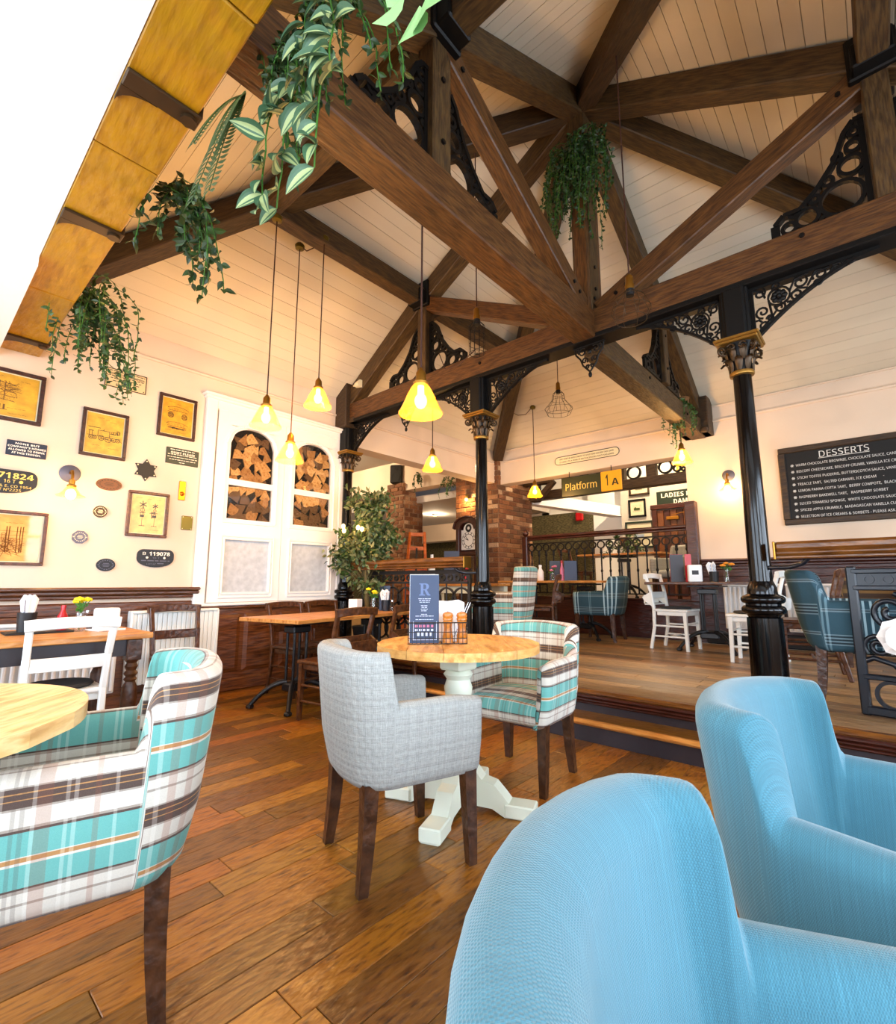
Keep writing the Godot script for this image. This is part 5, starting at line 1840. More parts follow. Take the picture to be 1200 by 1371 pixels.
	picture("framed pale print of two signal posts, below the black star plate", 1.5, 1.92, -1.34, -1.68, signals, fr2)
	picture("glazed machine print reflecting a window, at the left edge above the chair rail", 1.215, 1.64, -0.1, -0.79, machine, fr2, 0.024)
	# enamel signs
	var m := MB.new()
	m.cbox(Vector3(0, 0, 0.007), Vector3(0.33, 0.175, 0.014), 0.004)
	var o := plate("notice_plate", "cream notice with brown rim and the big word SPITTING", "sign", 2.928, -1.235, m.done(), M.parchment)
	m = MB.new()
	for s in [[0, 0.084, 0.33, 0.007], [0, -0.084, 0.33, 0.007], [0.162, 0, 0.007, 0.17], [-0.162, 0, 0.007, 0.17]]: m.box(Vector3(s[0], s[1], 0.0145), Vector3(s[2], s[3], 0.003))
	for s in [[-0.145, 0.067], [0.145, 0.067], [-0.145, -0.067], [0.145, -0.067]]: m.ball(Vector3(s[0], s[1], 0.015), Vector3(0.005, 0.005, 0.004), 8, 4)
	obj("rim", m.done(), M.black_letter, o)
	var yy := 0.062
	for q in [["", 0.009, 0.27], ["PREVENTION-CONSUMPTION", 0.017, 0.29], ["", 0.010, 0.28], ["", 0.009, 0.25], ["", 0.009, 0.21]]:
		if q[0]: text_on(o, q[0], q[1], Vector3(0, yy, 0.0155), M.black_letter, "Droid Serif", q[2])
		else: print_row(o, yy + 0.005, q[2], q[1], 0.0152, M.black_letter, int(yy * 10000) + 700)
		yy -= 0.0235
	text_on(o, "SPITTING", 0.022, Vector3(0, -0.061, 0.0155), M.black_letter, "Droid Sans", 0.16, true)
	m = MB.new()
	m.cbox(Vector3(0, 0, 0.006), Vector3(0.25, 0.122, 0.012), 0.003)
	o = plate("notice_plate", "navy blue sign saying NONE BUT COMPANY'S HORSES", "sign", 2.143, -0.605, m.done(), M.navy)
	yy = 0.038
	for q in [["NONE BUT", 0.15], ["COMPANY'S HORSES", 0.235], ["ALLOWED TO DRINK", 0.225], ["AT THIS TROUGH.", 0.18]]:
		text_on(o, q[0], 0.015, Vector3(0, yy, 0.0125), M.white_letter, "Droid Sans", q[1], true)
		yy -= 0.0255
	m = MB.new()
	m.cbox(Vector3(0, 0, 0.006), Vector3(0.30, 0.16, 0.012), 0.003)
	o = plate("notice_plate", "dark green sign saying QUIET PLEASE", "sign", 2.31, -1.77, m.done(), M.green_sign)
	yy = 0.056
	for q in [["", 0.010, 0.23], ["QUIET PLEASE", 0.020, 0.22], ["", 0.008, 0.27], ["", 0.008, 0.275], ["", 0.008, 0.24], ["", 0.008, 0.06]]:
		if q[0]: text_on(o, q[0], q[1], Vector3(0, yy, 0.0125), M.white_letter, "Droid Sans", q[2], true)
		else: print_row(o, yy + 0.005, q[2], q[1], 0.0125, M.white_letter, int(yy * 10000) + 900)
		yy -= 0.0245
	# cast number plates
	o = plate("number_plate", "black cast wagon plate numbered 71824", "number plate", 1.868, -0.465, d_plate(0.46, 0.19), M.black)
	text_on(o, "71824", 0.045, Vector3(0.095, 0.047, 0.0145), M.letter_gold, "Droid Sans", 0.215, true, 0.003)
	text_on(o, "16 T", 0.028, Vector3(0.06, 0.002, 0.0145), M.letter_gold, "Droid Sans", 0.07, false, 0.003)
	text_on(o, "R & E. CO 1954", 0.02, Vector3(0.085, -0.036, 0.0145), M.letter_gold, "Droid Sans", 0.22, false, 0.003)
	text_on(o, "LOT Nº2225", 0.02, Vector3(0.05, -0.066, 0.0145), M.letter_gold, "Droid Sans", 0.17, false, 0.003)
	m = MB.new()
	m.ball(Vector3(0.13, 0.002, 0.015), Vector3(0.013, 0.013, 0.004), 10, 5)
	obj("rivet", m.done(), M.letter_gold, o)
	o = plate("number_plate", "dark cast wagon plate numbered B 119078", "number plate", 1.305, -1.607, d_plate(0.31, 0.165), M.lead)
	text_on(o, "B", 0.026, Vector3(-0.1, 0.043, 0.0145), M.white_letter, "Droid Sans", 0.026, false, 0.003)
	text_on(o, "119078", 0.034, Vector3(0.03, 0.042, 0.0145), M.white_letter, "Droid Sans", 0.175, true, 0.003)
	text_on(o, "16 T", 0.017, Vector3(0, 0.004, 0.0145), M.pewter, "Droid Sans", 0.06, false, 0.003)
	print_row(o, -0.022, 0.24, 0.013, 0.0145, M.pewter, 5)
	text_on(o, "LOT Nº", 0.015, Vector3(-0.035, -0.054, 0.0145), M.pewter, "Droid Sans", 0.075, false, 0.003)
	print_row(o, -0.047, 0.06, 0.013, 0.0145, M.pewter, 6, 0.045)
	m = MB.new()
	for s in [-1, 1]: m.ball(Vector3(s * 0.073, 0.006, 0.014), Vector3(0.011, 0.011, 0.005), 10, 5)
	obj("rivet", m.done(), M.white_letter, o)
	plate_text(plate("oval_plate", "copper oval maker's plate right of the wall lamp", "plate", 1.945, -1.185, oval_mesh(0.098, 0.054, 0.012), M.copper), 0.098, 0.054)
	plate_text(plate("oval_plate", "small round brown plate below the copper oval", "plate", 1.697, -1.14, oval_mesh(0.052, 0.052, 0.012), M.bronze), 0.052, 0.052)
	plate_text(plate("oval_plate", "dark blue-grey oval plate low on the wall above the chair rail", "plate", 1.235, -1.22, oval_mesh(0.07, 0.055, 0.012), M.lead), 0.07, 0.055)
	var oc := PackedVector2Array()
	for i in 8: oc.append(Vector2.from_angle(PI / 8 + TAU * i / 8) * 0.058)
	m = MB.new()
	m.prism(oc, 0, 0.012)
	plate_text(plate("octagon_plate", "small lilac-grey eight-sided plate", "plate", 1.465, -1.015, m.done(), M.pewter), 0.052, 0.05)
	var star := PackedVector2Array()
	for i in 12: star.append(Vector2.from_angle(PI / 2 + TAU * i / 12) * (0.105 if i % 2 == 0 else 0.064))
	m = MB.new()
	m.prism(star, 0, 0.014)
	o = plate("star_plate", "black iron six-pointed star plate with rivet holes", "star", 2.125, -1.462, m.done(), M.dark)
	m = MB.new()
	for i in 6:
		var p := Vector2.from_angle(PI / 2 + TAU * i / 6) * 0.082
		m.ball(Vector3(p.x, p.y, 0.014), Vector3(0.007, 0.007, 0.003), 8, 4)
	obj("rivet", m.done(), M.ivory, o)
	m = MB.new()
	m.cbox(Vector3(0, 0, 0.006), Vector3(0.062, 0.19, 0.012), 0.004)
	o = plate("door_plate", "tall amber brass plate with a small catch, near the cupboard edge", "plate", 1.975, -1.79, m.done(), M.amber_brass)
	m = MB.new()
	m.lathe([Vector2(0.022, 0.0), Vector2(0.02, 0.008), Vector2(0.008, 0.012), Vector2(0.012, 0.024), Vector2(0.0, 0.03)], 14)
	m.xf = Transform3D(Basis(Vector3.RIGHT, PI / 2), Vector3.ZERO)
	var ct := obj("catch", m.done(), M.amber_brass, o)
	ct.rotation.x = PI / 2
	ct.position = Vector3(0, -0.03, 0.012)
	m = MB.new()
	m.cbox(Vector3(0, 0, 0.005), Vector3(0.105, 0.138, 0.01), 0.004)
	o = plate("square_plate", "square dull brass plate below the amber one", "plate", 1.662, -1.858, m.done(), M.brass_old)
	m = MB.new()
	for s in [[-1, -1], [1, -1], [-1, 1], [1, 1]]: m.ball(Vector3(s[0] * 0.04, s[1] * 0.057, 0.01), Vector3(0.005, 0.005, 0.003), 8, 4)
	obj("screw", m.done(), M.ivory, o)
	build_cupboard()
	build_signs_back()

func plate_text(o: Node3D, rx: float, ry: float) -> void:
	# raised beads round the edge and a boss: worn lettering too small to read
	var m := MB.new()
	for i in 18:
		var a := TAU * i / 18
		m.box(Vector3(cos(a) * rx * 0.74, sin(a) * ry * 0.72, 0.0125), Vector3(rx * 0.13, ry * 0.12, 0.003))
	for k in 3: m.box(Vector3(0, ry * (0.22 - 0.22 * k), 0.0125), Vector3(rx * (0.8 - 0.2 * absf(k - 1)), ry * 0.09, 0.003))
	for s in [-1, 1]: m.ball(Vector3(s * rx * 0.86, 0, 0.0125), Vector3(0.005, 0.005, 0.003), 8, 4)
	obj("relief", m.done(), M.bronze if o.name == "oval_plate" else (M.pewter if o.name == "oval_plate_002" else M.ivory), o)

func arch_poly(w: float, h: float, rise: float, at: Vector2) -> PackedVector2Array:
	var p := PackedVector2Array([at + Vector2(-w / 2, 0), at + Vector2(w / 2, 0)])
	for i in 15:
		var f := i / 14.0
		p.append(at + Vector2(w / 2 - w * f, h - rise + rise * sqrt(maxf(0.0, 1.0 - pow(absf(2 * f - 1), 2.2)))))
	return p

func build_cupboard() -> void:
	# white built-in cupboard: arched glazed doors full of split logs, frosted panels below
	var c := thing("log_cupboard", "tall white cupboard with arched windows full of split logs and frosted panels below", "cupboard")
	on_left(c, 0.0, 0.0)
	var m := MB.new()
	# local x = -world z
	m.cbox(Vector3(2.005, 1.93, 0.03), Vector3(0.11, 2.14, 0.06), 0.008)
	m.cbox(Vector3(3.66, 1.93, 0.03), Vector3(0.11, 2.14, 0.06), 0.008)
	m.cbox(Vector3(2.83, 2.93, 0.029), Vector3(1.548, 0.1, 0.054), 0.008)
	m.cbox(Vector3(2.83, 2.99, 0.045), Vector3(1.8, 0.03, 0.09), 0.01)
	m.cbox(Vector3(2.83, 3.015, 0.055), Vector3(1.84, 0.025, 0.11), 0.008)
	m.cbox(Vector3(2.83, 0.865, 0.035), Vector3(1.75, 0.03, 0.07), 0.008)
	obj("casing", m.done(), M.cupboard, c)
	var rg := RandomNumberGenerator.new()
	rg.seed = 77
	for k in 2:
		var x0 := 2.075 if k == 0 else 2.85
		var x1 := 2.845 if k == 0 else 3.6
		var ox0 := 2.22 if k == 0 else 2.985
		var ox1 := 2.715 if k == 0 else 3.485
		var d := thing_part("door", c)
		m = MB.new()
		# stiles and rails round the openings
		m.span(Vector3(x0, 0.885, 0.012), Vector3(ox0, 2.88, 0.05)); m.span(Vector3(ox1, 0.885, 0.012), Vector3(x1, 2.88, 0.05))
		m.span(Vector3(ox0, 1.53, 0.012), Vector3(ox1, 1.745, 0.05)); m.span(Vector3(ox0, 2.1, 0.012), Vector3(ox1, 2.165, 0.056))
		m.span(Vector3(ox0, 0.885, 0.012), Vector3(ox1, 0.975, 0.05)); m.span(Vector3(ox0, 2.74, 0.012), Vector3(ox1, 2.88, 0.05))
		var w := ox1 - ox0; var cx := (ox0 + ox1) / 2
		for i in 14:      # spandrels over the arch
			var f := i / 14.0; var f2 := (i + 1) / 14.0
			var y0 := 2.55 + 0.19 * sqrt(maxf(0.0, 1.0 - pow(absf(2 * f - 1), 2.2))); var y1 := 2.55 + 0.19 * sqrt(maxf(0.0, 1.0 - pow(absf(2 * f2 - 1), 2.2)))
			var xa := lerpf(ox0, ox1, f); var xb := lerpf(ox0, ox1, f2)
			m.hexa([Vector3(xa, y0, 0.05), Vector3(xb, y1, 0.05), Vector3(xb, y1, 0.012), Vector3(xa, y0, 0.012), Vector3(xa, 2.745, 0.05), Vector3(xb, 2.745, 0.05), Vector3(xb, 2.745, 0.012), Vector3(xa, 2.745, 0.012)])
		obj("frame", m.done(), M.cupboard, d)
		m = MB.new()
		var ap := arch_poly(w + 0.09, 1.06, 0.23, Vector2(cx, 1.71))
		for i in ap.size(): m.bar(Vector3(ap[i].x, ap[i].y, 0.052), Vector3(ap[(i + 1) % ap.size()].x, ap[(i + 1) % ap.size()].y, 0.052), 0.02, 0.03, 0.006)
		for s in [[ox0 - 0.04, 0.935, ox1 + 0.04, 0.935], [ox0 - 0.04, 1.565, ox1 + 0.04, 1.565], [ox0 - 0.04, 0.935, ox0 - 0.04, 1.565], [ox1 + 0.04, 0.935, ox1 + 0.04, 1.565], [ox0 - 0.01, 0.97, ox1 + 0.01, 0.97], [ox0 - 0.01, 1.535, ox1 + 0.01, 1.535], [ox0 - 0.01, 0.97, ox0 - 0.01, 1.535], [ox1 + 0.01, 0.97, ox1 + 0.01, 1.535]]:
			m.bar(Vector3(s[0], s[1], 0.055), Vector3(s[2], s[3], 0.055), 0.018, 0.026, 0.006)
		obj("beading", m.done(), M.cupboard, d)
		m = MB.new()
		m.span(Vector3(ox0, 0.97, 0.014), Vector3(ox1, 1.535, 0.026))
		obj("frosted_panel", m.done(), M.frost, d)
		m = MB.new()
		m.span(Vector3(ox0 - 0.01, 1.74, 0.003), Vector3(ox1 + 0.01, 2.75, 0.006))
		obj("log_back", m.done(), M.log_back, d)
		m = MB.new()
		m.prism(arch_poly(w + 0.02, 1.0, 0.19, Vector2(cx, 1.74)), 0.036, 0.039)
		obj("pane", m.done(), M.glass, d)
		# split logs: wedge-shaped end grain with bark on the round side, laid in rough rows
		for row in 11:
			var y := 1.775 + row * 0.094
			var n := 5 if row % 2 else 4
			for i in n:
				var x := lerpf(ox0 + 0.035, ox1 - 0.035, (i + 0.5) / n) + rg.randf_range(-0.015, 0.015)
				var yc := y + rg.randf_range(-0.012, 0.012)
				var r := rg.randf_range(0.068, 0.086)
				if yc + r * 0.7 > 2.55 + 0.19 * sqrt(maxf(0.0, 1.0 - pow(minf(1.0, absf(2 * (x - cx) / w)), 2.2))): continue
				var a := rg.randf() * TAU
				var open := rg.randf_range(0.7, 1.3)
				var poly := PackedVector2Array([Vector2.from_angle(a + PI) * r * 0.8])
				for q in 6: poly.append(Vector2.from_angle(a - open + 2 * open * q / 5.0) * r * rg.randf_range(0.92, 1.04))
				m = MB.new()
				m.prism(poly, -0.006, 0.006 + rg.randf() * 0.006)
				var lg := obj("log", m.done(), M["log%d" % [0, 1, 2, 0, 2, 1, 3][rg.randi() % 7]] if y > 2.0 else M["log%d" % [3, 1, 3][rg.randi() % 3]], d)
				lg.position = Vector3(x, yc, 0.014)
	# sign over the dado is not part of it: the white boxed radiator panel below stands free
	o_radiator_cover()

func o_radiator_cover() -> void:
	var o := thing("radiator_cover", "white boarded radiator panel under the picture-wall chair rail", "radiator cover", Vector3(WX + 0.02, 0, -1.6))
	var m := MB.new()
	m.cbox(Vector3(0.05, 0.82, -0.2), Vector3(0.1, 0.025, 0.76), 0.006)
	m.cbox(Vector3(0.05, 0.50, -0.575), Vector3(0.1, 0.64, 0.02), 0.004)
	m.cbox(Vector3(0.05, 0.50, 0.17), Vector3(0.1, 0.64, 0.02), 0.004)
	obj("case", m.done(), M.white_paint, o)
	for k in 18:
		m = MB.new()
		m.cbox(Vector3(0.075, 0.5, 0.145 - k * 0.041), Vector3(0.02, 0.62, 0.038), 0.006)
		obj("slat", m.done(), M.white_paint, o)
	radiator("white ribbed radiator behind the farm table on the picture wall", Vector3(WX + 0.06, 0.15, -0.6), PI / 2, 1.5, 0.62)

func radiator(label: String, at: Vector3, turn: float, w: float, h: float) -> void:
	var o := thing("radiator", label, "radiator", at, turn, "ribbed radiators")
	var m := MB.new()
	m.cbox(Vector3(0, h / 2, 0), Vector3(w, h, 0.03), 0.008)
	m.cbox(Vector3(0, h - 0.015, 0.02), Vector3(w, 0.03, 0.07), 0.008)
	obj("body", m.done(), M.radiator, o)
	m = MB.new()
	var n := int(w / 0.05)
	for k in n: m.cbox(Vector3(-w / 2 + (k + 0.5) * w / n, h / 2 - 0.01, 0.03), Vector3(w / n * 0.55, h - 0.06, 0.024), 0.008)
	obj("ribs", m.done(), M.radiator, o)

func build_signs_back() -> void:
	# dessert board
	var o := thing("chalkboard", "big framed chalkboard headed DESSERTS on the back wall", "chalkboard", Vector3(0.35, 2.24, BZ))
	var W := 2.3; var H := 0.94
	for s in [[0, 1], [0, -1], [1, 0], [-1, 0]]:
		var m := MB.new()
		if s[0] == 0: m.cbox(Vector3(0, s[1] * (H / 2 - 0.03), 0.018), Vector3(W, 0.07, 0.036), 0.008)
		else: m.cbox(Vector3(s[0] * (W / 2 - 0.03), 0, 0.018), Vector3(0.07, H - 0.12, 0.036), 0.008)
		obj("frame", m.done(), M.oak_dark, o)
	var m := MB.new()
	m.box(Vector3(0, 0, 0.008), Vector3(W - 0.08, H - 0.08, 0.012))
	obj("slate", m.done(), M.slate, o)
	text_on(o, "DESSERTS", 0.075, Vector3(-0.53, 0.345, 0.0145), M.chalk, "Droid Sans", 0.45)
	m = MB.new()
	m.box(Vector3(-0.53, 0.30, 0.0145), Vector3(0.46, 0.006, 0.001))
	obj("underline", m.done(), M.chalk, o)
	var lines := ["Warm Chocolate Brownie, Chocolate Sauce, Candied-crumb, Ice cream", "Biscoff Cheesecake, Biscoff Crumb, Vanilla Ice cream", "Sticky toffee Pudding, Butterscotch sauce, Vanilla Ice cream  -", "Treacle Tart,  Salted Caramel Ice cream      -", "Lemon Panna cotta Tart,  Berry Compote,  Blackcurrant Sorbet", "Raspberry Bakewell Tart,   Raspberry Sorbet", "Sliced Tiramisu Sponge,  White Chocolate Sauce,  Vanilla", "Spiced Apple Crumble,  Madagascan Vanilla Custard", "Selection of Ice creams & Sorbets - Please Ask The Server"]
	for k in lines.size():
		var t := text_mesh(lines[k].to_upper(), "Droid Sans", 0.030, 0.001)
		t.horizontal_alignment = HORIZONTAL_ALIGNMENT_LEFT
		var q := obj("chalk_line", t, M.chalk, o)
		q.position = Vector3(-0.985, 0.245 - k * 0.078, 0.0145)
		q.scale.x = 0.86
		m = MB.new()
		for r in 3: m.xf = Transform3D(Basis(Vector3(0, 0, 1), r * PI / 3), Vector3(-1.02, 0.245 - k * 0.078, 0.0148)); m.box(Vector3.ZERO, Vector3(0.034, 0.008, 0.001))
		obj("bullet", m.done(), M.chalk, o)
	# hanging platform sign
	o = thing("hanging_sign", "green and yellow hanging sign reading Platform 1A", "sign", Vector3(-3.26, 2.61, BZ + 0.02))
	m = MB.new()
	m.cbox(Vector3(-0.16, 0, 0), Vector3(0.67, 0.31, 0.03), 0.006)
	obj("green_panel", m.done(), M.olive_sign, o)
	m = MB.new()
	m.cbox(Vector3(0.335, 0.01, 0.002), Vector3(0.32, 0.31, 0.032), 0.006)
	obj("yellow_panel", m.done(), M.yellow_sign, o)
	text_on(o, "Platform", 0.115, Vector3(-0.16, -0.005, 0.017), M.letter_gold, "Droid Sans", 0.53, false, 0.003)
	text_on(o, "1", 0.17, Vector3(0.275, 0.02, 0.019), M.olive_sign, "Droid Sans", 0.035, true, 0.003)
	text_on(o, "A", 0.105, Vector3(0.40, -0.015, 0.019), M.olive_sign, "Droid Sans", 0.11, true, 0.003)
	m = MB.new()
	for x in [-0.36, 0.34]: m.rod(Vector3(x, 0.155, 0), Vector3(x, 0.25, 0), 0.006, 6)
	obj("hanger", m.done(), M.iron, o)
	# long rounded notice on the header
	var cap := PackedVector2Array()
	for i in 9: cap.append(Vector2(0.48, 0) + Vector2.from_angle(-PI / 2 + PI * i / 8) * 0.065)
	for i in 9: cap.append(Vector2(-0.48, 0) + Vector2.from_angle(PI / 2 + PI * i / 8) * 0.065)
	m = MB.new()
	m.prism(cap, 0.0, 0.01)
	o = thing("notice_plate", "long cream notice with rounded ends above the opening", "sign", Vector3(-3.33, 3.07, BZ))
	obj("plate", m.done(), M.ivory, o)
	m = MB.new()
	for i in cap.size(): m.bar(Vector3(cap[i].x, cap[i].y, 0.01), Vector3(cap[(i + 1) % cap.size()].x, cap[(i + 1) % cap.size()].y, 0.01), 0.004, 0.009)
	obj("rim", m.done(), M.black_letter, o)
	text_on(o, "ANY PERSON WHO OMITS TO SHUT AND FASTEN THIS GATE", 0.026, Vector3(0, 0.022, 0.011), M.black_letter, "Droid Sans", 0.92)
	text_on(o, "IS LIABLE TO A PENALTY NOT EXCEEDING FORTY SHILLINGS", 0.026, Vector3(0, -0.026, 0.011), M.black_letter, "Droid Sans", 0.92)
	# ladies room sign and pictures in the room behind
	o = thing("door_sign", "dark green sign reading LADIES ROOM DAMES above the far door", "sign", Vector3(-2.75, 2.76, -10.19))
	m = MB.new()
	m.cbox(Vector3(0, 0, 0.01), Vector3(1.05, 0.32, 0.02), 0.006)
	obj("board", m.done(), M.bottle_green, o)
	text_on(o, "LADIES ROOM", 0.09, Vector3(0, 0.068, 0.021), M.white_letter, "Droid Sans", 0.86, true)
	text_on(o, "DAMES", 0.09, Vector3(0, -0.07, 0.021), M.white_letter, "Droid Sans", 0.4, true)
	far_picture("small dark-framed engine picture on the far wall", Vector3(-3.68, 2.63, -10.19), 0.36, 0.38, M.iron, Color(0.80, 0.78, 0.66), Color(0.22, 0.28, 0.12))
	far_picture("larger green-framed landscape above the railing", Vector3(-3.66, 2.07, -10.19), 0.58, 0.56, M.green_sign, Color(0.78, 0.76, 0.66), Color(0.55, 0.62, 0.72))
	far_picture("framed picture half hidden above the small engine picture", Vector3(-3.62, 3.05, -10.19), 0.42, 0.3, M.oak_dark, Color(0.8, 0.76, 0.66), Color(0.4, 0.4, 0.3))
	far_picture("cream double-mounted picture high on the far wall under the beam", Vector3(-2.55, 3.28, -10.19), 0.62, 0.3, M.yellow_sign, Color(0.86, 0.8, 0.6), Color(0.3, 0.36, 0.28))

func far_picture(label: String, at: Vector3, w: float, h: float, frame: Material, paper: Color, art: Color) -> void:
	var o := thing("framed_picture", label, "picture", at)
	var m := MB.new()
	for s in [-1, 1]:
		m.cbox(Vector3(0, s * (h / 2 - 0.02), 0.015), Vector3(w, 0.04, 0.03), 0.006)
		m.cbox(Vector3(s * (w / 2 - 0.02), 0, 0.015), Vector3(0.04, h, 0.03), 0.006)
	obj("frame", m.done(), frame, o)
	m = MB.new()
	m.box(Vector3(0, 0, 0.006), Vector3(w - 0.06, h - 0.06, 0.008))
	var pm := StandardMaterial3D.new()
	pm.albedo_color = paper
	obj("mount", m.done(), pm, o)
	m = MB.new()
	m.quad_uv(Vector3(-w * 0.26, -h * 0.22, 0.011), Vector3(w * 0.26, -h * 0.22, 0.011), Vector3(w * 0.26, h * 0.2, 0.011), Vector3(-w * 0.26, h * 0.2, 0.011))
	var am := print_image(48, 36, paper.darkened(0.1), art, int(at.x * -100), func(im: Image, c: Color) -> void:
		im.fill_rect(Rect2i(6, 16, 32, 10), c)
		im.fill_rect(Rect2i(10, 12, 8, 6), c)
		for k in 5: circ(im, Vector2(10 + k * 6, 27), 2, c.darkened(0.5)))
	obj("print", m.done(), am, o)

# ---------------------------------------------------------------- lamps
func bell_lamp(label: String, at: Vector3, top: float, energy: float, lit := true, group := "amber glass pendant lamps") -> void:
	# at: middle of the shade's rim; cord goes straight up to height top
	var o := thing("pendant_lamp", label, "lamp", at, 0.0, group)
	var m := MB.new()
	m.lathe([Vector2(0.118, 0.0), Vector2(0.121, 0.006), Vector2(0.116, 0.014), Vector2(0.098, 0.05), Vector2(0.072, 0.11), Vector2(0.052, 0.15), Vector2(0.036, 0.172), Vector2(0.032, 0.172), Vector2(0.048, 0.148), Vector2(0.068, 0.108), Vector2(0.094, 0.048), Vector2(0.112, 0.012), Vector2(0.118, 0.0)], 32)
	obj("glass_shade", m.done(), M.amber_glass, o)
	m = MB.new()
	m.lathe([Vector2(0.0, 0.165), Vector2(0.04, 0.165), Vector2(0.042, 0.18), Vector2(0.03, 0.19), Vector2(0.028, 0.235), Vector2(0.018, 0.25), Vector2(0.008, 0.265), Vector2(0.0, 0.265)], 20)
	obj("lamp_holder", m.done(), M.brass, o)
	m = MB.new()
	m.rod(Vector3(0, 0.26, 0), Vector3(0, top - at.y - 0.02, 0), 0.0055, 6)
	obj("cord", m.done(), M.cord, o)
	m = MB.new()
	m.lathe([Vector2(0, top - at.y - 0.06), Vector2(0.04, top - at.y - 0.05), Vector2(0.045, top - at.y - 0.02), Vector2(0.03, top - at.y), Vector2(0, top - at.y)], 16)
	obj("ceiling_rose", m.done(), M.brass_old, o)
	m = MB.new()
	m.ball(Vector3(0, 0.075, 0), Vector3(0.034, 0.042, 0.034), 14, 10)
	m.rod(Vector3(0, 0.11, 0), Vector3(0, 0.16, 0), 0.018, 10)
	obj("bulb", m.done(), M.bulb, o)
	lamp_light(o, Vector3(0, 0.075, 0), energy)

func lamp_light(o: Node3D, at: Vector3, energy: float, c := Color(1.0, 0.76, 0.45)) -> void:
	var l := OmniLight3D.new()
	l.name = "bulb_light"
	o.add_child(l, true)
	l.position = at
	l.light_energy = energy
	l.light_color = c
	l.light_size = 0.03
	l.omni_range = 14.0
	l.omni_attenuation = 2.0
	l.shadow_enabled = true

func wall_lamp(label: String, at: Vector3, turn: float, energy: float) -> void:
	# rose on the wall, swan-neck arm, fluted glass skirt; faces +z
	var o := thing("wall_lamp", label, "lamp", at, turn, "amber wall lamps")
	var m := MB.new()
	m.lathe([Vector2(0, 0), Vector2(0.075, 0), Vector2(0.075, 0.008), Vector2(0.06, 0.018), Vector2(0, 0.02)], 24)
	var rose := obj("wall_rose", m.done(), M.pewter, o)
	rose.rotation.x = PI / 2
	m = MB.new()
	m.tube(PackedVector3Array([Vector3(0, 0, 0.01), Vector3(0, 0.015, 0.05), Vector3(0, 0.01, 0.09), Vector3(0, -0.03, 0.115), Vector3(0, -0.07, 0.115)]), 0.011, 8)
	m.lathe([Vector2(0, -0.13), Vector2(0.032, -0.13), Vector2(0.034, -0.115), Vector2(0.022, -0.105), Vector2(0.022, -0.07), Vector2(0, -0.06)], 16, Vector3(0, 0, 0.115))
	obj("arm", m.done(), M.brass, o)
	m = MB.new()
	m.lathe([Vector2(0.03, -0.125), Vector2(0.045, -0.15), Vector2(0.07, -0.185), Vector2(0.105, -0.205), Vector2(0.10, -0.208), Vector2(0.066, -0.19), Vector2(0.04, -0.152), Vector2(0.03, -0.125)], 32, Vector3(0, 0, 0.115), 12, 0.06)
	obj("glass_shade", m.done(), M.amber_glass, o)
	m = MB.new()
	m.ball(Vector3(0, -0.19, 0.115), Vector3(0.038, 0.045, 0.038), 14, 10)
	obj("bulb", m.done(), M.bulb, o)
	lamp_light(o, Vector3(0, -0.19, 0.115), energy)

func cage(m: MB, prof: Array, bars: int, hoops: Array, r := 0.0022) -> void:
	for k in bars:
		var a := TAU * k / bars
		var p := PackedVector3Array()
		for q in prof: p.append(Vector3(cos(a) * q.x, q.y, sin(a) * q.x))
		m.tube(p, r, 5)
	for q in hoops:
		var p := PackedVector3Array()
		for k in 24: p.append(Vector3(cos(TAU * k / 24) * q.x, q.y, sin(TAU * k / 24) * q.x))
		m.tube(p, r, 5, -1, true)

func cage_lamp(label: String, at: Vector3, top: float, prof: Array, bars: int, hoops: Array, wire: Material, drop := 0.2) -> void:
	var o := thing("cage_lamp", label, "lamp", at, 0.0, "wire cage pendants")
	var m := MB.new()
	cage(m, prof, bars, hoops)
	obj("wire_cage", m.done(), wire, o)
	m = MB.new()
	m.lathe([Vector2(0, 0.0), Vector2(0.028, 0.0), Vector2(0.032, 0.03), Vector2(0.028, 0.04), Vector2(0.026, 0.095), Vector2(0.012, 0.115), Vector2(0, 0.12)], 18)
	obj("lamp_holder", m.done(), M.brass, o)
	m = MB.new()
	m.lathe([Vector2(0, -0.045), Vector2(0.026, -0.045), Vector2(0.03, 0.0), Vector2(0, 0.0)], 16)
	obj("socket", m.done(), M.black, o)
	m = MB.new()
	m.rod(Vector3(0, 0.11, 0), Vector3(0, top - at.y, 0), 0.005, 6)
	obj("cord", m.done(), M.cord, o)

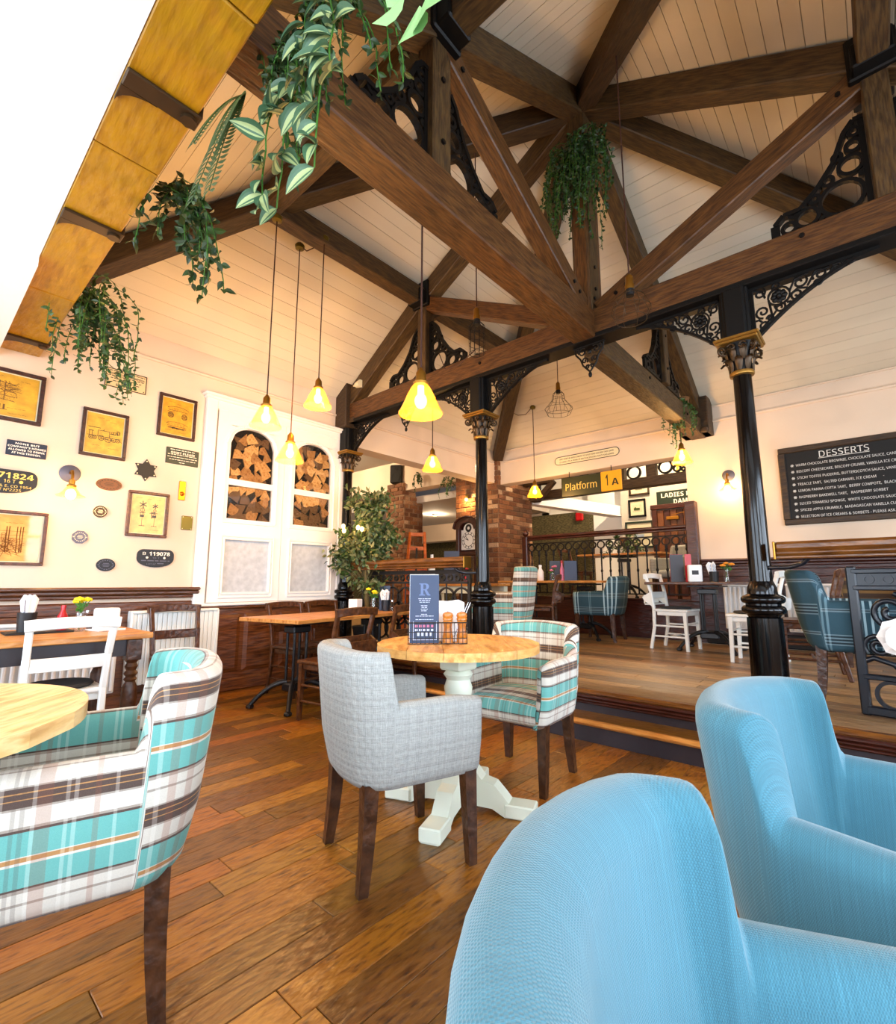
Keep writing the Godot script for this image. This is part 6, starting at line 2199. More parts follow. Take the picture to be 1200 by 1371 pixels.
func build_lamps() -> void:
	bell_lamp("lit amber pendant hanging lowest left, before the first arched log window", Vector3(-3.49, 2.284, -1.8), 4.12, 2.0)
	bell_lamp("lit amber pendant before the second arched log window, lowest of the three by the cupboard", Vector3(-3.8, 2.135, -2.2), 4.24, 2.0)
	bell_lamp("lit amber pendant highest of the three by the cupboard", Vector3(-3.55, 2.605, -2.3), 4.25, 2.0)
	bell_lamp("largest lit amber pendant hanging from the heavy crossing beam", Vector3(-1.785, 1.985, -1.80), 3.25, 2.0)
	bell_lamp("small lit amber pendant under the big one, left of the middle column", Vector3(-3.72, 2.35, -3.95), 4.25, 1.8)
	bell_lamp("small lit amber pendant right of the brick pier", Vector3(-3.90, 2.405, -6.47), 3.88, 1.8)
	bell_lamp("lit amber pendant under the far tie beam's end above the white chair", Vector3(-1.68, 2.53, -6.25), 3.02, 1.8)
	wall_lamp("lit amber wall lamp among the plates on the picture wall", Vector3(WX, 1.995, -0.9), PI / 2, 0.9)
	wall_lamp("lit amber wall lamp on the back wall left of the dessert board", Vector3(-1.36, 2.47, BZ), 0.0, 0.9)
	cage_lamp("unlit wire cylinder lamp hanging before the left purlin", Vector3(-2.34, 3.27, -3.02), 4.86, [Vector2(0.03, -0.02), Vector2(0.066, -0.06), Vector2(0.066, -0.30), Vector2(0.0, -0.305)], 10, [Vector2(0.066, -0.06), Vector2(0.066, -0.14), Vector2(0.066, -0.22), Vector2(0.066, -0.30)], M.iron)
	cage_lamp("unlit bell-shaped wire cage lamp hanging right of the middle column's bracket", Vector3(-2.98, 3.62, -5.6), 4.2, [Vector2(0.03, -0.01), Vector2(0.075, -0.06), Vector2(0.085, -0.14), Vector2(0.18, -0.26), Vector2(0.15, -0.33)], 10, [Vector2(0.075, -0.06), Vector2(0.085, -0.14), Vector2(0.18, -0.26), Vector2(0.15, -0.33)], M.iron)
	cage_lamp("unlit brass holder with a fine wire cage before the right strut", Vector3(-1.10, 3.07, -3.135), 4.95, [Vector2(0.03, -0.01), Vector2(0.09, -0.06), Vector2(0.13, -0.15), Vector2(0.10, -0.22)], 8, [Vector2(0.09, -0.06), Vector2(0.13, -0.15), Vector2(0.10, -0.22)], M.bronze)
	# loose flex between the roses and the beams
	for q in [[[Vector3(-3.8, 4.22, -2.2), Vector3(-3.74, 4.16, -2.24), Vector3(-3.69, 4.2, -2.29), Vector3(-3.64, 4.3, -2.34)], "loop of brown flex from the purlin to the second pendant's rose"],
			[[Vector3(-1.775, 3.25, -1.8), Vector3(-1.80, 3.36, -1.8), Vector3(-1.78, 3.5, -1.79), Vector3(-1.75, 3.62, -1.78), Vector3(-1.735, 3.9, -1.77)], "brown flex running up the near roof post from the big pendant"],
			[[Vector3(-3.9, 3.87, -6.47), Vector3(-4.05, 3.78, -6.5), Vector3(-4.2, 3.8, -6.5), Vector3(-4.35, 3.9, -6.45)], "loop of flex beside the small pendant right of the brick pier"],
			[[Vector3(-2.34, 3.0, -3.0), Vector3(-2.6, 2.98, -3.1), Vector3(-2.9, 3.08, -3.25), Vector3(-3.3, 3.5, -3.6)], "thin flex swagging from the cylinder lamp to the left roof post"]]:
		var fm := MB.new()
		fm.tube(PackedVector3Array(q[0]), 0.005, 6)
		single("flex", fm.done(), M.cord, q[1], "cord")
	# rooms beyond: one visible ceiling light, the other two hidden and added as fill
	for q in [[Vector3(-8.3, 2.79, -8.9), 7.0, "small bright ceiling light beyond the left brick pier"], [Vector3(-8.6, 3.70, -5.6), 17.0, "hidden added fill light brightening the left-hand room near the speaker"], [Vector3(-3.1, 4.18, -9.2), 30.0, "hidden added fill light brightening the room behind the railing"]]:
		var o := thing("far_room_light", q[2], "lamp", q[0])
		var m := MB.new()
		m.lathe([Vector2(0, -0.02), Vector2(0.06, -0.02), Vector2(0.075, 0.0), Vector2(0.075, 0.01), Vector2(0, 0.01)], 20)
		obj("rim", m.done(), M.white_paint, o)
		m = MB.new()
		m.ball(Vector3(0, -0.03, 0), Vector3(0.045, 0.02, 0.045), 12, 6)
		obj("bulb", m.done(), M.spot_glow, o)
		lamp_light(o, Vector3(0, -0.03, 0), q[1], Color(1.0, 0.88, 0.72))
	# bright spot bulb on the brick pier over the clock
	var o := thing("spot_lamp", "bright bare spot bulb on the brick pier above the clock", "lamp", Vector3(-5.66, 2.62, -6.96))
	var m := MB.new()
	m.lathe([Vector2(0, -0.03), Vector2(0.03, -0.03), Vector2(0.03, 0.05), Vector2(0, 0.05)], 14)
	var h := obj("housing", m.done(), M.brass_old, o)
	h.position = Vector3(0, 0.04, 0)
	m = MB.new()
	m.ball(Vector3(0, 0, 0.02), Vector3(0.035, 0.035, 0.035), 12, 8)
	obj("bulb", m.done(), M.spot_glow, o)
	lamp_light(o, Vector3(0, 0, 0.02), 2.2)
	# small white spot on the beam by the left pad
	o = thing("spotlight", "small cream spotlight on the rafter beside the left timber block", "spotlight", Vector3(-4.66, 3.54, CZ + 0.1))
	m = MB.new()
	m.lathe([Vector2(0, -0.06), Vector2(0.035, -0.05), Vector2(0.05, 0.04), Vector2(0.0, 0.04)], 16)
	var hd := obj("head", m.done(), M.ivory, o)
	hd.rotation = Vector3(0, 0, -PI / 2)
	m = MB.new()
	m.rod(Vector3(-0.05, 0, 0), Vector3(-0.13, 0.02, -0.02), 0.012, 8)
	obj("bracket", m.done(), M.ivory, o)

# ---------------------------------------------------------------- plants
func leaf_into(m: MB, at: Vector3, dir: Vector3, side: Vector3, L: float, W: float, bend := 0.25, round_ := 0.0) -> void:
	# a folded, curved leaf of eight faces
	var up := dir.cross(side).normalized()
	var mid := []
	var widths := [0.0, 0.85, 1.0, 0.6, 0.0] if round_ == 0.0 else [0.0, 0.8, 1.05, 1.0, 0.0]
	for i in 5:
		var f := i / 4.0
		mid.append(at + dir * L * f - up * bend * L * f * f)
	for i in 4:
		for s in [-1.0, 1.0]:
			var a: Vector3 = mid[i]; var b: Vector3 = mid[i + 1]
			var c: Vector3 = b + (side * s * widths[i + 1] * W * 0.5) + up * 0.12 * W * widths[i + 1]
			var d: Vector3 = a + (side * s * widths[i] * W * 0.5) + up * 0.12 * W * widths[i]
			if s > 0: m.quad(a, b, c, d) if widths[i + 1] > 0 else m.tri(a, b, d)
			else: m.quad(d, c, b, a) if widths[i + 1] > 0 else m.tri(d, b, a)

func rand_dir(r: RandomNumberGenerator) -> Vector3:
	return Vector3(r.randf_range(-1, 1), r.randf_range(-1, 1), r.randf_range(-1, 1)).normalized()

func trailing_plant(label: String, at: Vector3, spread: Vector3, drop: float, strands: int, per: int, L: float, W: float, leaf_mats: Array, seed_: int, pot := true, zdir := 1.0) -> Node3D:
	var o := thing("trailing_plant", label, "plant", at, 0.0, "trailing plants")
	var r := RandomNumberGenerator.new()
	r.seed = seed_
	var stems := MB.new()
	var tiers := []
	for k in leaf_mats: tiers.append(MB.new())
	for s in strands:
		var p := Vector3(r.randf_range(-1, 1) * spread.x, r.randf_range(-0.3, 1) * spread.y, r.randf_range(-1, 1) * spread.z)
		var len_ := drop * (1.0 - 0.75 * pow(r.randf(), 1.3))
		var path := PackedVector3Array([p])
		var dx := 0.7 if spread.x > 0.13 else 0.35
		var d := Vector3(r.randf_range(-dx, dx), 0.3, r.randf_range(-0.3, 0.7) * zdir).normalized()
		var step := len_ / per
		for i in per:
			d = (d + Vector3(r.randf_range(-0.25, 0.25), -0.45, r.randf_range(-0.2, 0.25) * zdir)).normalized()
			p += d * step
			path.append(p)
			for q in 2:
				var ld := (rand_dir(r) + Vector3(0, -0.3, 0) + d * 0.3).normalized()
				var sd := ld.cross(rand_dir(r)).normalized()
				leaf_into(tiers[r.randi() % tiers.size()], p, ld, sd, L * r.randf_range(0.7, 1.2), W * r.randf_range(0.8, 1.15))
		if path.size() > 2: stems.tube(path, 0.0028, 4)
	obj("stems", stems.done(), M.stem_green, o)
	for k in leaf_mats.size():
		var f := obj("foliage", tiers[k].done(), M[leaf_mats[k]], o)
		f.set_meta("kind", "stuff")
	if pot:
		var m := MB.new()
		m.lathe([Vector2(0, -0.02), Vector2(0.06, -0.02), Vector2(0.075, 0.1), Vector2(0.08, 0.1), Vector2(0.08, 0.115), Vector2(0, 0.11)], 16)
		obj("pot", m.done(), M.pot, o)
	return o

func variegated_leaf(L: float, W: float) -> Array:       # [dark blade, pale stripes]
	var a := MB.new(); var b := MB.new()
	for s in [-1.0, 1.0]:
		for strip in 4:
			var f0 := strip / 4.0; var f1 := (strip + 1) / 4.0
			var m := b if strip == 1 or (strip == 0 and s < 0) else a
			for i in 7:
				var t0 := i / 7.0; var t1 := (i + 1) / 7.0
				var p := []
				for q in [[t0, f0], [t1, f0], [t1, f1], [t0, f1]]:
					var w := W * 0.5 * pow(sin(PI * pow(q[0], 0.8)), 0.8) if q[0] > 0.0 and q[0] < 1.0 else 0.0
					p.append(Vector3(s * w * q[1], 0.25 * w * q[1] * q[1] * 2.0 - 0.25 * L * q[0] * q[0], q[0] * L))
				if i == 0: m.tri(p[0], p[1], p[2])
				elif i == 6: m.tri(p[0], p[1], p[3])
				else: m.quad(p[0], p[1], p[2], p[3])
	return [a.done(), b.done()]

func build_plants() -> void:
	# trailing plants on top of the golden beam, falling over its far side
	trailing_plant("ivy spilling off the golden beam lowest, above the cream notice", Vector3(-4.05, 2.98, -0.74), Vector3(0.1, 0.18, 0.04), 0.75, 40, 15, 0.045, 0.024, ["leaf0", "leaf1", "leaf2"], 51, false, -0.6)
	trailing_plant("dark trailing plant on the golden beam between the two iron straps", Vector3(-2.5, 3.02, -0.74), Vector3(0.08, 0.1, 0.04), 0.62, 16, 13, 0.055, 0.03, ["leaf0", "leaf0", "leaf1"], 52, false, -0.6)
	trailing_plant("mossy tangle behind the big striped leaves at the top of the golden beam", Vector3(-1.3, 2.96, -0.74), Vector3(0.28, 0.16, 0.04), 0.42, 50, 12, 0.035, 0.018, ["leaf0", "leaf1"], 53, false, -0.6)
	# fern fronds
	var o := thing("fern", "fern fronds hanging off the golden beam beside the striped leaves", "fern", Vector3(-1.62, 2.9, -0.68))
	for k in 4:
		var m := MB.new()
		var dir := Vector3([-0.25, 0.05, 0.3, -0.05][k], -1, [0.12, 0.1, 0.2, 0.3][k]).normalized()
		var sd := dir.cross(Vector3(0.2, 0.1, 1)).normalized()
		var n := 26
		var L: float = [0.5, 0.52, 0.45, 0.35][k]
		var path := PackedVector3Array()
		for i in n:
			var f := float(i) / n
			var p := dir * L * f + Vector3(0, 0.05 * sin(f * PI), 0.06 * f)
			path.append(p)
			for s in [-1.0, 1.0]: leaf_into(m, p, (sd * s + dir * 0.45).normalized(), dir, 0.07 * sin(PI * (0.15 + 0.85 * (1 - f))) + 0.012, 0.015, 0.1)
		m.tube(path, 0.002, 4)
		obj("frond", m.done(), M.leaf1, o)
	# big striped leaves, each a piece of its own
	o = thing("striped_plant", "trailing plant with large green leaves striped white, top left", "plant", Vector3(-1.22, 2.85, -0.74))
	var shapes := [variegated_leaf(0.10, 0.054), variegated_leaf(0.082, 0.048), variegated_leaf(0.115, 0.058)]
	var r := RandomNumberGenerator.new()
	r.seed = 61
	var starts := [[Vector3(0.02, 0.14, 0.0), 0.66, 0.04], [Vector3(0.10, 0.15, 0.02), 0.48, 0.07], [Vector3(-0.12, 0.08, 0.0), 0.56, -0.10], [Vector3(-0.2, -0.02, 0.03), 0.5, -0.03], [Vector3(0.16, 0.2, 0.05), 0.2, 0.25], [Vector3(-0.02, 0.1, 0.04), 0.4, 0.02]]
	for st in starts:
		var p: Vector3 = st[0]
		var path := PackedVector3Array([p])
		var n := 9
		for i in n:
			p += Vector3(st[2] / n * 1.2 + r.randf_range(-0.012, 0.012), -st[1] / n, r.randf_range(-0.006, 0.012))
			path.append(p)
			for q in (2 if i % 2 else 1):
				var sh: Array = shapes[r.randi() % 3]
				var lf := obj("leaf", sh[0], M.leaf_teal, o)
				var fwd := Vector3(r.randf_range(-1, 1), r.randf_range(-1.1, 0.15), r.randf_range(0.0, 0.9)).normalized()
				var upv := (Vector3(0.3, 0.15, 1) + 0.5 * rand_dir(r)).normalized()
				var x := upv.cross(fwd).normalized()
				lf.transform = Transform3D(Basis(x, fwd.cross(x), fwd), p)
				obj("stripe", sh[1], M.leaf_pale, lf)
		var m := MB.new()
		m.tube(path, 0.003, 5)
		obj("stem", m.done(), M.stem_green, o)
	# mint-green leaves close overhead
	o = thing("mint_plant", "pale mint-green round leaves hanging at the very top of the picture", "plant", Vector3(-0.69, 2.475, -0.7))
	for q in [[Vector3(0, 0, 0), Vector3(0.35, -1, 0.2), 0.13], [Vector3(-0.02, 0.0, 0), Vector3(-0.35, -1, 0.1), 0.11], [Vector3(-0.05, 0.04, 0.02), Vector3(-1, -0.5, 0.2), 0.1], [Vector3(0.02, 0.05, 0.02), Vector3(0.8, 0.1, 0.1), 0.1], [Vector3(-0.04, 0.08, 0), Vector3(-0.9, 0.4, 0.1), 0.1]]:
		var m := MB.new()
		var d: Vector3 = q[1].normalized()
		leaf_into(m, q[0], d, d.cross(Vector3(0.1, 0.2, 1)).normalized(), q[2], q[2] * 0.8, 0.15, 1.0)
		obj("leaf", m.done(), M.leaf_mint, o)
	var sm := MB.new()
	sm.tube(PackedVector3Array([Vector3(0, 0, 0), Vector3(-0.02, 0.12, 0.02), Vector3(0.0, 0.35, 0.05)]), 0.004, 5)
	obj("stem", sm.done(), M.stem_green, o)
	# ivy on the king post
	trailing_plant("bushy dark ivy hanging on the king post under the apex", Vector3(-1.62, 4.7, -3.56), Vector3(0.16, 0.3, 0.06), 0.85, 90, 20, 0.034, 0.02, ["leaf0", "leaf0", "leaf1"], 54, false)
	trailing_plant("light green trailing plant in a pot at the end of the far tie beam", Vector3(-1.64, 3.25, -6.3), Vector3(0.1, 0.08, 0.1), 0.62, 30, 14, 0.04, 0.02, ["leaf1", "leaf2"], 55)
	trailing_plant("small ivy hanging in the left-hand room near the speaker", Vector3(-7.0, 3.3, -7.05), Vector3(0.1, 0.05, 0.05), 0.5, 8, 14, 0.04, 0.024, ["leaf0", "leaf1"], 56, false)
	trailing_plant("small ivy hanging from the header left of the broad brick pier", Vector3(-6.2, 3.1, -7.05), Vector3(0.2, 0.05, 0.05), 0.45, 10, 12, 0.04, 0.024, ["leaf0", "leaf1"], 57, false)
	# ficus by the left column
	o = thing("ficus_tree", "bushy variegated ficus tree with fairy lights beside the left column", "tree", Vector3(-4.42, PY, -3.62))
	r.seed = 63
	var tr := MB.new()
	tr.tube(PackedVector3Array([Vector3(0, 0.0, 0), Vector3(0.01, 0.4, 0.0), Vector3(-0.02, 0.8, 0.01), Vector3(-0.03, 1.2, 0.0), Vector3(-0.02, 1.6, 0.0)]), 0.034, 8, 0.015)
	var fm := [MB.new(), MB.new(), MB.new()]
	for b in 110:
		var tgt := Vector3(0, 1.27, 0) + Vector3(r.randf_range(-1, 1) * 0.33, r.randf_range(-0.26, 0.26), r.randf_range(-1, 1) * 0.24)
		if b % 4 == 0: tgt = Vector3(0.0, 1.68, 0) + Vector3(r.randf_range(-1, 1) * 0.24, r.randf_range(-0.2, 0.2), r.randf_range(-1, 1) * 0.2)
		elif b % 5 == 0: tgt = Vector3(-0.36, 1.2, 0.12) + Vector3(r.randf_range(-1, 1) * 0.13, r.randf_range(-0.25, 0.15), r.randf_range(-0.1, 0.1))
		elif b % 13 == 0: tgt = Vector3(0.05, 0.78, 0.08) + Vector3(r.randf_range(-1, 1) * 0.22, r.randf_range(-0.08, 0.08), r.randf_range(-0.1, 0.1))
		var c := Vector3(-0.03, clampf(tgt.y - 0.3, 0.55, 1.5), 0)
		var mid := c.lerp(tgt, 0.5) + Vector3(0, 0.06, 0)
		tr.tube(PackedVector3Array([c, mid, tgt]), 0.006, 4, 0.003)
		for i in 26:
			var p := mid.lerp(tgt, 0.3 + 0.7 * r.randf()) + rand_dir(r) * 0.1 * r.randf()
			var d := (rand_dir(r) + Vector3(0, -0.4, 0)).normalized()
			leaf_into(fm[r.randi() % 3], p, d, d.cross(rand_dir(r)).normalized(), r.randf_range(0.055, 0.085), 0.034)
	obj("trunk", tr.done(), M.trunk, o)
	for k in 3: obj("foliage", fm[k].done(), M[["leaf1", "leaf3", "leaf_olive"][k]], o).set_meta("kind", "stuff")
	var pm := MB.new()
	pm.lathe([Vector2(0, 0), Vector2(0.12, 0), Vector2(0.16, 0.26), Vector2(0.165, 0.26), Vector2(0.165, 0.29), Vector2(0, 0.28)], 20)
	obj("pot", pm.done(), M.dark, o)
	for q in [Vector3(-0.2, 1.42, 0.22), Vector3(-0.13, 1.36, 0.26), Vector3(0.1, 1.38, 0.24), Vector3(0.17, 1.36, 0.24)]:
		var m := MB.new()
		m.ball(Vector3.ZERO, Vector3(0.022, 0.028, 0.022), 8, 6)
		var f := obj("fairy_light", m.done(), M.bulb, o)
		f.position = q
		lamp_light(f, Vector3.ZERO, 0.12)
	# pot plant behind the railing
	trailing_plant("green pot plant standing behind the railing under the far pictures", Vector3(-3.3, 1.75, -8.4), Vector3(0.25, 0.25, 0.2), 0.3, 26, 8, 0.06, 0.03, ["leaf1", "leaf2"], 58)

# ---------------------------------------------------------------- small things
func flowers_in_glass(label: String, at: Vector3, petal: Material, h := 0.13) -> void:
	var o := thing("flower_glass", label, "flowers", at)
	var m := MB.new()
	m.lathe([Vector2(0, 0.0), Vector2(0.03, 0.0), Vector2(0.032, h * 0.6), Vector2(0.024, h * 0.75), Vector2(0.026, h), Vector2(0.0235, h), Vector2(0.0215, h * 0.75), Vector2(0.029, h * 0.58), Vector2(0.027, 0.005), Vector2(0, 0.005)], 18)
	obj("glass", m.done(), M.glass, o)
	m = MB.new()
	var r := RandomNumberGenerator.new()
	r.seed = int(absf(at.x) * 1000)
	var tips := []
	for k in 6:
		var tip := Vector3(r.randf_range(-0.06, 0.06), h + r.randf_range(0.03, 0.09), r.randf_range(-0.05, 0.05))
		m.tube(PackedVector3Array([Vector3(r.randf_range(-0.01, 0.01), 0.01, 0), Vector3(0, h * 0.9, 0), tip]), 0.0025, 5)
		tips.append(tip)
		for q in 2:
			var d := rand_dir(r)
			leaf_into(m, Vector3(0, h * 0.9, 0).lerp(tip, 0.5), d, d.cross(rand_dir(r)).normalized(), 0.05, 0.022)
	obj("stems", m.done(), M.stem_green, o)
	for k in 3:
		m = MB.new()
		for q in 8:
			var a := TAU * q / 8
			m.ball(tips[k] + Vector3(cos(a) * 0.018, 0.002 * (q % 2), sin(a) * 0.018), Vector3(0.014, 0.012, 0.014), 7, 5)
		m.ball(tips[k] + Vector3(0, 0.006, 0), Vector3(0.016, 0.014, 0.016), 8, 5)
		obj("bloom", m.done(), petal, o)

func bottle(label: String, at: Vector3, material: Material, h: float, r: float, cap: Material, group := "bottles and jars on the tables") -> void:
	var o := thing("bottle", label, "bottle", at, 0.0, group)
	var m := MB.new()
	m.lathe([Vector2(0, 0), Vector2(r * 0.92, 0), Vector2(r, 0.01), Vector2(r, h * 0.55), Vector2(r * 0.45, h * 0.76), Vector2(r * 0.4, h * 0.88), Vector2(0, h * 0.88)], 16)
	obj("body", m.done(), material, o)
	m = MB.new()
	m.lathe([Vector2(0, h * 0.87), Vector2(r * 0.5, h * 0.87), Vector2(r * 0.46, h), Vector2(0, h)], 14)
	obj("cap", m.done(), cap, o)

func menu_card(label: String, at: Vector3, turn: float, w: float, h: float, material: Material, edge: Material = null) -> Node3D:
	var o := thing("menu", label, "menu", at, turn)
	var m := MB.new()
	m.box(Vector3(0, h / 2, 0), Vector3(w, h, 0.004))
	obj("cover", m.done(), material, o)
	m = MB.new()
	m.box(Vector3(-0.002, h / 2 + 0.003, -0.004), Vector3(w, h, 0.004))
	obj("pages", m.done(), edge if edge else M.paper, o)
	return o

func cutlery_pot(label: String, at: Vector3, material: Material) -> void:
	var o := thing("napkin_pot", label, "napkin pot", at)
	var m := MB.new()
	m.lathe([Vector2(0, 0), Vector2(0.045, 0), Vector2(0.052, 0.12), Vector2(0.048, 0.12), Vector2(0.042, 0.006), Vector2(0, 0.006)], 18)
	obj("pot", m.done(), material, o)
	for k in 3:
		m = MB.new()
		m.xf = Transform3D(Basis(Vector3.UP, 0.5 + k * 0.9) * Basis(Vector3(0, 0, 1), 0.16 - 0.16 * k), Vector3(-0.015 + 0.015 * k, 0.02, 0))
		m.prism(PackedVector2Array([Vector2(-0.02, 0), Vector2(0.02, 0), Vector2(0.038, 0.19), Vector2(0.0, 0.215), Vector2(-0.036, 0.18)]), -0.006, 0.006)
		obj("napkin", m.done(), M.paper, o)
	m = MB.new()
	for k in 3: m.rod(Vector3(-0.01 + 0.012 * k, 0.02, 0.015), Vector3(-0.03 + 0.03 * k, 0.2, 0.022), 0.004, 6)
	obj("cutlery", m.done(), M.steel, o)

func build_small() -> void:
	# --- on the round table: caddy, menu, mills, napkins, straws
	var ty := 0.78
	var c := Vector3(-1.7, ty, -1.845)
	var turn := 0.80
	var ex := Vector3(cos(turn), 0, -sin(turn))
	var ez := Vector3(sin(turn), 0, cos(turn))
	var mn := menu_card("tall slate-blue menu with a large letter R standing in the wire caddy", c - ex * 0.065 + ez * 0.03 + Vector3(0, 0.004, 0), turn, 0.145, 0.335, M.menu)
	text_on(mn, "R", 0.062, Vector3(0.0, 0.262, 0.0028), M.menu_print, "Droid Serif", 0.056, true)
	var yy := 0.215
	for q in [0.062, 0.056, 0.05, 0.0, 0.036, 0.03, 0.036, 0.032, 0.0, 0.034, 0.09, 0.0, 0.088]:
		if q > 0.0: print_row(mn, yy + 0.002, q, 0.0038, 0.0024, M.menu_white, int(yy * 10000))
		yy -= 0.0085
	var m := MB.new()
	for k in 5: m.box(Vector3(-0.04 + k * 0.02, 0.083, 0.0026), Vector3(0.014, 0.012, 0.001))
	obj("pink_print", m.done(), M.menu_pink, mn)
	m = MB.new()
	for k in 5: m.box(Vector3(-0.04 + k * 0.02, 0.064, 0.0026), Vector3(0.014, 0.01, 0.001))
	for k in 4: m.box(Vector3(-0.03 + k * 0.02, 0.045, 0.0026), Vector3(0.012, 0.02, 0.001))
	for s in [-0.055, 0.06]: m.box(Vector3(s, 0.06, 0.0026), Vector3(0.003, 0.09, 0.001))
	m.box(Vector3(0.002, 0.017, 0.0026), Vector3(0.118, 0.003, 0.001))
	obj("white_print", m.done(), M.menu_white, mn)
	var o := thing("wire_caddy", "black wire caddy on the middle round table", "caddy", c, turn)
	m = MB.new()
	for y in [0.004, 0.03, 0.06, 0.105]:
		var p := PackedVector3Array([Vector3(-0.145, y, 0.06), Vector3(0.145, y, 0.06), Vector3(0.145, y, -0.08), Vector3(-0.145, y, -0.08)])
		for k in 4: m.rod(p[k], p[(k + 1) % 4], 0.0018 if y < 0.1 else 0.0028, 5)
	for k in 15:
		var x := -0.145 + 0.29 * k / 14.0
		m.rod(Vector3(x, 0.004, 0.06), Vector3(x, 0.105, 0.06), 0.0016, 5)
		m.rod(Vector3(x, 0.004, -0.08), Vector3(x, 0.105, -0.08), 0.0016, 5)
		m.rod(Vector3(x, 0.004, -0.08), Vector3(x, 0.004, 0.06), 0.0016, 5)
	obj("wire", m.done(), M.black, o)
	for k in 2:
		var mo := thing("pepper_mill", ["turned wooden mill standing next to the menu in the caddy", "turned wooden mill at the right-hand end of the caddy"][k], "mill", c + ex * (0.052 + 0.07 * k) + ez * 0.03 + Vector3(0, 0.006, 0))
		m = MB.new()
		m.lathe([Vector2(0, 0), Vector2(0.026, 0), Vector2(0.027, 0.02), Vector2(0.025, 0.024), Vector2(0.027, 0.028), Vector2(0.021, 0.055), Vector2(0.0195, 0.075), Vector2(0.0235, 0.1), Vector2(0.024, 0.108), Vector2(0, 0.108)], 20)
		obj("body", m.done(), M.mill_wood, mo)
		m = MB.new()
		m.lathe([Vector2(0, 0.11), Vector2(0.0255, 0.11), Vector2(0.0265, 0.118), Vector2(0.024, 0.122), Vector2(0.027, 0.13), Vector2(0.024, 0.143), Vector2(0.012, 0.149), Vector2(0, 0.149)], 20)
		obj("head", m.done(), M.mill_wood, mo)
		m = MB.new()
		m.ball(Vector3(0, 0.15, 0), Vector3(0.006, 0.004, 0.006), 8, 5)
		obj("knob", m.done(), M.steel, mo)
	o = thing("napkin_stack", "white paper napkins behind the mills in the caddy", "napkins", c + ex * 0.06 - ez * 0.03 + Vector3(0, 0.006, 0), turn + 0.15)
	for k in 5:
		m = MB.new()
		m.xf = Transform3D(Basis(Vector3(0, 0, 1), 0.05 * k - 0.08) * Basis(Vector3.RIGHT, -0.1), Vector3(0.004 * k, 0, -0.006 * k))
		m.cbox(Vector3(0, 0.1, 0), Vector3(0.15, 0.2, 0.004), 0.0015)
		obj("napkin", m.done(), M.paper, o)
	for k in 2:
		m = MB.new()
		m.rod(Vector3(0, 0, 0), Vector3(0.075, 0.17, -0.01), 0.003, 8)
		single("straw", m.done(), M.steel, ["upper pale straw leaning out of the caddy", "lower pale straw leaning out of the caddy"][k], "straw", c + ex * (0.085 + 0.012 * k) + Vector3(0, 0.03, 0), turn)
	# --- on the farm table
	var fy := 0.76
	o = thing("slate_tray", "dark slate tray on the farm table", "tray", Vector3(-4.12, fy, -0.66))
	m = MB.new()
	m.cbox(Vector3(0, 0.006, 0), Vector3(0.22, 0.012, 0.34), 0.003)
	obj("slate", m.done(), M.black, o)
	cutlery_pot("napkins and cutlery fanned out on the farm table", Vector3(-4.14, fy + 0.012, -0.60), M.black)
	bottle("red sauce bottle on the farm table by the yellow flowers", Vector3(-4.12, fy + 0.012, -0.78), M.red, 0.16, 0.03, M.red)
	flowers_in_glass("yellow flowers in a small glass on the farm table", Vector3(-4.05, fy, -0.86), M.yellow)
	bottle("clear salt shaker beside the yellow flowers on the farm table", Vector3(-4.18, fy, -0.93), M.glass, 0.13, 0.032, M.steel)
	bottle("small brown sauce jar on the farm table", Vector3(-4.10, fy, -0.94), M.sauce, 0.09, 0.03, M.white_paint)
	o = thing("napkin_box", "white ceramic napkin box on the farm table behind the white chair", "napkin box", Vector3(-4.0, fy, -1.0), 0.2)
	m = MB.new()
	m.cbox(Vector3(0, 0.075, 0), Vector3(0.12, 0.15, 0.12), 0.01)
	obj("box", m.done(), M.white_china, o)
	m = MB.new()
	m.cbox(Vector3(0, 0.006, 0), Vector3(0.19, 0.012, 0.17), 0.004)
	obj("saucer", m.done(), M.white_china, o)
	# --- on the long pine table
	var ly := 0.775
	o = thing("pot_cover", "white square pot on the far end of the long pine table", "pot", Vector3(-4.33, ly, -3.38), 0.3)
	m = MB.new()
	m.cbox(Vector3(0, 0.065, 0), Vector3(0.11, 0.13, 0.11), 0.006)
	obj("pot", m.done(), M.white_china, o)
	flowers_in_glass("yellow flower in a glass on the long pine table", Vector3(-4.17, ly, -3.5), M.yellow, 0.15)
	cutlery_pot("dark pot of napkins on the long pine table", Vector3(-4.10, ly, -3.62), M.iron_blue)
	menu_card("dark grey menu standing behind the napkins on the long pine table", Vector3(-4.17, ly, -3.66), 0.7, 0.12, 0.27, M.menu, M.menu)
	bottle("clear glass shaker on the long pine table", Vector3(-4.0, ly, -3.62), M.glass, 0.12, 0.03, M.steel)
	# --- on the raised floor
	var py := PY + 0.78
	menu_card("dark upright menu on the table beside the white chairs", Vector3(-1.84, py, -6.3), 0.5, 0.15, 0.33, M.purple_grey, M.red)
	menu_card("red booklet against the dark menu beside the white chairs", Vector3(-1.72, py, -6.34), 0.5, 0.07, 0.33, M.red, M.red)
	o = thing("napkin_box", "white printed napkin dispenser on the table beside the white chairs", "napkin box", Vector3(-1.64, py, -6.28), 0.4)
	m = MB.new()
	m.cbox(Vector3(0, 0.1, 0), Vector3(0.15, 0.2, 0.1), 0.01)
	obj("box", m.done(), M.white_china, o)
	m = MB.new()
	m.box(Vector3(0, 0.11, 0.051), Vector3(0.07, 0.05, 0.003))
	obj("print", m.done(), M.purple_grey, o)
	cutlery_pot("black pot of napkins on the table beside the white chairs", Vector3(-1.44, py, -6.3), M.black)
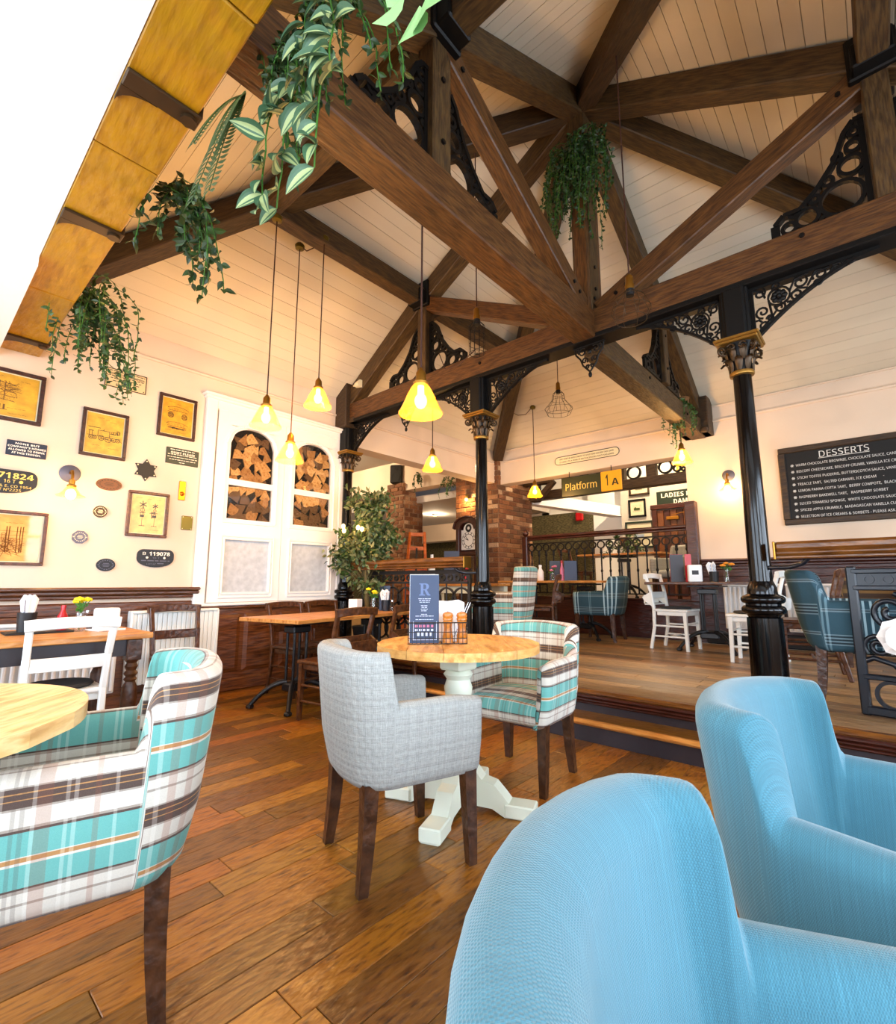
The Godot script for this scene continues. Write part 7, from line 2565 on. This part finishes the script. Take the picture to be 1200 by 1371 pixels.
	flowers_in_glass("orange flowers in a glass on the table beside the white chairs", Vector3(-1.3, py, -6.25), M.petal_orange, 0.14)
	bottle("white squeezy bottle on the table under the railing", Vector3(-3.86, PY + 0.8, -6.5), M.white_china, 0.24, 0.05, M.white_china)
	bottle("tall red-capped bottle on the table under the railing", Vector3(-3.55, PY + 0.8, -6.6), M.menu_pink, 0.3, 0.03, M.red)
	flowers_in_glass("mixed red and white flowers on the table under the railing", Vector3(-3.62, PY + 0.8, -6.45), M.menu_pink, 0.12)
	menu_card("navy menu standing left of the flowers under the railing", Vector3(-3.72, PY + 0.8, -6.7), 0.5, 0.16, 0.3, M.navy, M.navy)
	menu_card("light blue menu right of the flowers under the railing", Vector3(-3.42, PY + 0.8, -6.62), 0.6, 0.18, 0.29, M.menu, M.menu)
	bottle("dark sauce bottle at the left end of the table under the railing", Vector3(-4.0, PY + 0.8, -6.5), M.black, 0.2, 0.035, M.white_china)
	# things on the serving table behind the left rail
	bottle("red ketchup bottle on the serving table behind the left rail", Vector3(-4.12, PY + 0.76, -5.05), M.red, 0.26, 0.04, M.white_china)
	bottle("dark bottle with a white label on the serving table behind the left rail", Vector3(-4.3, PY + 0.76, -5.08), M.black, 0.26, 0.035, M.white_china)
	bottle("green bottle on the serving table nearest the middle column", Vector3(-3.9, PY + 0.76, -5.1), M.green_sign, 0.28, 0.035, M.black)
	bottle("white swan-necked bottle standing behind the left rail by the tree", Vector3(-4.9, PY + 0.76, -5.2), M.white_china, 0.42, 0.05, M.white_china)
	menu_card("large slate-blue menu standing on the serving table behind the left rail", Vector3(-4.6, PY + 0.76, -5.3), 0.6, 0.22, 0.46, M.menu, M.menu)
	# rails on the columns
	for q in [[-4.86, -2.93, "oak leaning rail with brass ends between the left and middle columns"], [-0.47, 1.7, "oak leaning rail with a brass end right of the right column"]]:
		o = thing("leaning_rail", q[2], "rail", Vector3(0, 1.285, -3.6))
		m = MB.new()
		m.bar(Vector3(q[0], 0.015, 0), Vector3(q[1], 0.015, 0), 0.11, 0.055, 0.016)
		m.bar(Vector3(q[0], -0.025, 0), Vector3(q[1], -0.025, 0), 0.09, 0.03, 0.012)
		m.bar(Vector3(q[0], -0.05, 0), Vector3(q[1], -0.05, 0), 0.06, 0.02, 0.006)
		obj("rail", m.done(), M.oak_rail, o)
		for x in [q[0], q[1]]:
			m = MB.new()
			m.cbox(Vector3(x, -0.01, 0), Vector3(0.012, 0.11, 0.118), 0.004)
			obj("brass_end", m.done(), M.brass, o)
		for x in [q[0] + 0.16, q[1] - 0.16]:
			m = MB.new()
			var s := -1.0 if x < (q[0] + q[1]) / 2 else 1.0
			m.tube(PackedVector3Array([Vector3(x, -0.06, 0), Vector3(x + s * 0.03, -0.09, -0.02), Vector3(x + s * 0.1, -0.11, -0.05), Vector3(x + s * 0.22, -0.11, -0.08)]), 0.014, 8)
			obj("bracket", m.done(), M.iron_blue, o)
	# black cast-iron bench-end panel behind the left rail
	o = thing("iron_screen", "black cast-iron openwork panel below the left oak rail", "screen", Vector3(-4.2, PY, -3.72))
	m = MB.new()
	m.span(Vector3(-0.42, 0.86, -0.015), Vector3(1.2, 0.9, 0.015)); m.span(Vector3(-0.42, 0.76, -0.015), Vector3(1.2, 0.785, 0.015))
	m.span(Vector3(-0.42, 0.05, -0.015), Vector3(1.2, 0.08, 0.015))
	for x in [-0.42, 1.2]: m.span(Vector3(x - 0.015, 0, -0.015), Vector3(x + 0.015, 0.9, 0.015))
	obj("frame", m.done(), M.black, o)
	for k in 8:
		m = MB.new()
		m.ring(Vector2(-0.3 + k * 0.2, 0.6), 0.11, 0.128, -0.01, 0.01, 20)
		m.ring(Vector2(-0.2 + k * 0.2, 0.44), 0.11, 0.128, -0.01, 0.01, 20)
		m.ring(Vector2(-0.3 + k * 0.2, 0.28), 0.11, 0.128, -0.01, 0.01, 20)
		m.rod(Vector3(-0.3 + k * 0.2, 0.08, 0), Vector3(-0.3 + k * 0.2, 0.76, 0), 0.008, 6)
		for j in 2: m.ring(Vector2(-0.35 + k * 0.2 + j * 0.1, 0.822), 0.018, 0.034, -0.01, 0.01, 12)
		obj("tracery", m.done(), M.black, o)
	# iron end frame of a bench, right edge, with white cloth flowers
	o = thing("bench_end", "blue-black cast-iron bench end with scrolls at the right edge", "bench end", Vector3(-0.13, PY, -3.9), -0.15)
	m = MB.new()
	m.bar(Vector3(0.0, 0.0, 0), Vector3(0.0, 0.87, 0), 0.05, 0.045, 0.008)
	m.bar(Vector3(0.0, 0.84, 0), Vector3(0.5, 0.84, 0), 0.05, 0.03, 0.006)
	m.bar(Vector3(0.0, 0.74, 0), Vector3(0.5, 0.74, 0), 0.05, 0.03, 0.006)
	m.bar(Vector3(0.0, 0.03, 0), Vector3(0.5, 0.03, 0), 0.05, 0.05, 0.008)
	m.bar(Vector3(0.0, 0.22, 0), Vector3(0.5, 0.22, 0), 0.05, 0.03, 0.006)
	m.span(Vector3(0.02, 0.755, -0.008), Vector3(0.5, 0.825, 0.008))
	obj("frame", m.done(), M.iron_blue, o)
	m = MB.new()
	for k in 5: m.ring(Vector2(0.08 + 0.085 * k, 0.79), 0.018, 0.028, 0.0, 0.016, 14)
	obj("boss_ring", m.done(), M.iron_blue, o)
	m = MB.new()
	m.tube(scroll(Vector2(0.16, 0.6), 0.02, 0.11, 2.0, 1.9, 36), 0.016, 8)
	m.tube(scroll(Vector2(0.09, 0.4), 0.015, 0.07, 0.0, 1.6, 26), 0.014, 8)
	m.tube(PackedVector3Array([Vector3(0.0, 0.3, 0), Vector3(0.06, 0.33, 0), Vector3(0.15, 0.3, 0), Vector3(0.22, 0.2, 0), Vector3(0.3, 0.25, 0), Vector3(0.34, 0.4, 0)]), 0.016, 8)
	m.ring(Vector2(0.13, 0.125), 0.065, 0.085, -0.014, 0.014, 24)
	m.ring(Vector2(0.32, 0.125), 0.065, 0.085, -0.014, 0.014, 24)
	obj("scrollwork", m.done(), M.iron_blue, o)
	o = thing("cloth_flowers", "big white cloth flowers tied to the iron bench end", "flowers", Vector3(0.07, PY, -3.82))
	var r := RandomNumberGenerator.new()
	r.seed = 91
	for q in [Vector3(0.0, 0.46, 0), Vector3(0.07, 0.2, 0.02)]:
		for k in 15:
			m = MB.new()
			var a := TAU * k / 8 + (0.4 if k > 7 else 0.0)
			var d := Vector3(cos(a), sin(a), 0.25 + 0.6 * (k / 8)).normalized()
			leaf_into(m, q + Vector3(0, 0, 0.015 * (k / 8)), d, d.cross(Vector3(0, 0, 1)).normalized(), 0.115 - 0.03 * (k / 8), 0.11, -0.3, 1.0)
			obj("petal", m.done(), M.white_china, o)
		m = MB.new()
		m.ball(q + Vector3(0, 0, 0.04), Vector3(0.022, 0.022, 0.015), 10, 6)
		obj("heart", m.done(), M.ivory, o)
	# radiators on the back wall
	radiator("white ribbed radiator on the back wall behind the table with orange flowers", Vector3(-1.2, PY + 0.2, BZ + 0.08), 0.0, 0.62, 0.56)
	radiator("white ribbed radiator on the back wall right of the right column", Vector3(-0.25, PY + 0.2, BZ + 0.08), 0.0, 1.2, 0.56)
	# loudspeaker
	o = thing("loudspeaker", "black loudspeaker on top of the left brick pier", "loudspeaker", Vector3(-7.72, 3.22, -7.08), 0.5)
	m = MB.new()
	m.cbox(Vector3(0, 0.2, 0.02), Vector3(0.27, 0.4, 0.2), 0.02)
	m.cbox(Vector3(0.17, 0.1, -0.05), Vector3(0.14, 0.05, 0.05), 0.01)
	obj("cabinet", m.done(), M.black, o)
	m = MB.new()
	m.ring(Vector2(0, 0.13), 0.08, 0.1, 0.12, 0.128, 20)
	m.ring(Vector2(0, 0.31), 0.02, 0.035, 0.12, 0.128, 16)
	obj("driver_ring", m.done(), M.dark, o)
	# grandfather clock
	build_clock()
	# red lamp on the stone wall, built as a plain red box
	m = MB.new()
	m.cbox(Vector3(0, 0, 0), Vector3(0.2, 0.2, 0.06), 0.03)
	single("red_lamp_box", m.done(), M.red, "red lamp box high on the dark stone wall", "alarm box", Vector3(-5.1, 2.6, -10.4))

func build_clock() -> void:
	var o := thing("grandfather_clock", "red-brown grandfather clock with an arched dial against the brick pier", "clock", Vector3(-5.5, PY, -6.86))
	var m := MB.new()
	m.cbox(Vector3(0, 0.2, 0), Vector3(0.5, 0.4, 0.26), 0.01)
	m.cbox(Vector3(0, 0.42, 0), Vector3(0.46, 0.05, 0.24), 0.012)
	m.cbox(Vector3(-0.17, 0.85, 0), Vector3(0.06, 0.85, 0.2), 0.008); m.cbox(Vector3(0.17, 0.85, 0), Vector3(0.06, 0.85, 0.2), 0.008)
	m.cbox(Vector3(0, 1.29, 0), Vector3(0.5, 0.07, 0.26), 0.012)
	m.box(Vector3(0, 0.85, -0.08), Vector3(0.4, 0.85, 0.03))
	obj("case", m.done(), M.red_wood, o)
	m = MB.new()
	m.cbox(Vector3(-0.22, 1.55, 0), Vector3(0.07, 0.46, 0.24), 0.008); m.cbox(Vector3(0.22, 1.55, 0), Vector3(0.07, 0.46, 0.24), 0.008)
	m.box(Vector3(0, 1.6, -0.07), Vector3(0.5, 0.6, 0.06))
	var arch := PackedVector2Array()
	for i in 17:
		var f := i / 16.0
		arch.append(Vector2(-0.3 + 0.6 * f, 1.74 + 0.2 * sqrt(maxf(0.0, 1.0 - pow(absf(2 * f - 1), 2.4)))))
	for i in 17:
		var f := 1.0 - i / 16.0
		arch.append(Vector2(-0.17 + 0.34 * f, 1.72 + 0.13 * sqrt(maxf(0.0, 1.0 - pow(2 * f - 1, 2)))))
	m.prism(arch, -0.1, 0.13)
	for i in 16: m.bar(Vector3(arch[i].x, arch[i].y + 0.012, 0.02), Vector3(arch[i + 1].x, arch[i + 1].y + 0.012, 0.02), 0.28, 0.03, 0.008)
	obj("hood", m.done(), M.red_wood, o)
	m = MB.new()
	var dp := PackedVector2Array([Vector2(-0.17, 1.36), Vector2(0.17, 1.36), Vector2(0.17, 1.72)])
	for i in 13: dp.append(Vector2(0.12 * cos(PI * i / 12), 1.72 + 0.12 * sin(PI * i / 12)))
	dp.append(Vector2(-0.17, 1.72))
	m.prism(dp, 0.04, 0.06)
	obj("dial", m.done(), M.white_china, o)
	m = MB.new()
	m.ring(Vector2(0, 1.53), 0.105, 0.112, 0.06, 0.063, 28)
	m.ring(Vector2(0, 1.53), 0.15, 0.155, 0.06, 0.063, 28)
	for k in 12:
		var a := TAU * k / 12
		m.bar(Vector3(cos(a) * 0.112, 1.53 + sin(a) * 0.112, 0.062), Vector3(cos(a) * 0.145, 1.53 + sin(a) * 0.145, 0.062), 0.004, 0.012)
	m.bar(Vector3(0, 1.53, 0.066), Vector3(-0.07, 1.56, 0.066), 0.004, 0.012)
	m.bar(Vector3(0, 1.53, 0.066), Vector3(-0.08, 1.62, 0.066), 0.004, 0.008)
	m.ring(Vector2(0, 1.75), 0.03, 0.07, 0.06, 0.063, 20)
	obj("numerals_and_hands", m.done(), M.iron_blue, o)
	m = MB.new()
	m.rod(Vector3(-0.05, 0.5, 0), Vector3(-0.05, 1.2, 0), 0.006, 6); m.rod(Vector3(0.05, 0.6, 0), Vector3(0.05, 1.2, 0), 0.006, 6)
	m.lathe([Vector2(0, 0), Vector2(0.025, 0), Vector2(0.025, 0.16), Vector2(0, 0.16)], 14, Vector3(-0.08, 0.75, 0)); m.lathe([Vector2(0, 0), Vector2(0.025, 0), Vector2(0.025, 0.16), Vector2(0, 0.16)], 14, Vector3(0.08, 0.85, 0))
	m.ball(Vector3(0, 0.62, 0), Vector3(0.06, 0.06, 0.012), 16, 8)
	obj("weights", m.done(), M.brass, o)
	m = MB.new()
	m.span(Vector3(-0.14, 0.45, 0.085), Vector3(0.14, 1.25, 0.088))
	obj("pane", m.done(), M.glass, o)
